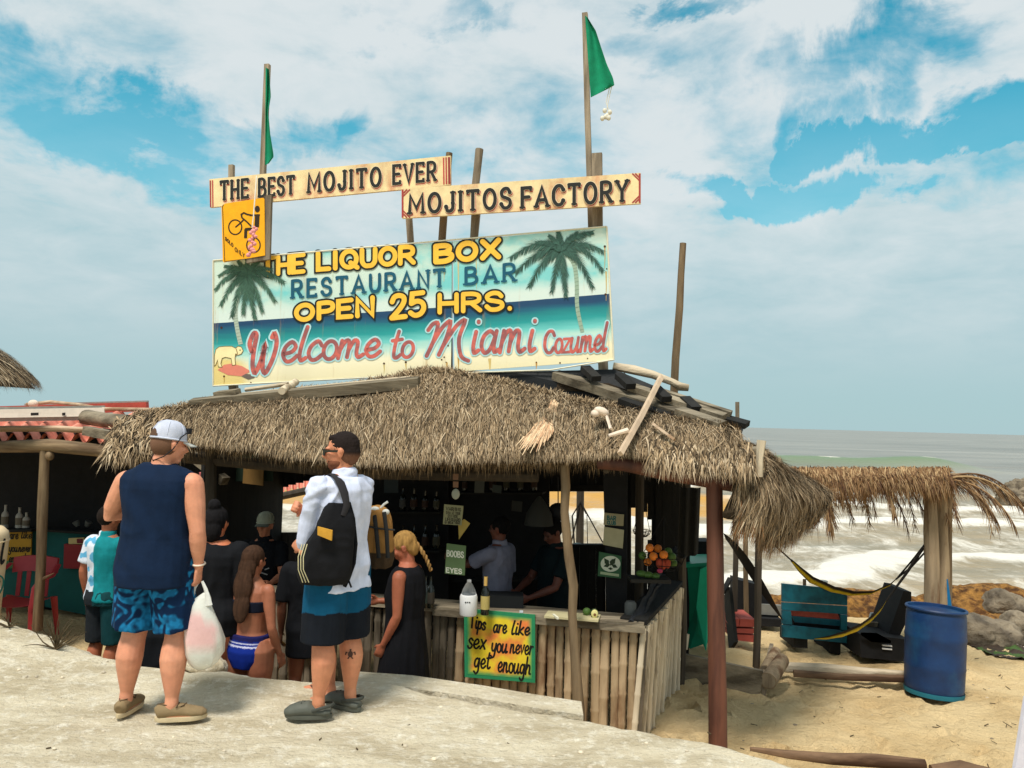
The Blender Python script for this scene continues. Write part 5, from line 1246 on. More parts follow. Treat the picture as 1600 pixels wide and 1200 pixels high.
def capm(o, T, Rm, c, c2, brimdir=1):
    b = MB(); piv_ = T((0, -.012, .118)); rs = []
    for (a, z) in ((0, -.012), (0, .02), (.35, .05), (.7, .082), (1.0, .100), (1.25, .110)):
        r_ = math.cos(a) if a else 1; rs.append([piv_ + Rm @ V((.087 * r_ * math.cos(t), .108 * r_ * math.sin(t), z)) for t in [6.2832 * k / 28 for k in range(28)]])
    b.cur = c; b.rings(rs); cap_ = b.build('cap', 'vcloth', o, local=True)
    b = MB(); b.cur = c2
    def P(u, v): a = math.pi * (.18 + .64 * u); r_ = .085 + .085 * v * math.sin(a) ** .5; return piv_ + Rm @ V((math.cos(a) * (.087 + .0 * v), math.sin(a) * .105 + v * .082 * math.sin(a) ** .6, -.008 - .018 * v - .10 * (math.cos(a) ** 2) * .12))
    b.grid(P, 18, 6); n0 = len(b.v); b.v += [q - Rm @ V((0, 0, .005)) for q in b.v]; b.c += b.c[:n0]; b.f += [tuple(n0 + i for i in f) for f in b.f[:]]; b.mi += [0] * len(b.mi); b.build('brim', 'vcloth', cap_, local=True)
    b = MB(); b.cur = tuple(x * 1.25 for x in c)
    for a in (0, 1.05, 2.1, 3.14, 4.19, 5.24):
        b.tube([piv_ + Rm @ V((.0885 * math.cos(t_) * math.cos(a + .52), .1095 * math.cos(t_) * math.sin(a + .52), z)) for t_, z in ((0, .018), (.35, .052), (.7, .084), (1.0, .102))], .002, 5)
    b.tube([piv_ + Rm @ V((.089 * math.cos(t), .110 * math.sin(t), -.006)) for t in [6.2832 * k / 24 for k in range(25)]], .0045, 5)
    b.build('seam', 'vcloth', cap_, local=True); return cap_, piv_
cap1, cp = capm(man1, T1, R1, rgb(196, 200, 216, .9), rgb(225, 222, 212, .9))
b = MB(); b.cur = rgb(88, 66, 52)     # the opening above the strap
b.grid(lambda u, v: cp + R1 @ V(((u - .5) * .085, -.1135 + .016 * (abs(u - .5) * 2) ** 2 + .010 * v ** 2, .002 + v * .046 * math.sin(math.pi * (.08 + .84 * u)) ** .6)), 10, 5); b.build('strap_opening', 'vcloth', cap1, local=True)
b = MB(); b.cur = (.01, .01, .012)
b.box(T1((.0, .085, .175)), (.13, .02, .035), R1); b.tube([T1((.07, .07, .17)), T1((.088, .02, .13)), T1((.090, -.02, .05)), T1((.07, -.06, .0)), T1((0, -.085, -.03)), T1((-.07, -.06, .0)), T1((-.09, 0, .06)), T1((-.088, .04, .14))], .0035, 6); b.build('sunglasses_cord', 'vcol', man1, local=True)
mb = MB(); mb.ell(T1((0, -.030, .078)), (.0795, .086, .085), R1, 20, 12)
b = MB(); b.v = mb.v; b.f = mb.f; b.mi = mb.mi; b.c = [rgb(110, 80, 62)] * len(mb.v); b.build('hair', 'vcloth', man1, local=True)
def shoe(o, a, F, c, cs, kind='loafer', label=None):
    f = Matrix.Rotation(R(F), 3, 'Z'); fb = V((a.x, a.y, 0)); mb = MB(); sd_ = f @ V((1, 0, 0))
    if kind == 'loafer':
        mb.tube([fb + f @ V(p) for p in ((0, -.085, .052), (0, -.07, .058), (0, 0, .058), (0, .06, .056), (0, .12, .044), (0, .175, .036), (0, .20, .03))], [(.022, .03), (.040, .042), (.041, .044), (.047, .04), (.053, .032), (.044, .026), (.022, .014)], 14, side=sd_)
        nm = 'shoe'
    else:
        mb.tube([fb + f @ V(p) for p in ((0, -.08, .035), (0, -.05, .04), (0, 0, .04), (0, .06, .055), (0, .12, .050), (0, .17, .040), (0, .205, .03))], [(.03, .02), (.048, .028), (.047, .03), (.055, .048), (.060, .044), (.052, .034), (.028, .018)], 14, side=sd_)
        nm = 'clog'
    s_ = remesh(mb, nm, 'vcloth' if kind == 'loafer' else 'rubber', o, .006, 1, lambda p: c)
    b = MB(); b.cur = cs; ring = []
    for k in range(26):
        t = 6.2832 * k / 26; y = math.cos(t); x = math.sin(t); w_ = .047 + .012 * sst(-.2, .6, y); ring.append(V((x * w_, .058 + y * .148, 0)))
    b.rings([[fb + f @ (p * .97 + V((0, 0, .0))) for p in ring], [fb + f @ (p + V((0, 0, .008))) for p in ring], [fb + f @ (p + V((0, 0, .026))) for p in ring]]); b.build('sole', 'vcloth' if kind == 'loafer' else 'rubber', s_, local=True)
    if kind == 'clog':
        b = MB(); b.cur = (.02, .02, .02)
        for (x, y, z) in ((-.02, .10, .094), (.0, .12, .092), (.02, .10, .094), (-.01, .15, .078), (.015, .15, .077), (0, .085, .1)): b.ell(fb + f @ V((x, y, z)), (.005, .005, .003), None, 7, 5)
        b.cur = rgb(60, 62, 56); b.tube([fb + f @ V(p) for p in ((-.052, .03, .055), (-.054, -.03, .075), (-.03, -.085, .085), (0, -.098, .087), (.03, -.085, .085), (.054, -.03, .075), (.052, .03, .055))], [(.004, .010)] * 7, 8)
        b.build('heel_strap', 'vcol', s_, local=True)
    else:
        b = MB(); b.cur = rgb(80, 62, 42); b.tube([fb + f @ V(p) for p in ((-.045, .03, .085), (0, .045, .100), (.045, .03, .085), (.03, .07, .09), (-.02, .085, .088))], .0035, 6)
        b.tube([fb + f @ V(p) for p in ((.03, -.02, .098), (-.0, -.075, .10), (-.03, -.02, .098), (-.045, .03, .085))], .003, 6); b.build('lace', 'vcol', s_, local=True)
    return s_
for (A, F) in ((q1['rA'], -66), (q1['lA'], 6)): shoe(man1, A, F, rgb(136, 116, 86), rgb(198, 180, 146))
b = MB(); b.cur = rgb(235, 215, 195); w_ = V(q1['rW']) + V((0, 0, .02)); b.tube([w_ + V((math.cos(t) * .036, math.sin(t) * .036, .006 * math.sin(t))) for t in [6.2832 * k / 16 for k in range(17)]], .006, 6); b.build('bracelet', 'vcol', man1, local=True)
# plastic bag in his right hand
b = MB(); bp = at(318, 918, 4.93); Rz = Matrix.Rotation(R(15), 3, 'Z'); rs = []
cxp = [(926, 322, 4), (935, 317, 11), (948, 314, 16), (962, 315, 22), (980, 317, 27), (1000, 319, 28.5), (1020, 319, 27), (1034, 317, 22), (1042, 316, 14), (1046, 314, 5)]
for i, (y, x, hw) in enumerate(cxp):
    c_ = at(x, y, 4.93); r_ = hw / 253; rs.append([c_ + Rz @ V((math.cos(t) * r_ * (1 + .20 * mn.noise(V((math.cos(t) * 2.4, math.sin(t) * 2.4, i * .45))) + .05 * math.sin(t * 7 + i * .5) * (1 if i < 5 else .35)), math.sin(t) * r_ * .62 * (1 + .12 * mn.noise(V((math.cos(t) * 3, math.sin(t) * 3, i * .5)))), 0)) for t in [6.2832 * k / 28 for k in range(28)]])
b.rings(rs)
def bagc(p):
    q = math.hypot((p.x - at(318, 990, 4.93).x) / .10, (p.z - at(318, 990, 4.93).z) / .11); q2 = math.hypot((p.x - at(306, 962, 4.93).x) / .06, (p.z - at(306, 962, 4.93).z) / .05)
    t = max(sst(1.05, .85, q), sst(1.05, .8, q2)); return tuple(V(rgb(232, 232, 222, .95)).lerp(V(rgb(236, 190, 186)), t))
b.c = [bagc(p) for p in b.v]
bago = thing('plastic_bag', at(318, 1046, 4.93), 'bulging white plastic bag with pink things in it, held by the man in the cap', 'bag')
b.build('bag_body', 'bag_plastic', bago)
b = MB(); b.cur = rgb(232, 232, 226)
hx = [(302, 952), (299, 935), (303, 918), (311, 908)]; b.tube([at(x, y, 4.95) for x, y in hx], [(.022, .006), (.018, .006), (.014, .006), (.008, .006)], 8)
b.tube([at(x, y, 4.91) for x, y in [(326, 946), (324, 930), (321, 920), (316, 908)]], [(.024, .008), (.014, .006), (.012, .006), (.008, .006)], 8); b.build('handle', 'bag_plastic', bago)

# ---- 2: man in the white shirt
W2, D2 = 1.0, 1.04
pose2 = dict(lS=(-.195, .01, 1.43), lE=(-.195, .10, 1.08), lW=(-.02, .27, 1.25), rE=(.22, .12, 1.13), rW=(-.04, .33, 1.25), lD=V((.25, .1, .8)), lN=V((.7, -.5, 0)), rD=V((-.8, -.1, .35)), rN=V((-.1, -.9, 0)), rK=(.11, .01, .49), lK=(-.105, .01, .49), rA=(.11, -.03, .085), lA=(-.12, .01, .085), rF=5, lF=38, rC=1.35, lC=1.3)
man2, q2, T2, R2, piv2 = person((-1.055, 5.08, .02), 54, 1.77, 'man in a white shirt and teal and black shorts, looking left in sunglasses', pose2, wd=W2, dp=D2, gut=.03, arm=.95, leg=1.22, skin=rgb(206, 140, 104), head=(34, -4), vox=.006, headoff=(-.01, .0, .0))
def wf(p):
    return folds(.014, (7, 7, 5), 3)(p) + .005 * math.sin(p.z * 60 + 8 * mn.noise(p * 5)) * sst(1.25, 1.45, p.z)
shirt(man2, q2, W2, D2, .03, .79, lambda p: rgb(206, 212, 234, .97), .007, .028, sleeve=1.38, sr=.060, wr=wf, flare=.10, name='white_shirt')
def sh2(p): return rgb(10, 76, 108) if p.z > .65 + .015 * math.sin(p.x * 20 + p.y * 17) else rgb(20, 24, 32)
shorts(man2, q2, W2, D2, .03, .47, sh2, .007, .010, 1.18, .865, flare=1.12)
mb = MB(); mb.ell(T2((0, -.020, .116)), (.080, .097, .091), R2, 22, 12); mb.ell(T2((0, -.045, .075)), (.076, .074, .09), R2, 16, 10); mb.ell(T2((0, .026, .166)), (.056, .056, .024), R2, 16, 8)
hairc = lambda p: tuple(V(rgb(34, 26, 24)).lerp(V(rgb(110, 76, 58)), sst(1.655, 1.615, p.z)))
remesh(mb, 'hair', 'vcloth', man2, .006, 1, hairc, folds(.004, (70, 70, 50)))
mb = MB(); mb.ell(T2((0, .030, .008)), (.060, .066, .042), R2, 16, 10); mb.ell(T2((0, .052, -.010)), (.044, .042, .032), R2, 12, 8); remesh(mb, 'beard', 'vcloth', man2, .006, 1, lambda p: rgb(120, 74, 54))
b = MB(); b.cur = (.008, .008, .01)
for s_ in (-1, 1):
    b.box(T2((s_ * .036, .106, .078)), (.056, .012, .042), R2 @ Matrix.Rotation(R(-s_ * 12), 3, 'Z')); b.beam(T2((s_ * .066, .096, .086)), T2((s_ * .084, -.008, .082)), .006, .014)
b.box(T2((0, .110, .086)), (.02, .008, .008), R2); b.build('sunglasses', 'glass_dark', man2, local=True)
for (A, F) in ((q2['rA'], 5), (q2['lA'], 38)): shoe(man2, A, F, rgb(84, 86, 78), rgb(70, 72, 64), 'clog')
# turtle tattoo on the right calf
b = MB(); b.cur = rgb(70, 48, 40); ca_ = V(q2['rK']).lerp(V(q2['rA']), .30) + V((0, -.018, 0)); dirv = (Matrix.Rotation(R(-52), 3, 'Z') @ V((.12, -1, 0))).normalized()
def tat(du, dz, r_=.080):
    a = math.atan2(dirv.y, dirv.x) + du / r_; return ca_ + V((math.cos(a) * r_, math.sin(a) * r_, dz))
def patch(pts, rr_=.0815): b.add([tat(x, z, rr_) for x, z in pts], [tuple(range(len(pts)))])
patch([(.016 * math.cos(6.28 * k / 12), .02 * math.sin(6.28 * k / 12)) for k in range(12)])
patch([(-.005, .02), (.005, .02), (.006, .032), (-.006, .032)]); patch([(-.014, .008), (-.030, .016), (-.036, -.004), (-.028, -.008), (-.024, .006)]); patch([(.014, .008), (.030, .016), (.036, -.004), (.028, -.008), (.024, .006)]); patch([(-.010, -.014), (-.020, -.03), (-.010, -.03), (-.004, -.018)]); patch([(.010, -.014), (.020, -.03), (.010, -.03), (.004, -.018)])
b.build('tattoo', 'vcol', man2, local=True)
# black backpack hanging from one shoulder
bk = thing('backpack', at(512, 915, 4.9), 'black backpack with mustard patch and cream piping on the shoulder of the man in white', 'backpack')
DB = 4.83
mb = MB(); rs = []
for (y, xl, xr, dp_) in ((786, 516, 538, .05), (794, 508, 545, .09), (806, 502, 550, .12), (824, 495, 552, .15), (850, 479, 552, .17), (880, 466, 551, .18), (900, 464, 548, .17), (912, 470, 540, .13)):
    a, c_ = at(xl, y, DB), at(xr, y, DB + .10); m_ = (a + c_) / 2; hx_ = (c_ - a) / 2; dy = V((hx_.y, -hx_.x, 0)).normalized() * -dp_ / 2
    rs.append([m_ + hx_ * math.copysign(abs(math.cos(t)) ** .6, math.cos(t)) + dy * math.copysign(abs(math.sin(t)) ** .6, math.sin(t)) + V((0, 0, 0)) for t in [6.2832 * k / 24 for k in range(24)]])
mb.rings(rs); off = wpos(bk); mb.v = [p - off for p in mb.v]; remesh(mb, 'bag_body', 'vcloth', bk, .008, 2, lambda p: rgb(22, 22, 25), folds(.006, (9, 9, 6)))
def onbag(pts, r_, c, nm, d=.0, flat=1, par=None, caps=True):
    b = MB(); b.cur = c; b.tube([at(x, y, dd) for x, y, dd in pts], r_, 8, caps=caps); return b.build(nm, 'vcloth', bk)
f_ = lambda x: DB - .055 + (x - 500) * .0012
b = MB(); b.cur = rgb(190, 140, 52); b.slab([at(496, 823, f_(496) - .035), at(519, 829, f_(519) - .035), at(518, 845, f_(518) - .045), at(496, 836, f_(496) - .04)], V((0, 1, 0)), .02); b.build('patch', 'vcloth', bk)
for dx_ in (0, 4, 8): onbag([(472 + dx_, 850, f_(470) - .03), (466 + dx_, 870, f_(466) - .045), (466 + dx_, 890, f_(466) - .05), (473 + dx_ * 1.2, 910, f_(470) - .02)], .0028, rgb(200, 190, 150), 'piping')
onbag([(512, 745, 5.02), (522, 742, 4.97), (531, 752, 4.90), (538, 770, 4.87), (542, 790, 4.86), (536, 806, 4.84)], [(.03, .008), (.034, .008), (.036, .008), (.032, .008), (.026, .008), (.02, .008)], rgb(46, 44, 46), 'shoulder_strap')
onbag([(545, 785, 4.93), (552, 810, 4.93), (556, 850, 4.93), (553, 880, 4.93), (544, 905, 4.91), (538, 917, 4.9)], [(.012, .004)] * 6, rgb(24, 24, 28), 'strap')
onbag([(544, 905, 4.9), (549, 918, 4.9)], .006, rgb(24, 24, 28), 'strap')

# ---- 3: person hidden behind the white shirt, with a tan backpack
pose3 = dict(lE=(-.2, .1, 1.12), lW=(-.1, .25, 1.2), rE=(.2, .1, 1.12), rW=(.1, .25, 1.2), rA=(.10, .10, .085), rK=(.09, .08, .5), lA=(-.08, -.06, .085), rF=-5, lF=15)
m3, q3, T3, R3, pv3 = person((-1.16, 5.40, .0), 80, 1.46, 'person in flip flops mostly hidden behind the man in white', pose3, skin=rgb(190, 128, 94), vox=.010, wd=.95)
shirt(m3, q3, .95, 1, 0, 1.0, lambda p: rgb(20, 150, 140), .010, .012, sleeve=.6, name='teal_top'); mb = MB()
mb.rings([[V((math.cos(t) * r_, math.sin(t) * r_ * .8, z)) for t in [6.2832 * k / 18 for k in range(18)]] for z, r_ in ((.78, .27), (.9, .235), (1.02, .2), (1.1, .17))]); remesh(mb, 'white_skirt', 'vcloth', m3, .01, 2, lambda p: rgb(228, 230, 222), folds(.01, (12, 12, 2)))
mb = MB(); mb.ell(T3((0, -.02, .11)), (.085, .102, .10), R3, 16, 10); remesh(mb, 'hair', 'vcloth', m3, .01, 1, lambda p: rgb(60, 40, 28))
for A, F in ((q3['rA'], -5), (q3['lA'], 15)):
    f = Matrix.Rotation(R(F), 3, 'Z'); fb = V((A.x, A.y, 0)); b = MB(); b.cur = rgb(26, 22, 24); ring = [V((math.sin(6.2832 * k / 22) * (.045 + .01 * math.cos(6.2832 * k / 22)), .06 + math.cos(6.2832 * k / 22) * .14, 0)) for k in range(22)]
    b.rings([[fb + f @ p for p in ring], [fb + f @ (p + V((0, 0, .018))) for p in ring]]); b.tube([fb + f @ V(p) for p in ((-.045, .04, .012), (-.03, .08, .055), (0, .13, .035), (.03, .08, .06), (.045, .04, .02))], .006, 6); b.build('flip_flop', 'vcol', m3, local=True)
tb_ = thing('tan_backpack', at(592, 880, 5.55), 'tan and brown backpack with black straps sticking out right of the white shirt', 'backpack'); mb = MB(); rs = []
for (y, xl, xr) in ((793, 578, 598), (800, 572, 606), (820, 570, 612), (850, 570, 615), (872, 571, 616), (884, 574, 612)):
    a, c_ = at(xl, y, 5.5), at(xr, y, 5.5); m_ = (a + c_) / 2; h = (c_ - a).length / 2; rs.append([m_ + V((math.copysign(abs(math.cos(t)) ** .6, math.cos(t)) * h, math.copysign(abs(math.sin(t)) ** .6, math.sin(t)) * .13, 0)) for t in [6.2832 * k / 20 for k in range(20)]])
mb.rings(rs); off = wpos(tb_); mb.v = [p - off for p in mb.v]; remesh(mb, 'bag_body', 'vcloth', tb_, .009, 2, lambda p: rgb(150, 108, 58) if p.z > .10 else rgb(60, 46, 32), folds(.01, (14, 14, 5)))
b = MB(); b.cur = (.012, .012, .012)
b.tube([at(570, 821, 5.36), at(592, 826, 5.35), at(616, 828, 5.40)], [(.018, .006)] * 3, 8); b.tube([at(584, 795, 5.38), at(588, 830, 5.34), at(592, 872, 5.34)], [(.014, .005)] * 3, 8); b.tube([at(600, 800, 5.37), at(604, 830, 5.35), at(606, 872, 5.35)], [(.014, .005)] * 3, 8); b.build('strap', 'vcol', tb_)
b = MB(); b.cur = rgb(190, 190, 185); b.tube([at(592, 797, 5.45), at(600, 788, 5.45), at(606, 784, 5.45)], .008, 6); b.ell(at(586, 796, 5.4), (.03, .03, .02)); b.ell(at(603, 800, 5.4), (.025, .02, .02)); b.build('trinket', 'vcol', tb_)

# ---- 4: woman with a blond braid in a black dress
G0 = -.74
pose4 = dict(lE=(-.215, -.02, 1.12), lW=(-.20, .10, .88), rE=(.22, .1, 1.15), rW=(.12, .3, 1.15), lC=.9)
m4, q4, T4, R4, pv4 = person((-.80, 6.46, G0), 74, 1.72, 'woman with a blond braid in a black dress standing at the counter', pose4, wd=.98, dp=1.1, arm=.95, skin=rgb(146, 84, 58), head=(12, -24), vox=.009, hip=1.05, bust=.03)
mb = MB(); mb.rings([[V((math.cos(t) * rx, cy + math.sin(t) * ry, z)) for t in [6.2832 * k / 22 for k in range(22)]] for z, rx, ry, cy in ((.46, .27, .22, 0), (.6, .25, .21, 0), (.8, .225, .185, 0), (.95, .205, .165, 0), (1.08, .18, .155, .005), (1.25, .19, .172, .005), (1.38, .186, .152, -.005), (1.44, .172, .128, -.01), (1.49, .12, .09, -.01))])
remesh(mb, 'black_dress', 'vcloth', m4, .01, 2, lambda p: rgb(17, 17, 21), folds(.010, (10, 10, 2)))
def hair(o, T, Rm, c, parts, vox=.008, nm='hair'):
    mb = MB()
    for (p, r_) in parts: mb.ell(T(p), r_, Rm, 16, 10)
    return remesh(mb, nm, 'vcloth', o, vox, 1, lambda p: tuple(x * (1 + .45 * mn.noise(V((p.x * 60, p.y * 60, p.z * 8)))) for x in c), folds(.004, (60, 60, 10)))
hair(m4, T4, R4, rgb(150, 114, 64), [((0, -.02, .115), (.086, .102, .098)), ((0, -.06, .06), (.07, .06, .08))])
pv = [T4(q_) for q_ in ((.0, -.10, .10), (.01, -.125, .03), (.02, -.13, -.05), (.02, -.135, -.12), (.03, -.13, -.19))]
for s3 in range(3):
    b = MB(); b.cur = [rgb(150, 112, 66), rgb(132, 98, 54), rgb(164, 130, 80)][s3]; P = []
    for t in range(28):
        f = t / 27; a = f * 15 + s3 * 2.094; P.append(pv[0].lerp(pv[-1], f) + V((math.cos(a) * .014, -.02 * math.sin(3.1 * f), math.sin(a * 1.0) * .005)) + V((0, math.sin(a * 2) * .008, 0)))
    b.tube(P, [.013 * (1 - .4 * t / 27) for t in range(28)], 7); b.build('braid_strand', 'vcloth', m4, local=True)

# ---- 5: bather in a blue bikini with long brown hair
pose5 = dict(lE=(-.24, .0, 1.14), lW=(-.15, .22, 1.05), rE=(.23, -.02, 1.13), rW=(.24, .08, .9))
m5, q5, T5, R5, pv5 = person((-1.93, 6.16, G0 - .02), -24, 1.64, 'bather seen from behind in a blue swimsuit bottom, long brown hair', pose5, wd=.95, dp=1.0, arm=.9, skin=rgb(146, 94, 68), head=(0, -6), vox=.009, hip=1.12, leg=1.12)
mb = MB(); rs = torso_rings(.95 * .97, 1.0, 0, .86, 1.0, .012, hip=1.12); rs = [[V((p.x, p.y, .80)) * 1 for p in rs[0]]] + rs + [[V((p.x * .97, p.y * .97, 1.06)) for p in rs[-1]]]; rs[0] = [V((p.x * .7, p.y * .9, .79)) for p in rs[1]]
mb.rings(rs); remesh(mb, 'bikini_bottom', 'vcloth', m5, .008, 2, lambda p: rgb(190, 190, 215) if .972 < p.z < .986 or .998 < p.z < 1.01 else (rgb(14, 40, 128) if p.z < 1.02 else rgb(28, 28, 80)))
hair(m5, T5, R5, rgb(62, 42, 30), [((0, -.02, .11), (.088, .105, .1)), ((0, -.075, .02), (.085, .05, .12)), ((0, -.10, -.12), (.095, .045, .15)), ((.01, -.105, -.28), (.08, .035, .14))])
mb = MB(); mb.rings(torso_rings(.93, 1.0, 0, 1.25, 1.34, .010)); remesh(mb, 'bikini_top', 'vcloth', m5, .008, 1, lambda p: rgb(20, 24, 40))

# ---- 6: large person in black, with hair pulled up, seen from behind
pose6 = dict(rE=(.27, .0, 1.17), rW=(.28, .05, .93), lE=(-.3, .0, 1.15), lW=(-.3, .1, .95), rK=(.12, .0, .5), lK=(-.17, .0, .5), lA=(-.26, -.1, .085), rC=.5)
m6, q6, T6, R6, pv6 = person((-2.25, 6.24, -.58), -12, 1.74, 'large dark haired person in a black cover up, between the two men', pose6, wd=1.2, dp=1.3, gut=.06, arm=1.15, leg=1.1, skin=rgb(190, 112, 76), vox=.010, hip=1.2)
blk = lambda p: rgb(18, 19, 23)
shirt(m6, q6, 1.2, 1.3, .06, .80, blk, .011, .035, sleeve=.95, sr=.085, hip=1.2, name='black_coverup', wr=folds(.012, (7, 7, 3)), flare=.0)
hair(m6, T6, R6, rgb(20, 18, 20), [((0, -.02, .11), (.092, .108, .104)), ((0, -.07, .03), (.082, .06, .10)), ((0, -.05, .22), (.05, .05, .05))])
# ---- 7: child in a white frilled dress between them
pose7 = dict(); m7, q7, T7, R7, pv7 = person((-2.20, 6.36, -.62), 0, 1.06, 'small child in a white frilled skirt between the dark figures', {}, wd=.9, skin=rgb(150, 100, 72), vox=.012)
mb = MB(); mb.rings([[V((math.cos(t) * r_, math.sin(t) * r_ * .8, z)) for t in [6.2832 * k / 22 for k in range(22)]] for z, r_ in ((.32, .40), (.45, .33), (.56, .28), (.58, .30), (.61, .26), (.8, .23), (1.0, .19), (1.15, .17))])
remesh(mb, 'white_skirt', 'vcloth', m7, .012, 1, lambda p: rgb(205, 200, 180), folds(.03, (14, 14, 1)))
hair(m7, T7, R7, rgb(30, 22, 18), [((0, -.02, .11), (.09, .105, .10))], .012)
# ---- 8: dark figure behind the man in the cap, one arm hanging
pose8 = dict(lE=(-.29, -.02, 1.13), lW=(-.30, .0, .86), lD=V((0, 0, -1)), lC=.7)
m8, q8, T8, R8, pv8 = person((-2.68, 6.35, -.66), -4, 1.56, 'dark dressed figure behind the man in the cap with one arm hanging', pose8, wd=1.12, dp=1.2, skin=rgb(176, 112, 80), vox=.010, arm=1.1)
shirt(m8, q8, 1.12, 1.2, .04, .46, blk, .012, .04, sleeve=.6, sr=.075, name='black_dress', wr=folds(.012, (7, 7, 3)))
hair(m8, T8, R8, rgb(28, 22, 20), [((0, -.02, .11), (.09, .105, .10))], .012)
# ---- 9: man in white and teal shirt at the left
pose9 = dict(lE=(-.25, -.05, 1.15), lW=(-.27, .02, .90), lC=.8, rE=(.24, .1, 1.15))
m9, q9, T9, R9, pv9 = person((-3.50, 7.08, -.62), -22, 1.66, 'man in white and teal shirt and dark shorts, leftmost of the people', pose9, skin=rgb(160, 96, 66), vox=.010, wd=1.05, leg=1.1)
def c9(p): return rgb(18, 122, 128) if p.x > -.02 + .0 * p.z else (rgb(206, 212, 222) if mn.noise(p * 9) < .12 else rgb(90, 160, 196))
shirt(m9, q9, 1.05, 1.05, .02, .90, c9, .010, .02, sleeve=.7, sr=.066, wr=folds(.008)); shorts(m9, q9, 1.05, 1.05, 0, .50, lambda p: rgb(16, 58, 62) if p.x > 0 else rgb(34, 38, 42), .010)
hair(m9, T9, R9, rgb(30, 22, 18), [((0, -.02, .115), (.084, .102, .10))], .010)
b = MB(); b.cur = rgb(20, 20, 20); w_ = V(q9['lW']) + V((0, 0, .02)); b.tube([w_ + V((math.cos(t) * .034, math.sin(t) * .034, 0)) for t in [6.2832 * k / 12 for k in range(13)]], .009, 6); b.build('watch', 'vcol', m9, local=True)
# ---- 10: man in a cap inside the bar, facing us
m10, q10, T10, R10, pv10 = person((-2.40, 7.95, -.74), 176, 1.64, 'man in a pale cap and black printed shirt facing out from inside the bar', dict(lE=(-.25, .1, 1.15), lW=(-.2, .3, 1.1), rE=(.25, .1, 1.15), rW=(.2, .3, 1.1)), skin=rgb(176, 116, 86), vox=.010)
shirt(m10, q10, 1.05, 1.05, .02, .85, blk, .011, .02, sleeve=.7, sr=.066)
capm(m10, T10, R10, rgb(150, 150, 130), rgb(110, 112, 100))
b = MB(); b.cur = rgb(150, 150, 150)
for (x, z, l_) in ((-.10, 1.22, .05), (-.04, 1.23, .04), (.02, 1.22, .05), (.09, 1.22, .04), (-.07, 1.17, .08), (.05, 1.17, .06)): b.box(V((x, .148, z)), (l_, .006, .012), Matrix.Rotation(ru(-.4, .4), 3, 'Y'))
b.build('shirt_print', 'vcol', m10, local=True)
# ---- 11, 12: staff
m11, q11, T11, R11, pv11 = person(tuple(V((hp(778, 900, .95).x, hp(778, 900, .95).y, -.74))), 60, 1.70, 'bartender in a pale grey shirt reaching left behind the counter', dict(lE=(-.22, .22, 1.30), lW=(-.18, .44, 1.33), rE=(.23, .0, 1.14)), skin=rgb(48, 32, 26), vox=.010)
shirt(m11, q11, 1, 1, 0, .85, lambda p: rgb(128, 128, 146), .009, .022, sleeve=.8, sr=.066, wr=folds(.010, (8, 8, 4)))
hair(m11, T11, R11, rgb(14, 12, 12), [((0, -.02, .115), (.084, .102, .10))], .010)
m12, q12, T12, R12, pv12 = person(tuple(V((hp(866, 900, 1.0).x, hp(866, 900, 1.0).y, -.74))), 120, 1.70, 'bartender in a dark teal shirt leaning over the cutting board', dict(lE=(-.25, .15, 1.15), lW=(-.15, .38, 1.05), rE=(.26, .12, 1.15), rW=(.15, .36, 1.05)), skin=rgb(38, 27, 22), vox=.010, head=(0, -25))
shirt(m12, q12, 1.05, 1.05, .02, .85, lambda p: rgb(15, 27, 30), .010, .022, sleeve=.7, sr=.066)
hair(m12, T12, R12, rgb(14, 12, 12), [((0, -.02, .115), (.086, .104, .102))], .010)
# ---- 13: dark figure with tied hair by the crossed arms
m13, q13, T13, R13, pv13 = person((-1.60, 6.62, -.74), 10, 1.70, 'dark figure with hair in a bun at the counter by the crossed arms', {}, skin=rgb(120, 78, 58), vox=.011, wd=1.0)
shirt(m13, q13, 1.0, 1.05, .02, .70, blk, .012, .03, sleeve=.9, sr=.066)
hair(m13, T13, R13, rgb(16, 14, 16), [((0, -.02, .11), (.092, .108, .104)), ((.03, -.06, .20), (.045, .045, .045)), ((-.03, -.05, .20), (.03, .03, .04)), ((0, -.07, .02), (.08, .055, .10))], .010)
# ================================================================ THINGS ON AND ABOUT THE COUNTER
def T_(o, l, c, g=None): return tag(o, l, c, g)
jug = thing('plastic_jug', at(732, 943, 6.62), 'white plastic jug with its side cut open, on the counter', 'jug')
jz = .27 + .0; c_ = V((jug.location.x, jug.location.y, zt + .047)); jug.location = c_
b = MB(); b.lathe(c_, [(.066, 0), (.072, .01), (.072, .15), (.066, .165), (.058, .168)], 24, caps=False); b.lathe(c_, [(.066, .001), (.001, .0012)], 24, caps=False); b.build('jug_body', 'white', jug)
b = MB(); b.rings([[c_ + V((math.cos(t) * r_ , math.sin(t) * r_, z)) for t in [math.pi * (.08 + .84 * k / 14) for k in range(15)] + [math.pi * (.92 - .84 * k / 14) for k in range(15)]] for z, r_ in ((.165, .066), (.21, .050), (.25, .028), (.262, .018), (.285, .018))]); b.build('jug_neck', 'white', jug)
b = MB(); b.cur = (.04, .04, .04)
for (x, w_) in ((-.02, .012), (-.004, .01), (.012, .012)): b.box(c_ + V((x, -.0725, .118)), (w_, .002, .009))
b.build('marker_print', 'vcol', jug, smooth=False)
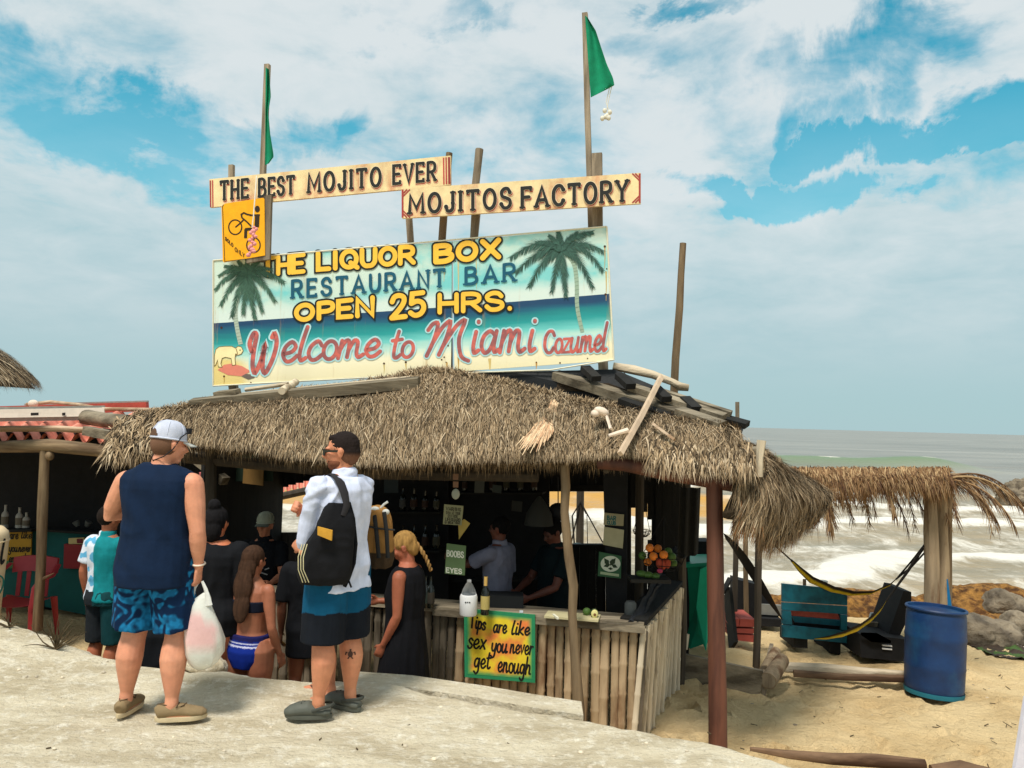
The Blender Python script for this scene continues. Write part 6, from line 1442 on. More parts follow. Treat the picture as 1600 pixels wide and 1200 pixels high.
def bottle(p, h, r_, mt_, lab, label, group=None, neckc=None):
    o = thing('bottle', p, label, 'bottle', group); b = MB(); b.lathe(p, [(r_ * .95, 0), (r_, .01), (r_, h * .58), (r_ * .8, h * .66), (r_ * .36, h * .74), (r_ * .34, h * .96), (r_ * .38, h)], 14); b.build('glass', mt_, o)
    b = MB(); b.cur = lab; b.lathe(p, [(r_ * 1.03, h * .15), (r_ * 1.03, h * .5)], 14, caps=False); b.build('bottle_label', 'vcol', o)
    if neckc: b = MB(); b.cur = neckc; b.lathe(p, [(r_ * .42, h * .76), (r_ * .42, h * 1.0)], 12); b.build('cap', 'vcol', o)
    return o
bottle(c_ + V((.135, .03, 0)), .31, .036, 'glass_dark', rgb(178, 160, 96), 'dark bottle with gold neck and label beside the white jug', neckc=rgb(196, 160, 90))
def ontop(px, py, Y): p = at(px, py, Y); return V((p.x, p.y, zt + .047))
b = MB(); b.cur = rgb(190, 180, 140); b.box(ontop(895, 950, 6.64) + V((0, 0, .009)), (.44, .20, .016), Matrix.Rotation(R(-12), 3, 'Z')); T_(b.build('cutting_board', 'vcol', smooth=False), 'pale wooden cutting board on the counter behind the crooked post', 'cutting board')
p = ontop(929, 945, 6.60) + V((0, 0, .017)); b = MB(); b.cur = rgb(40, 58, 30); b.ell(p + V((0, 0, .03)), (.033, .03, .04)); a_ = b.build('avocado_half', 'vcol'); T_(a_, 'halved avocado with its cut face to the viewer, right end of the board', 'avocado')
b = MB(); b.cur = rgb(214, 206, 140); nrm_ = V((0, -1, .15)); b.ell(p + V((0, -.02, .03)), (.029, .012, .035)); b.cur = rgb(110, 70, 40); b.ell(p + V((0, -.031, .026)), (.011, .006, .012)); b.build('flesh', 'vcol', a_)
b = MB(); b.ell(ontop(917, 943, 6.66) + V((0, 0, .045)), (.034, .03, .032)); T_(b.build('green_fruit', 'green_fruit'), 'round green lime on the board beside the halved avocado', 'lime')
b = MB(); b.cur = rgb(225, 222, 200); b.beam(ontop(865, 947, 6.62) + V((0, 0, .022)), ontop(872, 950, 6.5) + V((0, 0, .022)), .018, .016); T_(b.build('knife_handle', 'vcol', smooth=False), 'short white knife handle on the left end of the board', 'knife')
for (x, y, lab) in ((815, 936, 'tiny white napkin lying on the dark counter left of the board'), (878, 939, 'tiny white napkin lying just behind the board')):
    b = MB(); b.cur = rgb(200, 205, 210); b.box(ontop(x, y, 6.75) + V((0, 0, .008)), (.03, .03, .014)); T_(b.build('napkin', 'vcol', smooth=False), lab, 'napkin')
# dark cloth bundle over the side counter
b = MB(); b.cur = rgb(44, 46, 50)
b.grid(lambda u, v: (E0 + V((-.02, .0, zt + .07))).lerp(E1 + V((0, 0, zt + .30)), u) + V((-.10 * v + .03 * fbm(u * 5, v * 3), 0, .05 * fbm(u * 4, v * 4) - .10 * abs(v - .5) + (.12 * u))), 30, 12)
T_(b.build('dark_tarpaulin', 'vcloth'), 'crumpled dark tarpaulin lying along the side counter above the pale canes', 'tarpaulin')
b = MB(); b.cur = rgb(34, 34, 32)
b.grid(lambda u, v: at(1062 + 34 * u + (-4 * v), 762 + 112 * v - 8 * u * v, 7.6 + .2 * u) + V((.0, .03 * math.sin(u * 14), 0)), 24, 24); T_(b.build('hanging_cloth', 'vcloth'), 'long grey brown cloth hanging at the right end inside the bar', 'cloth')
# fruit baskets
def basket(px, py, Y, r_, label):
    c = at(px, py, Y); o = thing('wire_basket', c, label, 'basket'); b = MB()
    for (rr2, z) in ((1, .0), (.86, -.35), (.55, -.62)): b.tube([c + V((math.cos(t) * r_ * rr2, math.sin(t) * r_ * rr2, z * r_)) for t in [6.2832 * k / 18 for k in range(19)]], .0035, 5)
    for k in range(14):
        t = 6.2832 * k / 14; b.tube([c + V((math.cos(t) * r_ * q, math.sin(t) * r_ * q, z * r_)) for q, z in ((1, 0), (.86, -.35), (.55, -.62), (.05, -.75))], .0025, 5)
    for k in range(3):
        t = 2.09 * k + .4; b.tube([c + V((math.cos(t) * r_, math.sin(t) * r_, 0)), V((c.x, c.y, c.z + .34))], .003, 5)
    b.build('wire', 'black', o); return c
c = basket(1036, 868, 7.0, .19, 'hanging wire basket full of oranges at the right of the bar')
k_ = 0
for (x, y, Y, r_, mt_, lab) in ((1015, 856, 6.88, .036, 'orange_fruit', 'reddish orange lying highest at the left of the hanging basket'), (1021, 869, 6.86, .036, 'orange_fruit', 'bright orange just below the highest one'), (1037, 867, 6.84, .037, 'orange_fruit', 'large bright orange in the middle of the hanging basket'), (1044, 862, 6.95, .036, 'green_fruit', 'greenish orange behind the large bright one'), (1050, 870, 6.88, .036, 'green_fruit', 'greenish fruit at the right rim of the hanging basket')):
    b = MB(); b.ell(at(x, y, Y), (r_, r_, r_), None, 14, 10); T_(b.build('orange', mt_), lab, 'orange')
b = MB(); b.cur = rgb(170, 70, 48)
for (x, y) in ((1030, 880), (1036, 882), (1043, 880)): b.ell(at(x, y, 6.9), (.028, .028, .045))
b.cur = rgb(176, 60, 90); b.ell(at(1031, 892, 6.86), (.026, .02, .02)); T_(b.build('fruit_bunch', 'vcol'), 'red and pink fruit at the bottom of the hanging basket', 'fruit')
basket(1003, 829, 7.6, .085, 'small empty wire basket hanging against the bright sea')
for (x, y, lab) in ((712, 745, 'uppermost small tag of the hanging string above the khaki sign'), (712, 757, 'middle small tag of the hanging string above the khaki sign')):
    b = MB(); b.cur = rgb(120, 88, 66); b.box(at(x, y, 6.7), (.045, .012, .05)); T_(b.build('hanging_tag', 'vcol', smooth=False), lab, 'tag')
b = MB(); b.cur = rgb(150, 152, 135); b.ell(at(712, 772, 6.7), (.034, .012, .045)); T_(b.build('round_tag', 'vcol'), 'pale round tag hanging just above the khaki sign', 'tag')
random.seed(11)
for (x0, x1, y, t, n_) in ((620, 690, 799, 1.8, 4), (620, 690, 859, 1.8, 4), (715, 845, 769, 1.9, 6)):
    for i in range(n_):
        x = x0 + (x1 - x0) * (i + .5) / n_; p = hp(x, y, t); h = ru(.2, .3)
        bottle(p + V((0, 0, .012)), h, ru(.03, .042), 'glass_dark', random.choice([rgb(70, 66, 50), rgb(60, 40, 30), rgb(40, 56, 50), rgb(76, 76, 74)]), 'dim bottle, %s from the left, on the %s' % (('first', 'second', 'third', 'fourth', 'fifth', 'sixth')[i], {799: 'upper shelf behind the woman with the braid', 859: 'lower shelf behind the woman with the braid', 769: 'high shelf over the bartender in grey'}[y]), 'bottles on the back shelves')
random.seed(31)
def clut(name, f, label, cat, mt_='vcol', smooth=True): b = MB(); f(b); return T_(b.build(name, mt_, smooth=smooth), label, cat)
def card(name, quad, t, c, label, cat='notice'): 
    pl_ = hut(t); return clut(name, lambda b: (setattr(b, 'cur', c), b.slab([pl_.pt(*p) for p in quad], BX, .01)), label, cat, smooth=False)
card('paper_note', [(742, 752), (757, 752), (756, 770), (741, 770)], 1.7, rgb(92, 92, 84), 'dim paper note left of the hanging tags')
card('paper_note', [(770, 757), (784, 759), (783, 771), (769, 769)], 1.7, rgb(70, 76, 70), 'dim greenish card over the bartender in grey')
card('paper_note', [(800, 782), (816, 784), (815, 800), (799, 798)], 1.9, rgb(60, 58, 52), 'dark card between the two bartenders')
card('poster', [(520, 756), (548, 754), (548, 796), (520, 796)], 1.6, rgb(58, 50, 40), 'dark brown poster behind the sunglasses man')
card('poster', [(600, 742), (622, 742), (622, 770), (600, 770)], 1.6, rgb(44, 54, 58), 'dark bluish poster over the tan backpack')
clut('pendant_lamp', lambda b: (setattr(b, 'cur', rgb(44, 43, 38)), b.lathe(at(842, 812, 7.6), [(.14, -.05), (.12, .06), (.06, .16), (.015, .22)], 20)), 'dim bell shaped lamp shade hanging left of the bar window', 'lamp')
clut('hanging_bag', lambda b: (setattr(b, 'cur', rgb(30, 30, 34)), b.ell(at(872, 800, 7.8), (.10, .08, .09)), b.ell(at(864, 806, 7.8), (.06, .06, .05)), b.tube([at(872, 795, 7.8), at(872, 745, 7.8)], .006, 5)), 'lumpy black bag hanging in the bar window', 'bag')
clut('jar', lambda b: (setattr(b, 'cur', rgb(66, 70, 70)), b.lathe(ontop(985, 950, 6.75), [(.045, 0), (.05, .01), (.05, .10), (.035, .12)], 16)), 'dark glass jar on the counter near its corner', 'jar')
clut('crate', lambda b: (setattr(b, 'cur', rgb(26, 28, 30)), b.box(ontop(790, 950, 7.0) + V((0, 0, .05)), (.30, .2, .10))), 'low black crate on the counter behind the tips sign', 'crate', smooth=False)
for (x, c, lb) in ((672, rgb(58, 52, 44), 'dim brown bottle at the left end of the open counter'), (664, rgb(46, 58, 52), 'dim green bottle second from the left end of the open counter')): bottle(ontop(x, 945, 6.85), .26, .036, 'glass_dark', c, lb)
for (i, (x, y, w_)) in enumerate(((1012, 898, .05), (1024, 900, .04), (1002, 896, .045))):
    b = MB(); b.ell(at(x, y, 6.9), (w_, .04, .028)); T_(b.build('green_fruit', 'green_fruit'), ('green fruit in the middle of the row under the hanging basket', 'green fruit rightmost in the row under the hanging basket', 'green fruit leftmost in the row under the hanging basket')[i], 'fruit')
clut('fruit_tray', lambda b: (setattr(b, 'cur', rgb(40, 38, 34)), b.box(at(1014, 905, 6.9), (.34, .2, .03))), 'dark tray holding green fruit beneath the hanging basket', 'tray', smooth=False)
for k, (x, y) in enumerate(((1004, 868), (1028, 857), (1052, 880), (1012, 878))):
    b = MB(); b.ell(at(x, y, 7.0), (.035, .035, .035)); T_(b.build('orange', 'orange_fruit' if k % 2 else 'green_fruit'), ('greenish orange leftmost in the hanging basket', 'small orange topmost in the hanging basket', 'dull greenish orange lowest at the right of the hanging basket', 'dull orange between the leftmost and the bright one')[k], 'orange')
# things seen through the bar
for (x, lab) in ((907, 'dark post standing outside behind the bar window'),):
    b = MB(); a, c = at(x, 755, 11.2), at(x, 880, 11.2); b.tube([a, V((c.x, c.y, -.9))], .055, 8, wob=.05); T_(b.build('hammock_post', 'dark_pole'), lab, 'post')
b = MB(); A_ = at(907, 784, 11.15)
for (x, y) in ((894, 806), (892, 850), (916, 803), (942, 848)): b.tube([A_, at(x, y, 11.1)], .010, 5)
b.tube([at(894, 806, 11.1), at(898, 860, 11.0)], .012, 5); b.tube([at(917, 803, 11.1), at(918, 850, 11.0)], .006, 5); T_(b.build('hammock_ropes', 'dark_rope'), 'dark ropes fanning down from the post seen through the bar window', 'rope')
b = MB(); b.cur = rgb(160, 190, 190); b.beam(at(895, 852, 9.6), at(948, 857, 9.5), .3, .02); T_(b.build('pale_table', 'vcol', smooth=False), 'edge of a pale turquoise table outside behind the bar window', 'table')
aw = thing('red_awning', at(465, 760, 13), 'rusty red corrugated awning seen through the bar at left', 'awning')
b = MB(); b.grid(lambda u, v: at(425 + 90 * u, 738 - 6 * u + (34 - 8 * u) * v, 14 - v) + V((0, 0, .05 * math.sin(u * 60))), 90, 3); b.build('corrugated_sheet', 'roof_red', aw)
b = MB(); b.tube([at(428, 778, 12.9), at(500, 762, 12.9)], .06, 8); b.build('beam', 'dark_pole', aw)

# ================================================================ LEFT BUILDING
LB = thing('left_bar', V((-5.2, 9.3, -.62)), 'low neighbouring bar with red corrugated roof and teal front', 'building')
b = MB(); NW = 8.3
def LR(u, v):                      # v 0 top, 1 eave
    a = at(-180 + 430 * u, 656 - 12 * u, 10.6); e = at(-180 + 352 * u, 681 + 4 * u, 8.55 - .15 * u); p = a.lerp(e, v); ph = u * 352 / 25.2 * 6.2832 + .6
    p.z += .052 * math.cos(ph); return p
b.grid(LR, 460, 8); b.v += [p + V((0, 0, -.012)) for p in b.v]; n0 = len(b.c); b.c += b.c[:]; b.f += [tuple(n0 + i for i in reversed(f)) for f in b.f[:]]; b.mi += [0] * len(b.mi)
b.build('corrugated_sheet', 'roof_red', LB)
b = MB(); b.slab([at(-180, 640, 10.8), at(228, 628, 10.5), at(229, 642, 10.5), at(-180, 660, 10.8)], V((0, 1, 0)), .08); b.build('ridge_board', 'red_paint', LB, smooth=False)
b = MB(); b.beam(at(40, 632, 10.45), at(231, 627, 10.4), .06, .02); b.build('ridge_cap', 'metal', LB, smooth=False)
b = MB(); b.tube([at(-150, 700, 8.3), at(0, 698, 8.3), at(80, 696, 8.28), at(150, 703, 8.25), at(184, 708, 8.2)], [.065, .06, .07, .065, .06], 12, wob=.03); b.build('beam', 'pole_wood_x', LB)
b = MB(); b.tube([at(-160, 672, 8.5), at(20, 670, 8.45), at(90, 670, 8.45), at(162, 674, 8.4)], [.034] * 4, 9, wob=.05); b.build('pole', 'brown_strip_x', LB)
b = MB(); b.tube([at(70, 702, 8.28), at(66, 800, 8.28), at(64, 880, 8.27), at(58, 985, 8.25)], [.045, .05, .046, .05], 11, wob=.04); p = at(70, 712, 8.26); b.ell(p + V((.05, 0, 0)), (.04, .05, .05)); q = at(66, 905, 8.26); b.tube([q, q + V((.08, -.02, .04)), q + V((.13, -.02, .07))], [.022, .012, .004], 7); b.build('post', 'pole_wood', LB)
b = MB(); q = at(-110, 860, 8.3); b.tube([at(-110, 700, 8.3), V((q.x, q.y, -.6))], .05, 10, wob=.04); b.build('post', 'pole_wood', LB)
b = MB(); b.beam(at(135, 673, 8.3), at(186, 683, 8.15), .10, .09); b.build('beam_end', 'old_wood_x', LB, smooth=False)
pl = face(10.0)
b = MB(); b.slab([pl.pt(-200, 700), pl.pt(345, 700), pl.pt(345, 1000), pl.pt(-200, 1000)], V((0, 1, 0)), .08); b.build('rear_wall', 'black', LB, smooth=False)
pl = face(9.7)
b = MB(); b.slab([pl.pt(70, 827), pl.pt(160, 836), pl.pt(160, 966), pl.pt(70, 948)], V((0, 1, 0)), .06); b.build('front_panel', 'teal_wall', LB, smooth=False)
b = MB(); b.slab([pl.pt(-30, 832), pl.pt(60, 829), pl.pt(60, 948), pl.pt(-30, 940)], V((0, 1, 0)), .05); b.build('front_panel', 'teal_wall', LB, smooth=False)
b = MB(); b.beam(pl.pt(-40, 828) + V((0, -.05, 0)), pl.pt(62, 826) + V((0, -.05, 0)), .25, .03); b.beam(pl.pt(66, 826) + V((0, -.05, 0)), pl.pt(165, 832) + V((0, -.05, 0)), .16, .025); tag(b.build('counter_top', 'dark_board', LB, smooth=False), kind='stuff')
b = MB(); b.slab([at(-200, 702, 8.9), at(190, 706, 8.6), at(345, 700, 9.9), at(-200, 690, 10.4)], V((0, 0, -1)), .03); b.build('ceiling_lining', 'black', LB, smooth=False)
for (x, y, h, lab) in ((12, 826, .27, 'pale spirits bottle standing leftmost on the neighbouring counter'), (34, 826, .24, 'clear wide bottle standing second on the neighbouring counter'), (45, 826, .18, 'short clear bottle standing third on the neighbouring counter')):
    p = pl.pt(x, y); bottle(V((p.x, p.y - .06, p.z + .02)), h, .04, 'grey_plastic', rgb(110, 100, 84), lab)
o = thing('tips_sign', pl.pt(30, 890), 'shaded yellow tips sign in the neighbouring bar, partly hidden by the big cup', 'sign')
pls = face(9.6); b = MB(); b.cur = rgb(176, 134, 40); b.slab([pls.pt(*p) for p in ((-14, 827), (49, 828), (48, 876), (-14, 876))], V((0, 1, 0)), .02); b.build('board', 'vcol', o, smooth=False)
b = MB(); b.cur = rgb(70, 110, 70); b.slab([pls.pt(*p) for p in ((-14, 876), (48, 876), (40, 888), (-14, 888))], V((0, 1, 0)), .02); b.build('board_foot', 'vcol', o, smooth=False)
for (tx, a, b_, h_) in (('are', (15, 842), (28, 842), 13), ('like', (33, 841), (49, 841), 11), ('you', (14, 862), (27, 862), 12), ('never', (29, 862), (48, 862), 12), ('enough', (14, 878), (42, 877), 12)): letter(o, pls, tx, a, b_, h_, h_, 1.7, INK, slant=.15, gap=.12, off=.002)
pls = face(9.62); o = thing('red_box', pls.pt(118, 889), 'flat dark red box mounted on the teal panel with a framed card on top', 'box')
b = MB(); b.cur = rgb(140, 44, 48); b.slab([pls.pt(*p) for p in ((100, 850), (138, 852), (137, 889), (99, 888))], V((0, 1, 0)), .06); b.build('lid', 'vcol', o, smooth=False)
b = MB(); b.cur = rgb(196, 176, 120); b.slab([pls.pt(*p) for p in ((107, 841), (131, 840), (132, 850), (107, 850))], V((0, 1, 0)), .03); b.build('card', 'vcol', o, smooth=False)
b = MB(); b.cur = rgb(110, 40, 44); b.slab([pls.pt(p[0], p[1], .004) for p in ((120, 842), (129, 841.5), (129.5, 849), (120, 849))], V((0, 1, 0)), .003); b.build('card_print', 'vcol', o, smooth=False)
for (x, lab) in ((122, 'left one of two pale cups on the dark neighbouring counter'), (135, 'right one of two pale cups on the dark neighbouring counter')):
    p = face(9.75).pt(x, 822); b = MB(); b.cur = rgb(96, 96, 90); b.lathe(p, [(.025, 0), (.045, .06), (.04, .065)], 12, Matrix.Rotation(.5 if x > 130 else -.5, 3, 'Y')); T_(b.build('cup', 'vcol'), lab, 'cup')
b = MB(); b.slab([at(-200, 672, 8.95), at(190, 670, 8.8), at(190, 712, 8.75), at(-200, 712, 8.9)], V((0, 1, 0)), .03); b.build('shade_fill', 'black', LB, smooth=False)  # black board added behind the scallops so the gaps read as shade
# ladder lying on the red roof
ld = thing('ladder', at(70, 655, 9.4), 'aluminium ladder lying flat on the red corrugated roof', 'ladder')
for (y0, y1) in ((641, 636), (653, 648)):
    b = MB(); b.beam(at(-120, y0 + 2, 9.5), at(163, y1 + 3, 9.3), .03, .08); b.build('rail', 'metal', ld, smooth=False)
for i in range(15):
    x = -110 + i * 18.5; b = MB(); b.tube([at(x, 642 - (x + 110) * .014, 9.45), at(x, 654 - (x + 110) * .014, 9.4)], .016, 7); b.build('rung', 'metal', ld)
b = MB(); b.cur = (.02, .02, .02)
for (x, w_) in ((48, 12), (97, 5)): b.slab([at(x, 645, 9.24), at(x + w_, 644.6, 9.24), at(x + w_, 649, 9.24), at(x, 649.5, 9.24)], V((0, 1, 0)), .004)
b.build('sticker', 'vcol', ld, smooth=False)
b = MB(); b.cur = rgb(200, 190, 175); b.slab([at(-120, 642, 9.42), at(163, 637, 9.25), at(163, 650, 9.22), at(-120, 655, 9.38)], V((0, 1, .2)).normalized(), .01); b.build('web_plate', 'vcol', ld, smooth=False)
stick('bamboo_pole', 'brown_strip', [(42, 632, 9.9), (80, 628, 9.8), (120, 632, 9.6), (160, 639, 9.3), (230, 640, 8.9), (285, 639, 8.6)], .022, 'long thin pale pole lying across the red roof to the thatch', 'pole')
stick('roof_log', 'old_wood', [(134, 652, 8.9), (160, 656, 8.75), (200, 660, 8.5)], [.085, .08, .08], 'thick short grey log lying at the right end of the red roof', 'log', n=14)
b = MB(); b.ell(at(52, 631, 9.8), (.06, .05, .05)); T_(b.build('roof_stone', 'shell'), 'pale stone on the ridge of the red roof', 'stone')
b = MB(); pk = face(9.2); b.slab([pk.pt(*p) for p in ((311, 738), (350, 754), (348, 806), (326, 820), (311, 832))], V((0, 1, 0)), .05); T_(b.build('pink_wall', 'pink', smooth=False), 'pink wall panel between the two men, left of the bar', 'wall')
b = MB(); b.beam(at(285, 700, 9.0), at(352, 752, 8.7), .10, .09); T_(b.build('slanting_timber', 'old_wood_x', smooth=False), 'slanting grey timber above the pink panel', 'timber')
# red plastic armchair
ch = thing('plastic_chair', at(30, 975, 8.6), 'red plastic armchair in the sand beside the big cup', 'chair')
cz = at(30, 975, 8.6)
def cpt(x, y, z): return V((cz.x + x, cz.y + y, -.60 + z))
def cb(name, f): b = MB(); f(b); b.build(name, 'red_plastic', ch)
cb('seat', lambda b: b.grid(lambda u, v: cpt(-.24 + .48 * u, -.22 + .44 * v, .42 - .03 * math.sin(3.1 * u)), 12, 10) or b.grid(lambda u, v: cpt(-.24 + .48 * u, -.22, .42 - .05 * v), 12, 3))
cb('backrest', lambda b: b.rings([[cpt(x, .20 + .10 * (z - .45) + .05 * abs(x) * 0 - .03 * math.cos(x * 6), z), cpt(x, .235 + .10 * (z - .45), z)] + [cpt(x, .235 + .10 * (z + dz - .45), z + dz) for dz in (.16,)] + [cpt(x, .20 + .10 * (z + dz - .45), z + dz) for dz in (.16,)] for x, z in [(-.24 + .08 * i, .66 + .03 * math.cos((-.24 + .08 * i) * 6)) for i in range(7)]]))
for sx in (-1, 1):
    cb('armrest', lambda b: b.tube([cpt(sx * .27, -.26, .40), cpt(sx * .28, -.24, .60), cpt(sx * .29, -.16, .66), cpt(sx * .29, .05, .67), cpt(sx * .26, .22, .76)], [(.03, .012), (.03, .012), (.035, .012), (.035, .012), (.03, .012)], 8, side=(1, 0, 0)))
    for sy in (-1, 1): cb('leg', lambda b: b.tube([cpt(sx * .24, sy * .20, .42), cpt(sx * .27, sy * .25, .0)], [(.04, .018), (.022, .014)], 8, side=(1, 0, 0)))
for i in range(4):
    x = -.15 + .1 * i; cb('back_slat', lambda b: b.beam(cpt(x, .19, .42), cpt(x, .22, .72), .045, .01, (0, 1, 0)))
# giant cup at the left edge
cup = thing('giant_cup', at(-54, 990, 6.9), 'big cream cup shaped display at the far left edge with black lettering', 'cup')
cc = at(-54, 985, 6.9)
top = at(-54, 822, 6.9).z - cc.z
b = MB(); b.lathe(cc, [(.235, 0), (.245, .02), (.262, top * .5), (.278, top * .78), (.283, top * .88), (.275, top * .94), (.235, top * .985), (.18, top)], 40); b.build('cup_body', 'cream', cup)
b = MB(); b.tube([cc + V((.281 * math.cos(t), .281 * math.sin(t), top * .86)) for t in [6.2832 * k / 40 for k in range(41)]], .008, 6); b.build('rim', 'cream', cup)
class CylP:                        # lettering wrapped on the cup: photo pixels hit the cup wall
    def pt(s, px, py, off=0):
        d = ray(px, py); r_ = .274 + off + .006; ox, oy = CAM.x - cc.x, CAM.y - cc.y
        A_ = d.x ** 2 + d.y ** 2; B_ = ox * d.x + oy * d.y; C_ = ox * ox + oy * oy - r_ * r_; D_ = max(0, B_ * B_ - A_ * C_); t = (-B_ - math.sqrt(D_)) / A_; return CAM + d * t
cy = CylP(); b = MB(); text(b, cy, 'ol', (-12, 892), (6, 878), 34, 34, 3.6, .004, (.015, .015, .015), slant=.12, gap=.14); text(b, cy, 'Mr', (-46, 908), (-18, 896), 32, 32, 3.6, .004, (.015, .015, .015), gap=.14); b.build('lettering', 'vcol', cup, smooth=False)
b = MB(); b.cur = rgb(20, 120, 110); ribbon(b, cy, catmull([(-20, 930), (-12, 910), (-2, 900), (5, 905), (3, 920), (-7, 936)], 6), 2.6, .004); b.cur = rgb(240, 244, 240); fill(b, cy, [(-16, 926), (-10, 914), (-1, 906), (1, 920), (-8, 932)], .003); b.cur = rgb(20, 100, 92); ribbon(b, cy, catmull([(-14, 926), (-7, 918), (0, 908)], 5), 1.3, .0055)
b.build('emblem', 'vcol', cup, smooth=False)
# palm roof at the upper left
pr = thing('left_palapa', at(-60, 570, 7.5), 'thatched palapa roof tip in the upper left corner of the view', 'roof')
def PR(u, v):
    ax = at(-232, 462, 7.6); a = -2.6 + 3.2 * u; r_ = 1.28 * v; z = ax.z - .62 * v ** 1.25 - .12 * v ** 6; return V((ax.x + .02 + math.cos(a) * r_, ax.y + .5 + math.sin(a) * r_, z))
b = MB(); blades(b, PR, 11000, .26, .011, 1, .14, .02, STRAW, .1, 1, nrm=V((0, 0, 1))); blades(b, lambda u, v: PR(u, .93 + .07 * v), 4500, .16, .010, 1, .25, .015, STRAW + DSTRAW, 0, 1, nrm=V((0, 0, 1)), droop=.5); tag(b.build('thatch', 'thatch', pr, smooth=False), kind='stuff')
b = MB(); b.grid(lambda u, v: PR(u, v) - V((0, 0, .02)), 40, 12); b.grid(lambda u, v: PR(u, v) - V((0, 0, .14 - .06 * v)), 40, 12); b.build('thatch_base', 'thatch_core', pr)
b = MB(); q = PR(0, 0); b.tube([V((q.x, q.y + .1, q.z - .1)), V((q.x, q.y + .1, -.6))], .07, 10); b.build('post', 'pole_wood', pr)

# ================================================================ RIGHT SIDE
# green cool box standing behind the post
gb = thing('green_bin', at(1088, 1018, 9.0), 'tall green bin with a pale green lid behind the red post', 'bin')
def gp(x, y, Y): return at(x, y, Y)
b = MB(); b.slab([gp(1063, 884, 9.1), gp(1118, 880, 8.9), gp(1118, 1000, 8.9), gp(1078, 1014, 9.0), gp(1066, 1000, 9.1)], V((.2, 1, 0)).normalized(), .5); b.build('bin_body', 'green_bin', gb, smooth=False)
b = MB(); b.slab([gp(1060, 876, 9.05), gp(1075, 866, 9.4), gp(1120, 866, 9.3), gp(1122, 878, 8.85), gp(1062, 882, 9.0)], V((0, 0, -1)), .04); b.build('lid', 'green_bin', gb, smooth=False)
b = MB(); b.cur = rgb(34, 172, 132); b.slab([gp(1094, 890, 8.85), gp(1107, 884, 8.82), gp(1107, 990, 8.8), gp(1103, 1018, 8.78), gp(1092, 990, 8.85), gp(1088, 950, 8.85)], V((.2, 1, 0)).normalized(), .03); b.build('front_panel', 'vcol', gb, smooth=False)
b = MB(); b.slab([gp(1084, 846, 9.6), gp(1112, 846, 9.5), gp(1112, 868, 9.5), gp(1080, 868, 9.6)], V((0, 1, 0)), .3); T_(b.build('dark_box', 'black', smooth=False), 'black box standing behind the green bin', 'box')
# planter boards and pale stakes
pt_ = thing('planter_box', at(1120, 1060, 8.2), 'low frame of grey boards filled with sand beside the bamboo counter', 'planter')
b = MB(); q0, q1 = at(1063, 1034, 8.35), at(1190, 1054, 8.1); b.beam(V((q0.x, q0.y, -.62)), V((q1.x, q1.y, -.70)), .05, .30); b.build('front_board', 'old_wood_x', pt_, smooth=False)
b = MB(); q2_ = at(1192, 1010, 9.3); b.beam(V((q1.x + .02, q1.y, -.70)), V((q2_.x + .1, q2_.y, -.70)), .04, .2); b.build('side_board', 'old_wood', pt_, smooth=False)
b = MB(); b.cur = (1, 1, 1); P0, P1_, P2_, P3_ = V((q0.x, q0.y, 0)), V((q1.x, q1.y, 0)), V((q2_.x + .05, q2_.y, 0)), V((q0.x + .05, q2_.y + .2, 0))
b.grid(lambda u, v: P0.lerp(P1_, u).lerp(P3_.lerp(P2_, u), v) + V((0, 0, -.66 + .02 * fbm(u * 5, v * 5) - .05 * u)), 24, 16); b.build('sand_fill', 'sand', pt_)
stick('pale_stake', 'bleached', [(1067, 1014, 8.5), (1070, 990, 8.5)], .05, 'short pale plank stub leaning left of the planter', 'stub', square=True)
for (pts, r_, lab) in (([(1200, 1064, 8.05), (1222, 1032, 8.5)], .085, 'short thick bleached log end lying in front at the planter corner'), ([(1195, 1048, 8.3), (1212, 1018, 8.8)], .06, 'upper bleached log end lying at the planter corner')):
    b = MB(); P = [at(*p) for p in pts]; b.tube(P, [r_, r_ * .9], 14, wob=.06); o = b.build('short_log', 'drift_post'); T_(o, lab, 'log')
    d = (P[0] - P[1]).normalized(); b = MB(); b.tube([P[0] + d * .001, P[0] + d * .004], r_ * .86, 12); b.build('cut_end', 'old_wood', o)
stick('driftwood_log', 'bleached', [(1216, 1042, 8.75), (1290, 1046, 8.7), (1360, 1052, 8.62), (1424, 1058, 8.55)], [.055, .06, .055, .06], 'long driftwood trunk on the sand reaching to the blue barrel', 'log', wob=.08)
stick('driftwood_log', 'brown_log', [(1240, 1052, 8.6), (1320, 1058, 8.5), (1420, 1061, 8.5)], [.04, .035, .04], 'dark lower trunk lying just in front of the long driftwood', 'log', wob=.08)
for (pts, rr3, lab) in (([(1172, 1170, 5.95), (1230, 1178, 5.9), (1300, 1186, 5.82), (1370, 1189, 5.78), (1445, 1196, 5.75)], [.015, .03, .04, .045, .04], 'brown weathered log lying along the lower right rim of the rock'), ([(1455, 1204, 5.6), (1500, 1201, 5.58), (1548, 1210, 5.55)], [.04, .055, .04], 'dark end of a second log at the bottom of the view')):
    stick('shore_log', 'brown_log', pts, rr3, lab, 'log', n=12, wob=.1)
# thin poles
for (pts, r_, mt_, lab) in (([(1187, 785, 8.75), (1185, 900, 8.75), (1184, 980, 8.74), (1181, 1040, 8.72)], .038, 'dark_pole', 'thin bent grey pole rising from the planter corner'), ([(1148, 740, 10.2), (1150, 870, 10.2), (1147, 970, 10.2)], .034, 'dark_pole', 'dark thin pole behind the red post'), ([(1166, 760, 10.6), (1165, 880, 10.6), (1167, 975, 10.6)], .032, 'pole_wood', 'thin lighter pole between the dark pole and the planter pole')):
    b = MB(); P = [at(*p) for p in pts]; P[-1].z = min(P[-1].z, -.85); b.tube(P, r_, 9, wob=.06); T_(b.build('thin_pole', mt_), lab, 'pole')
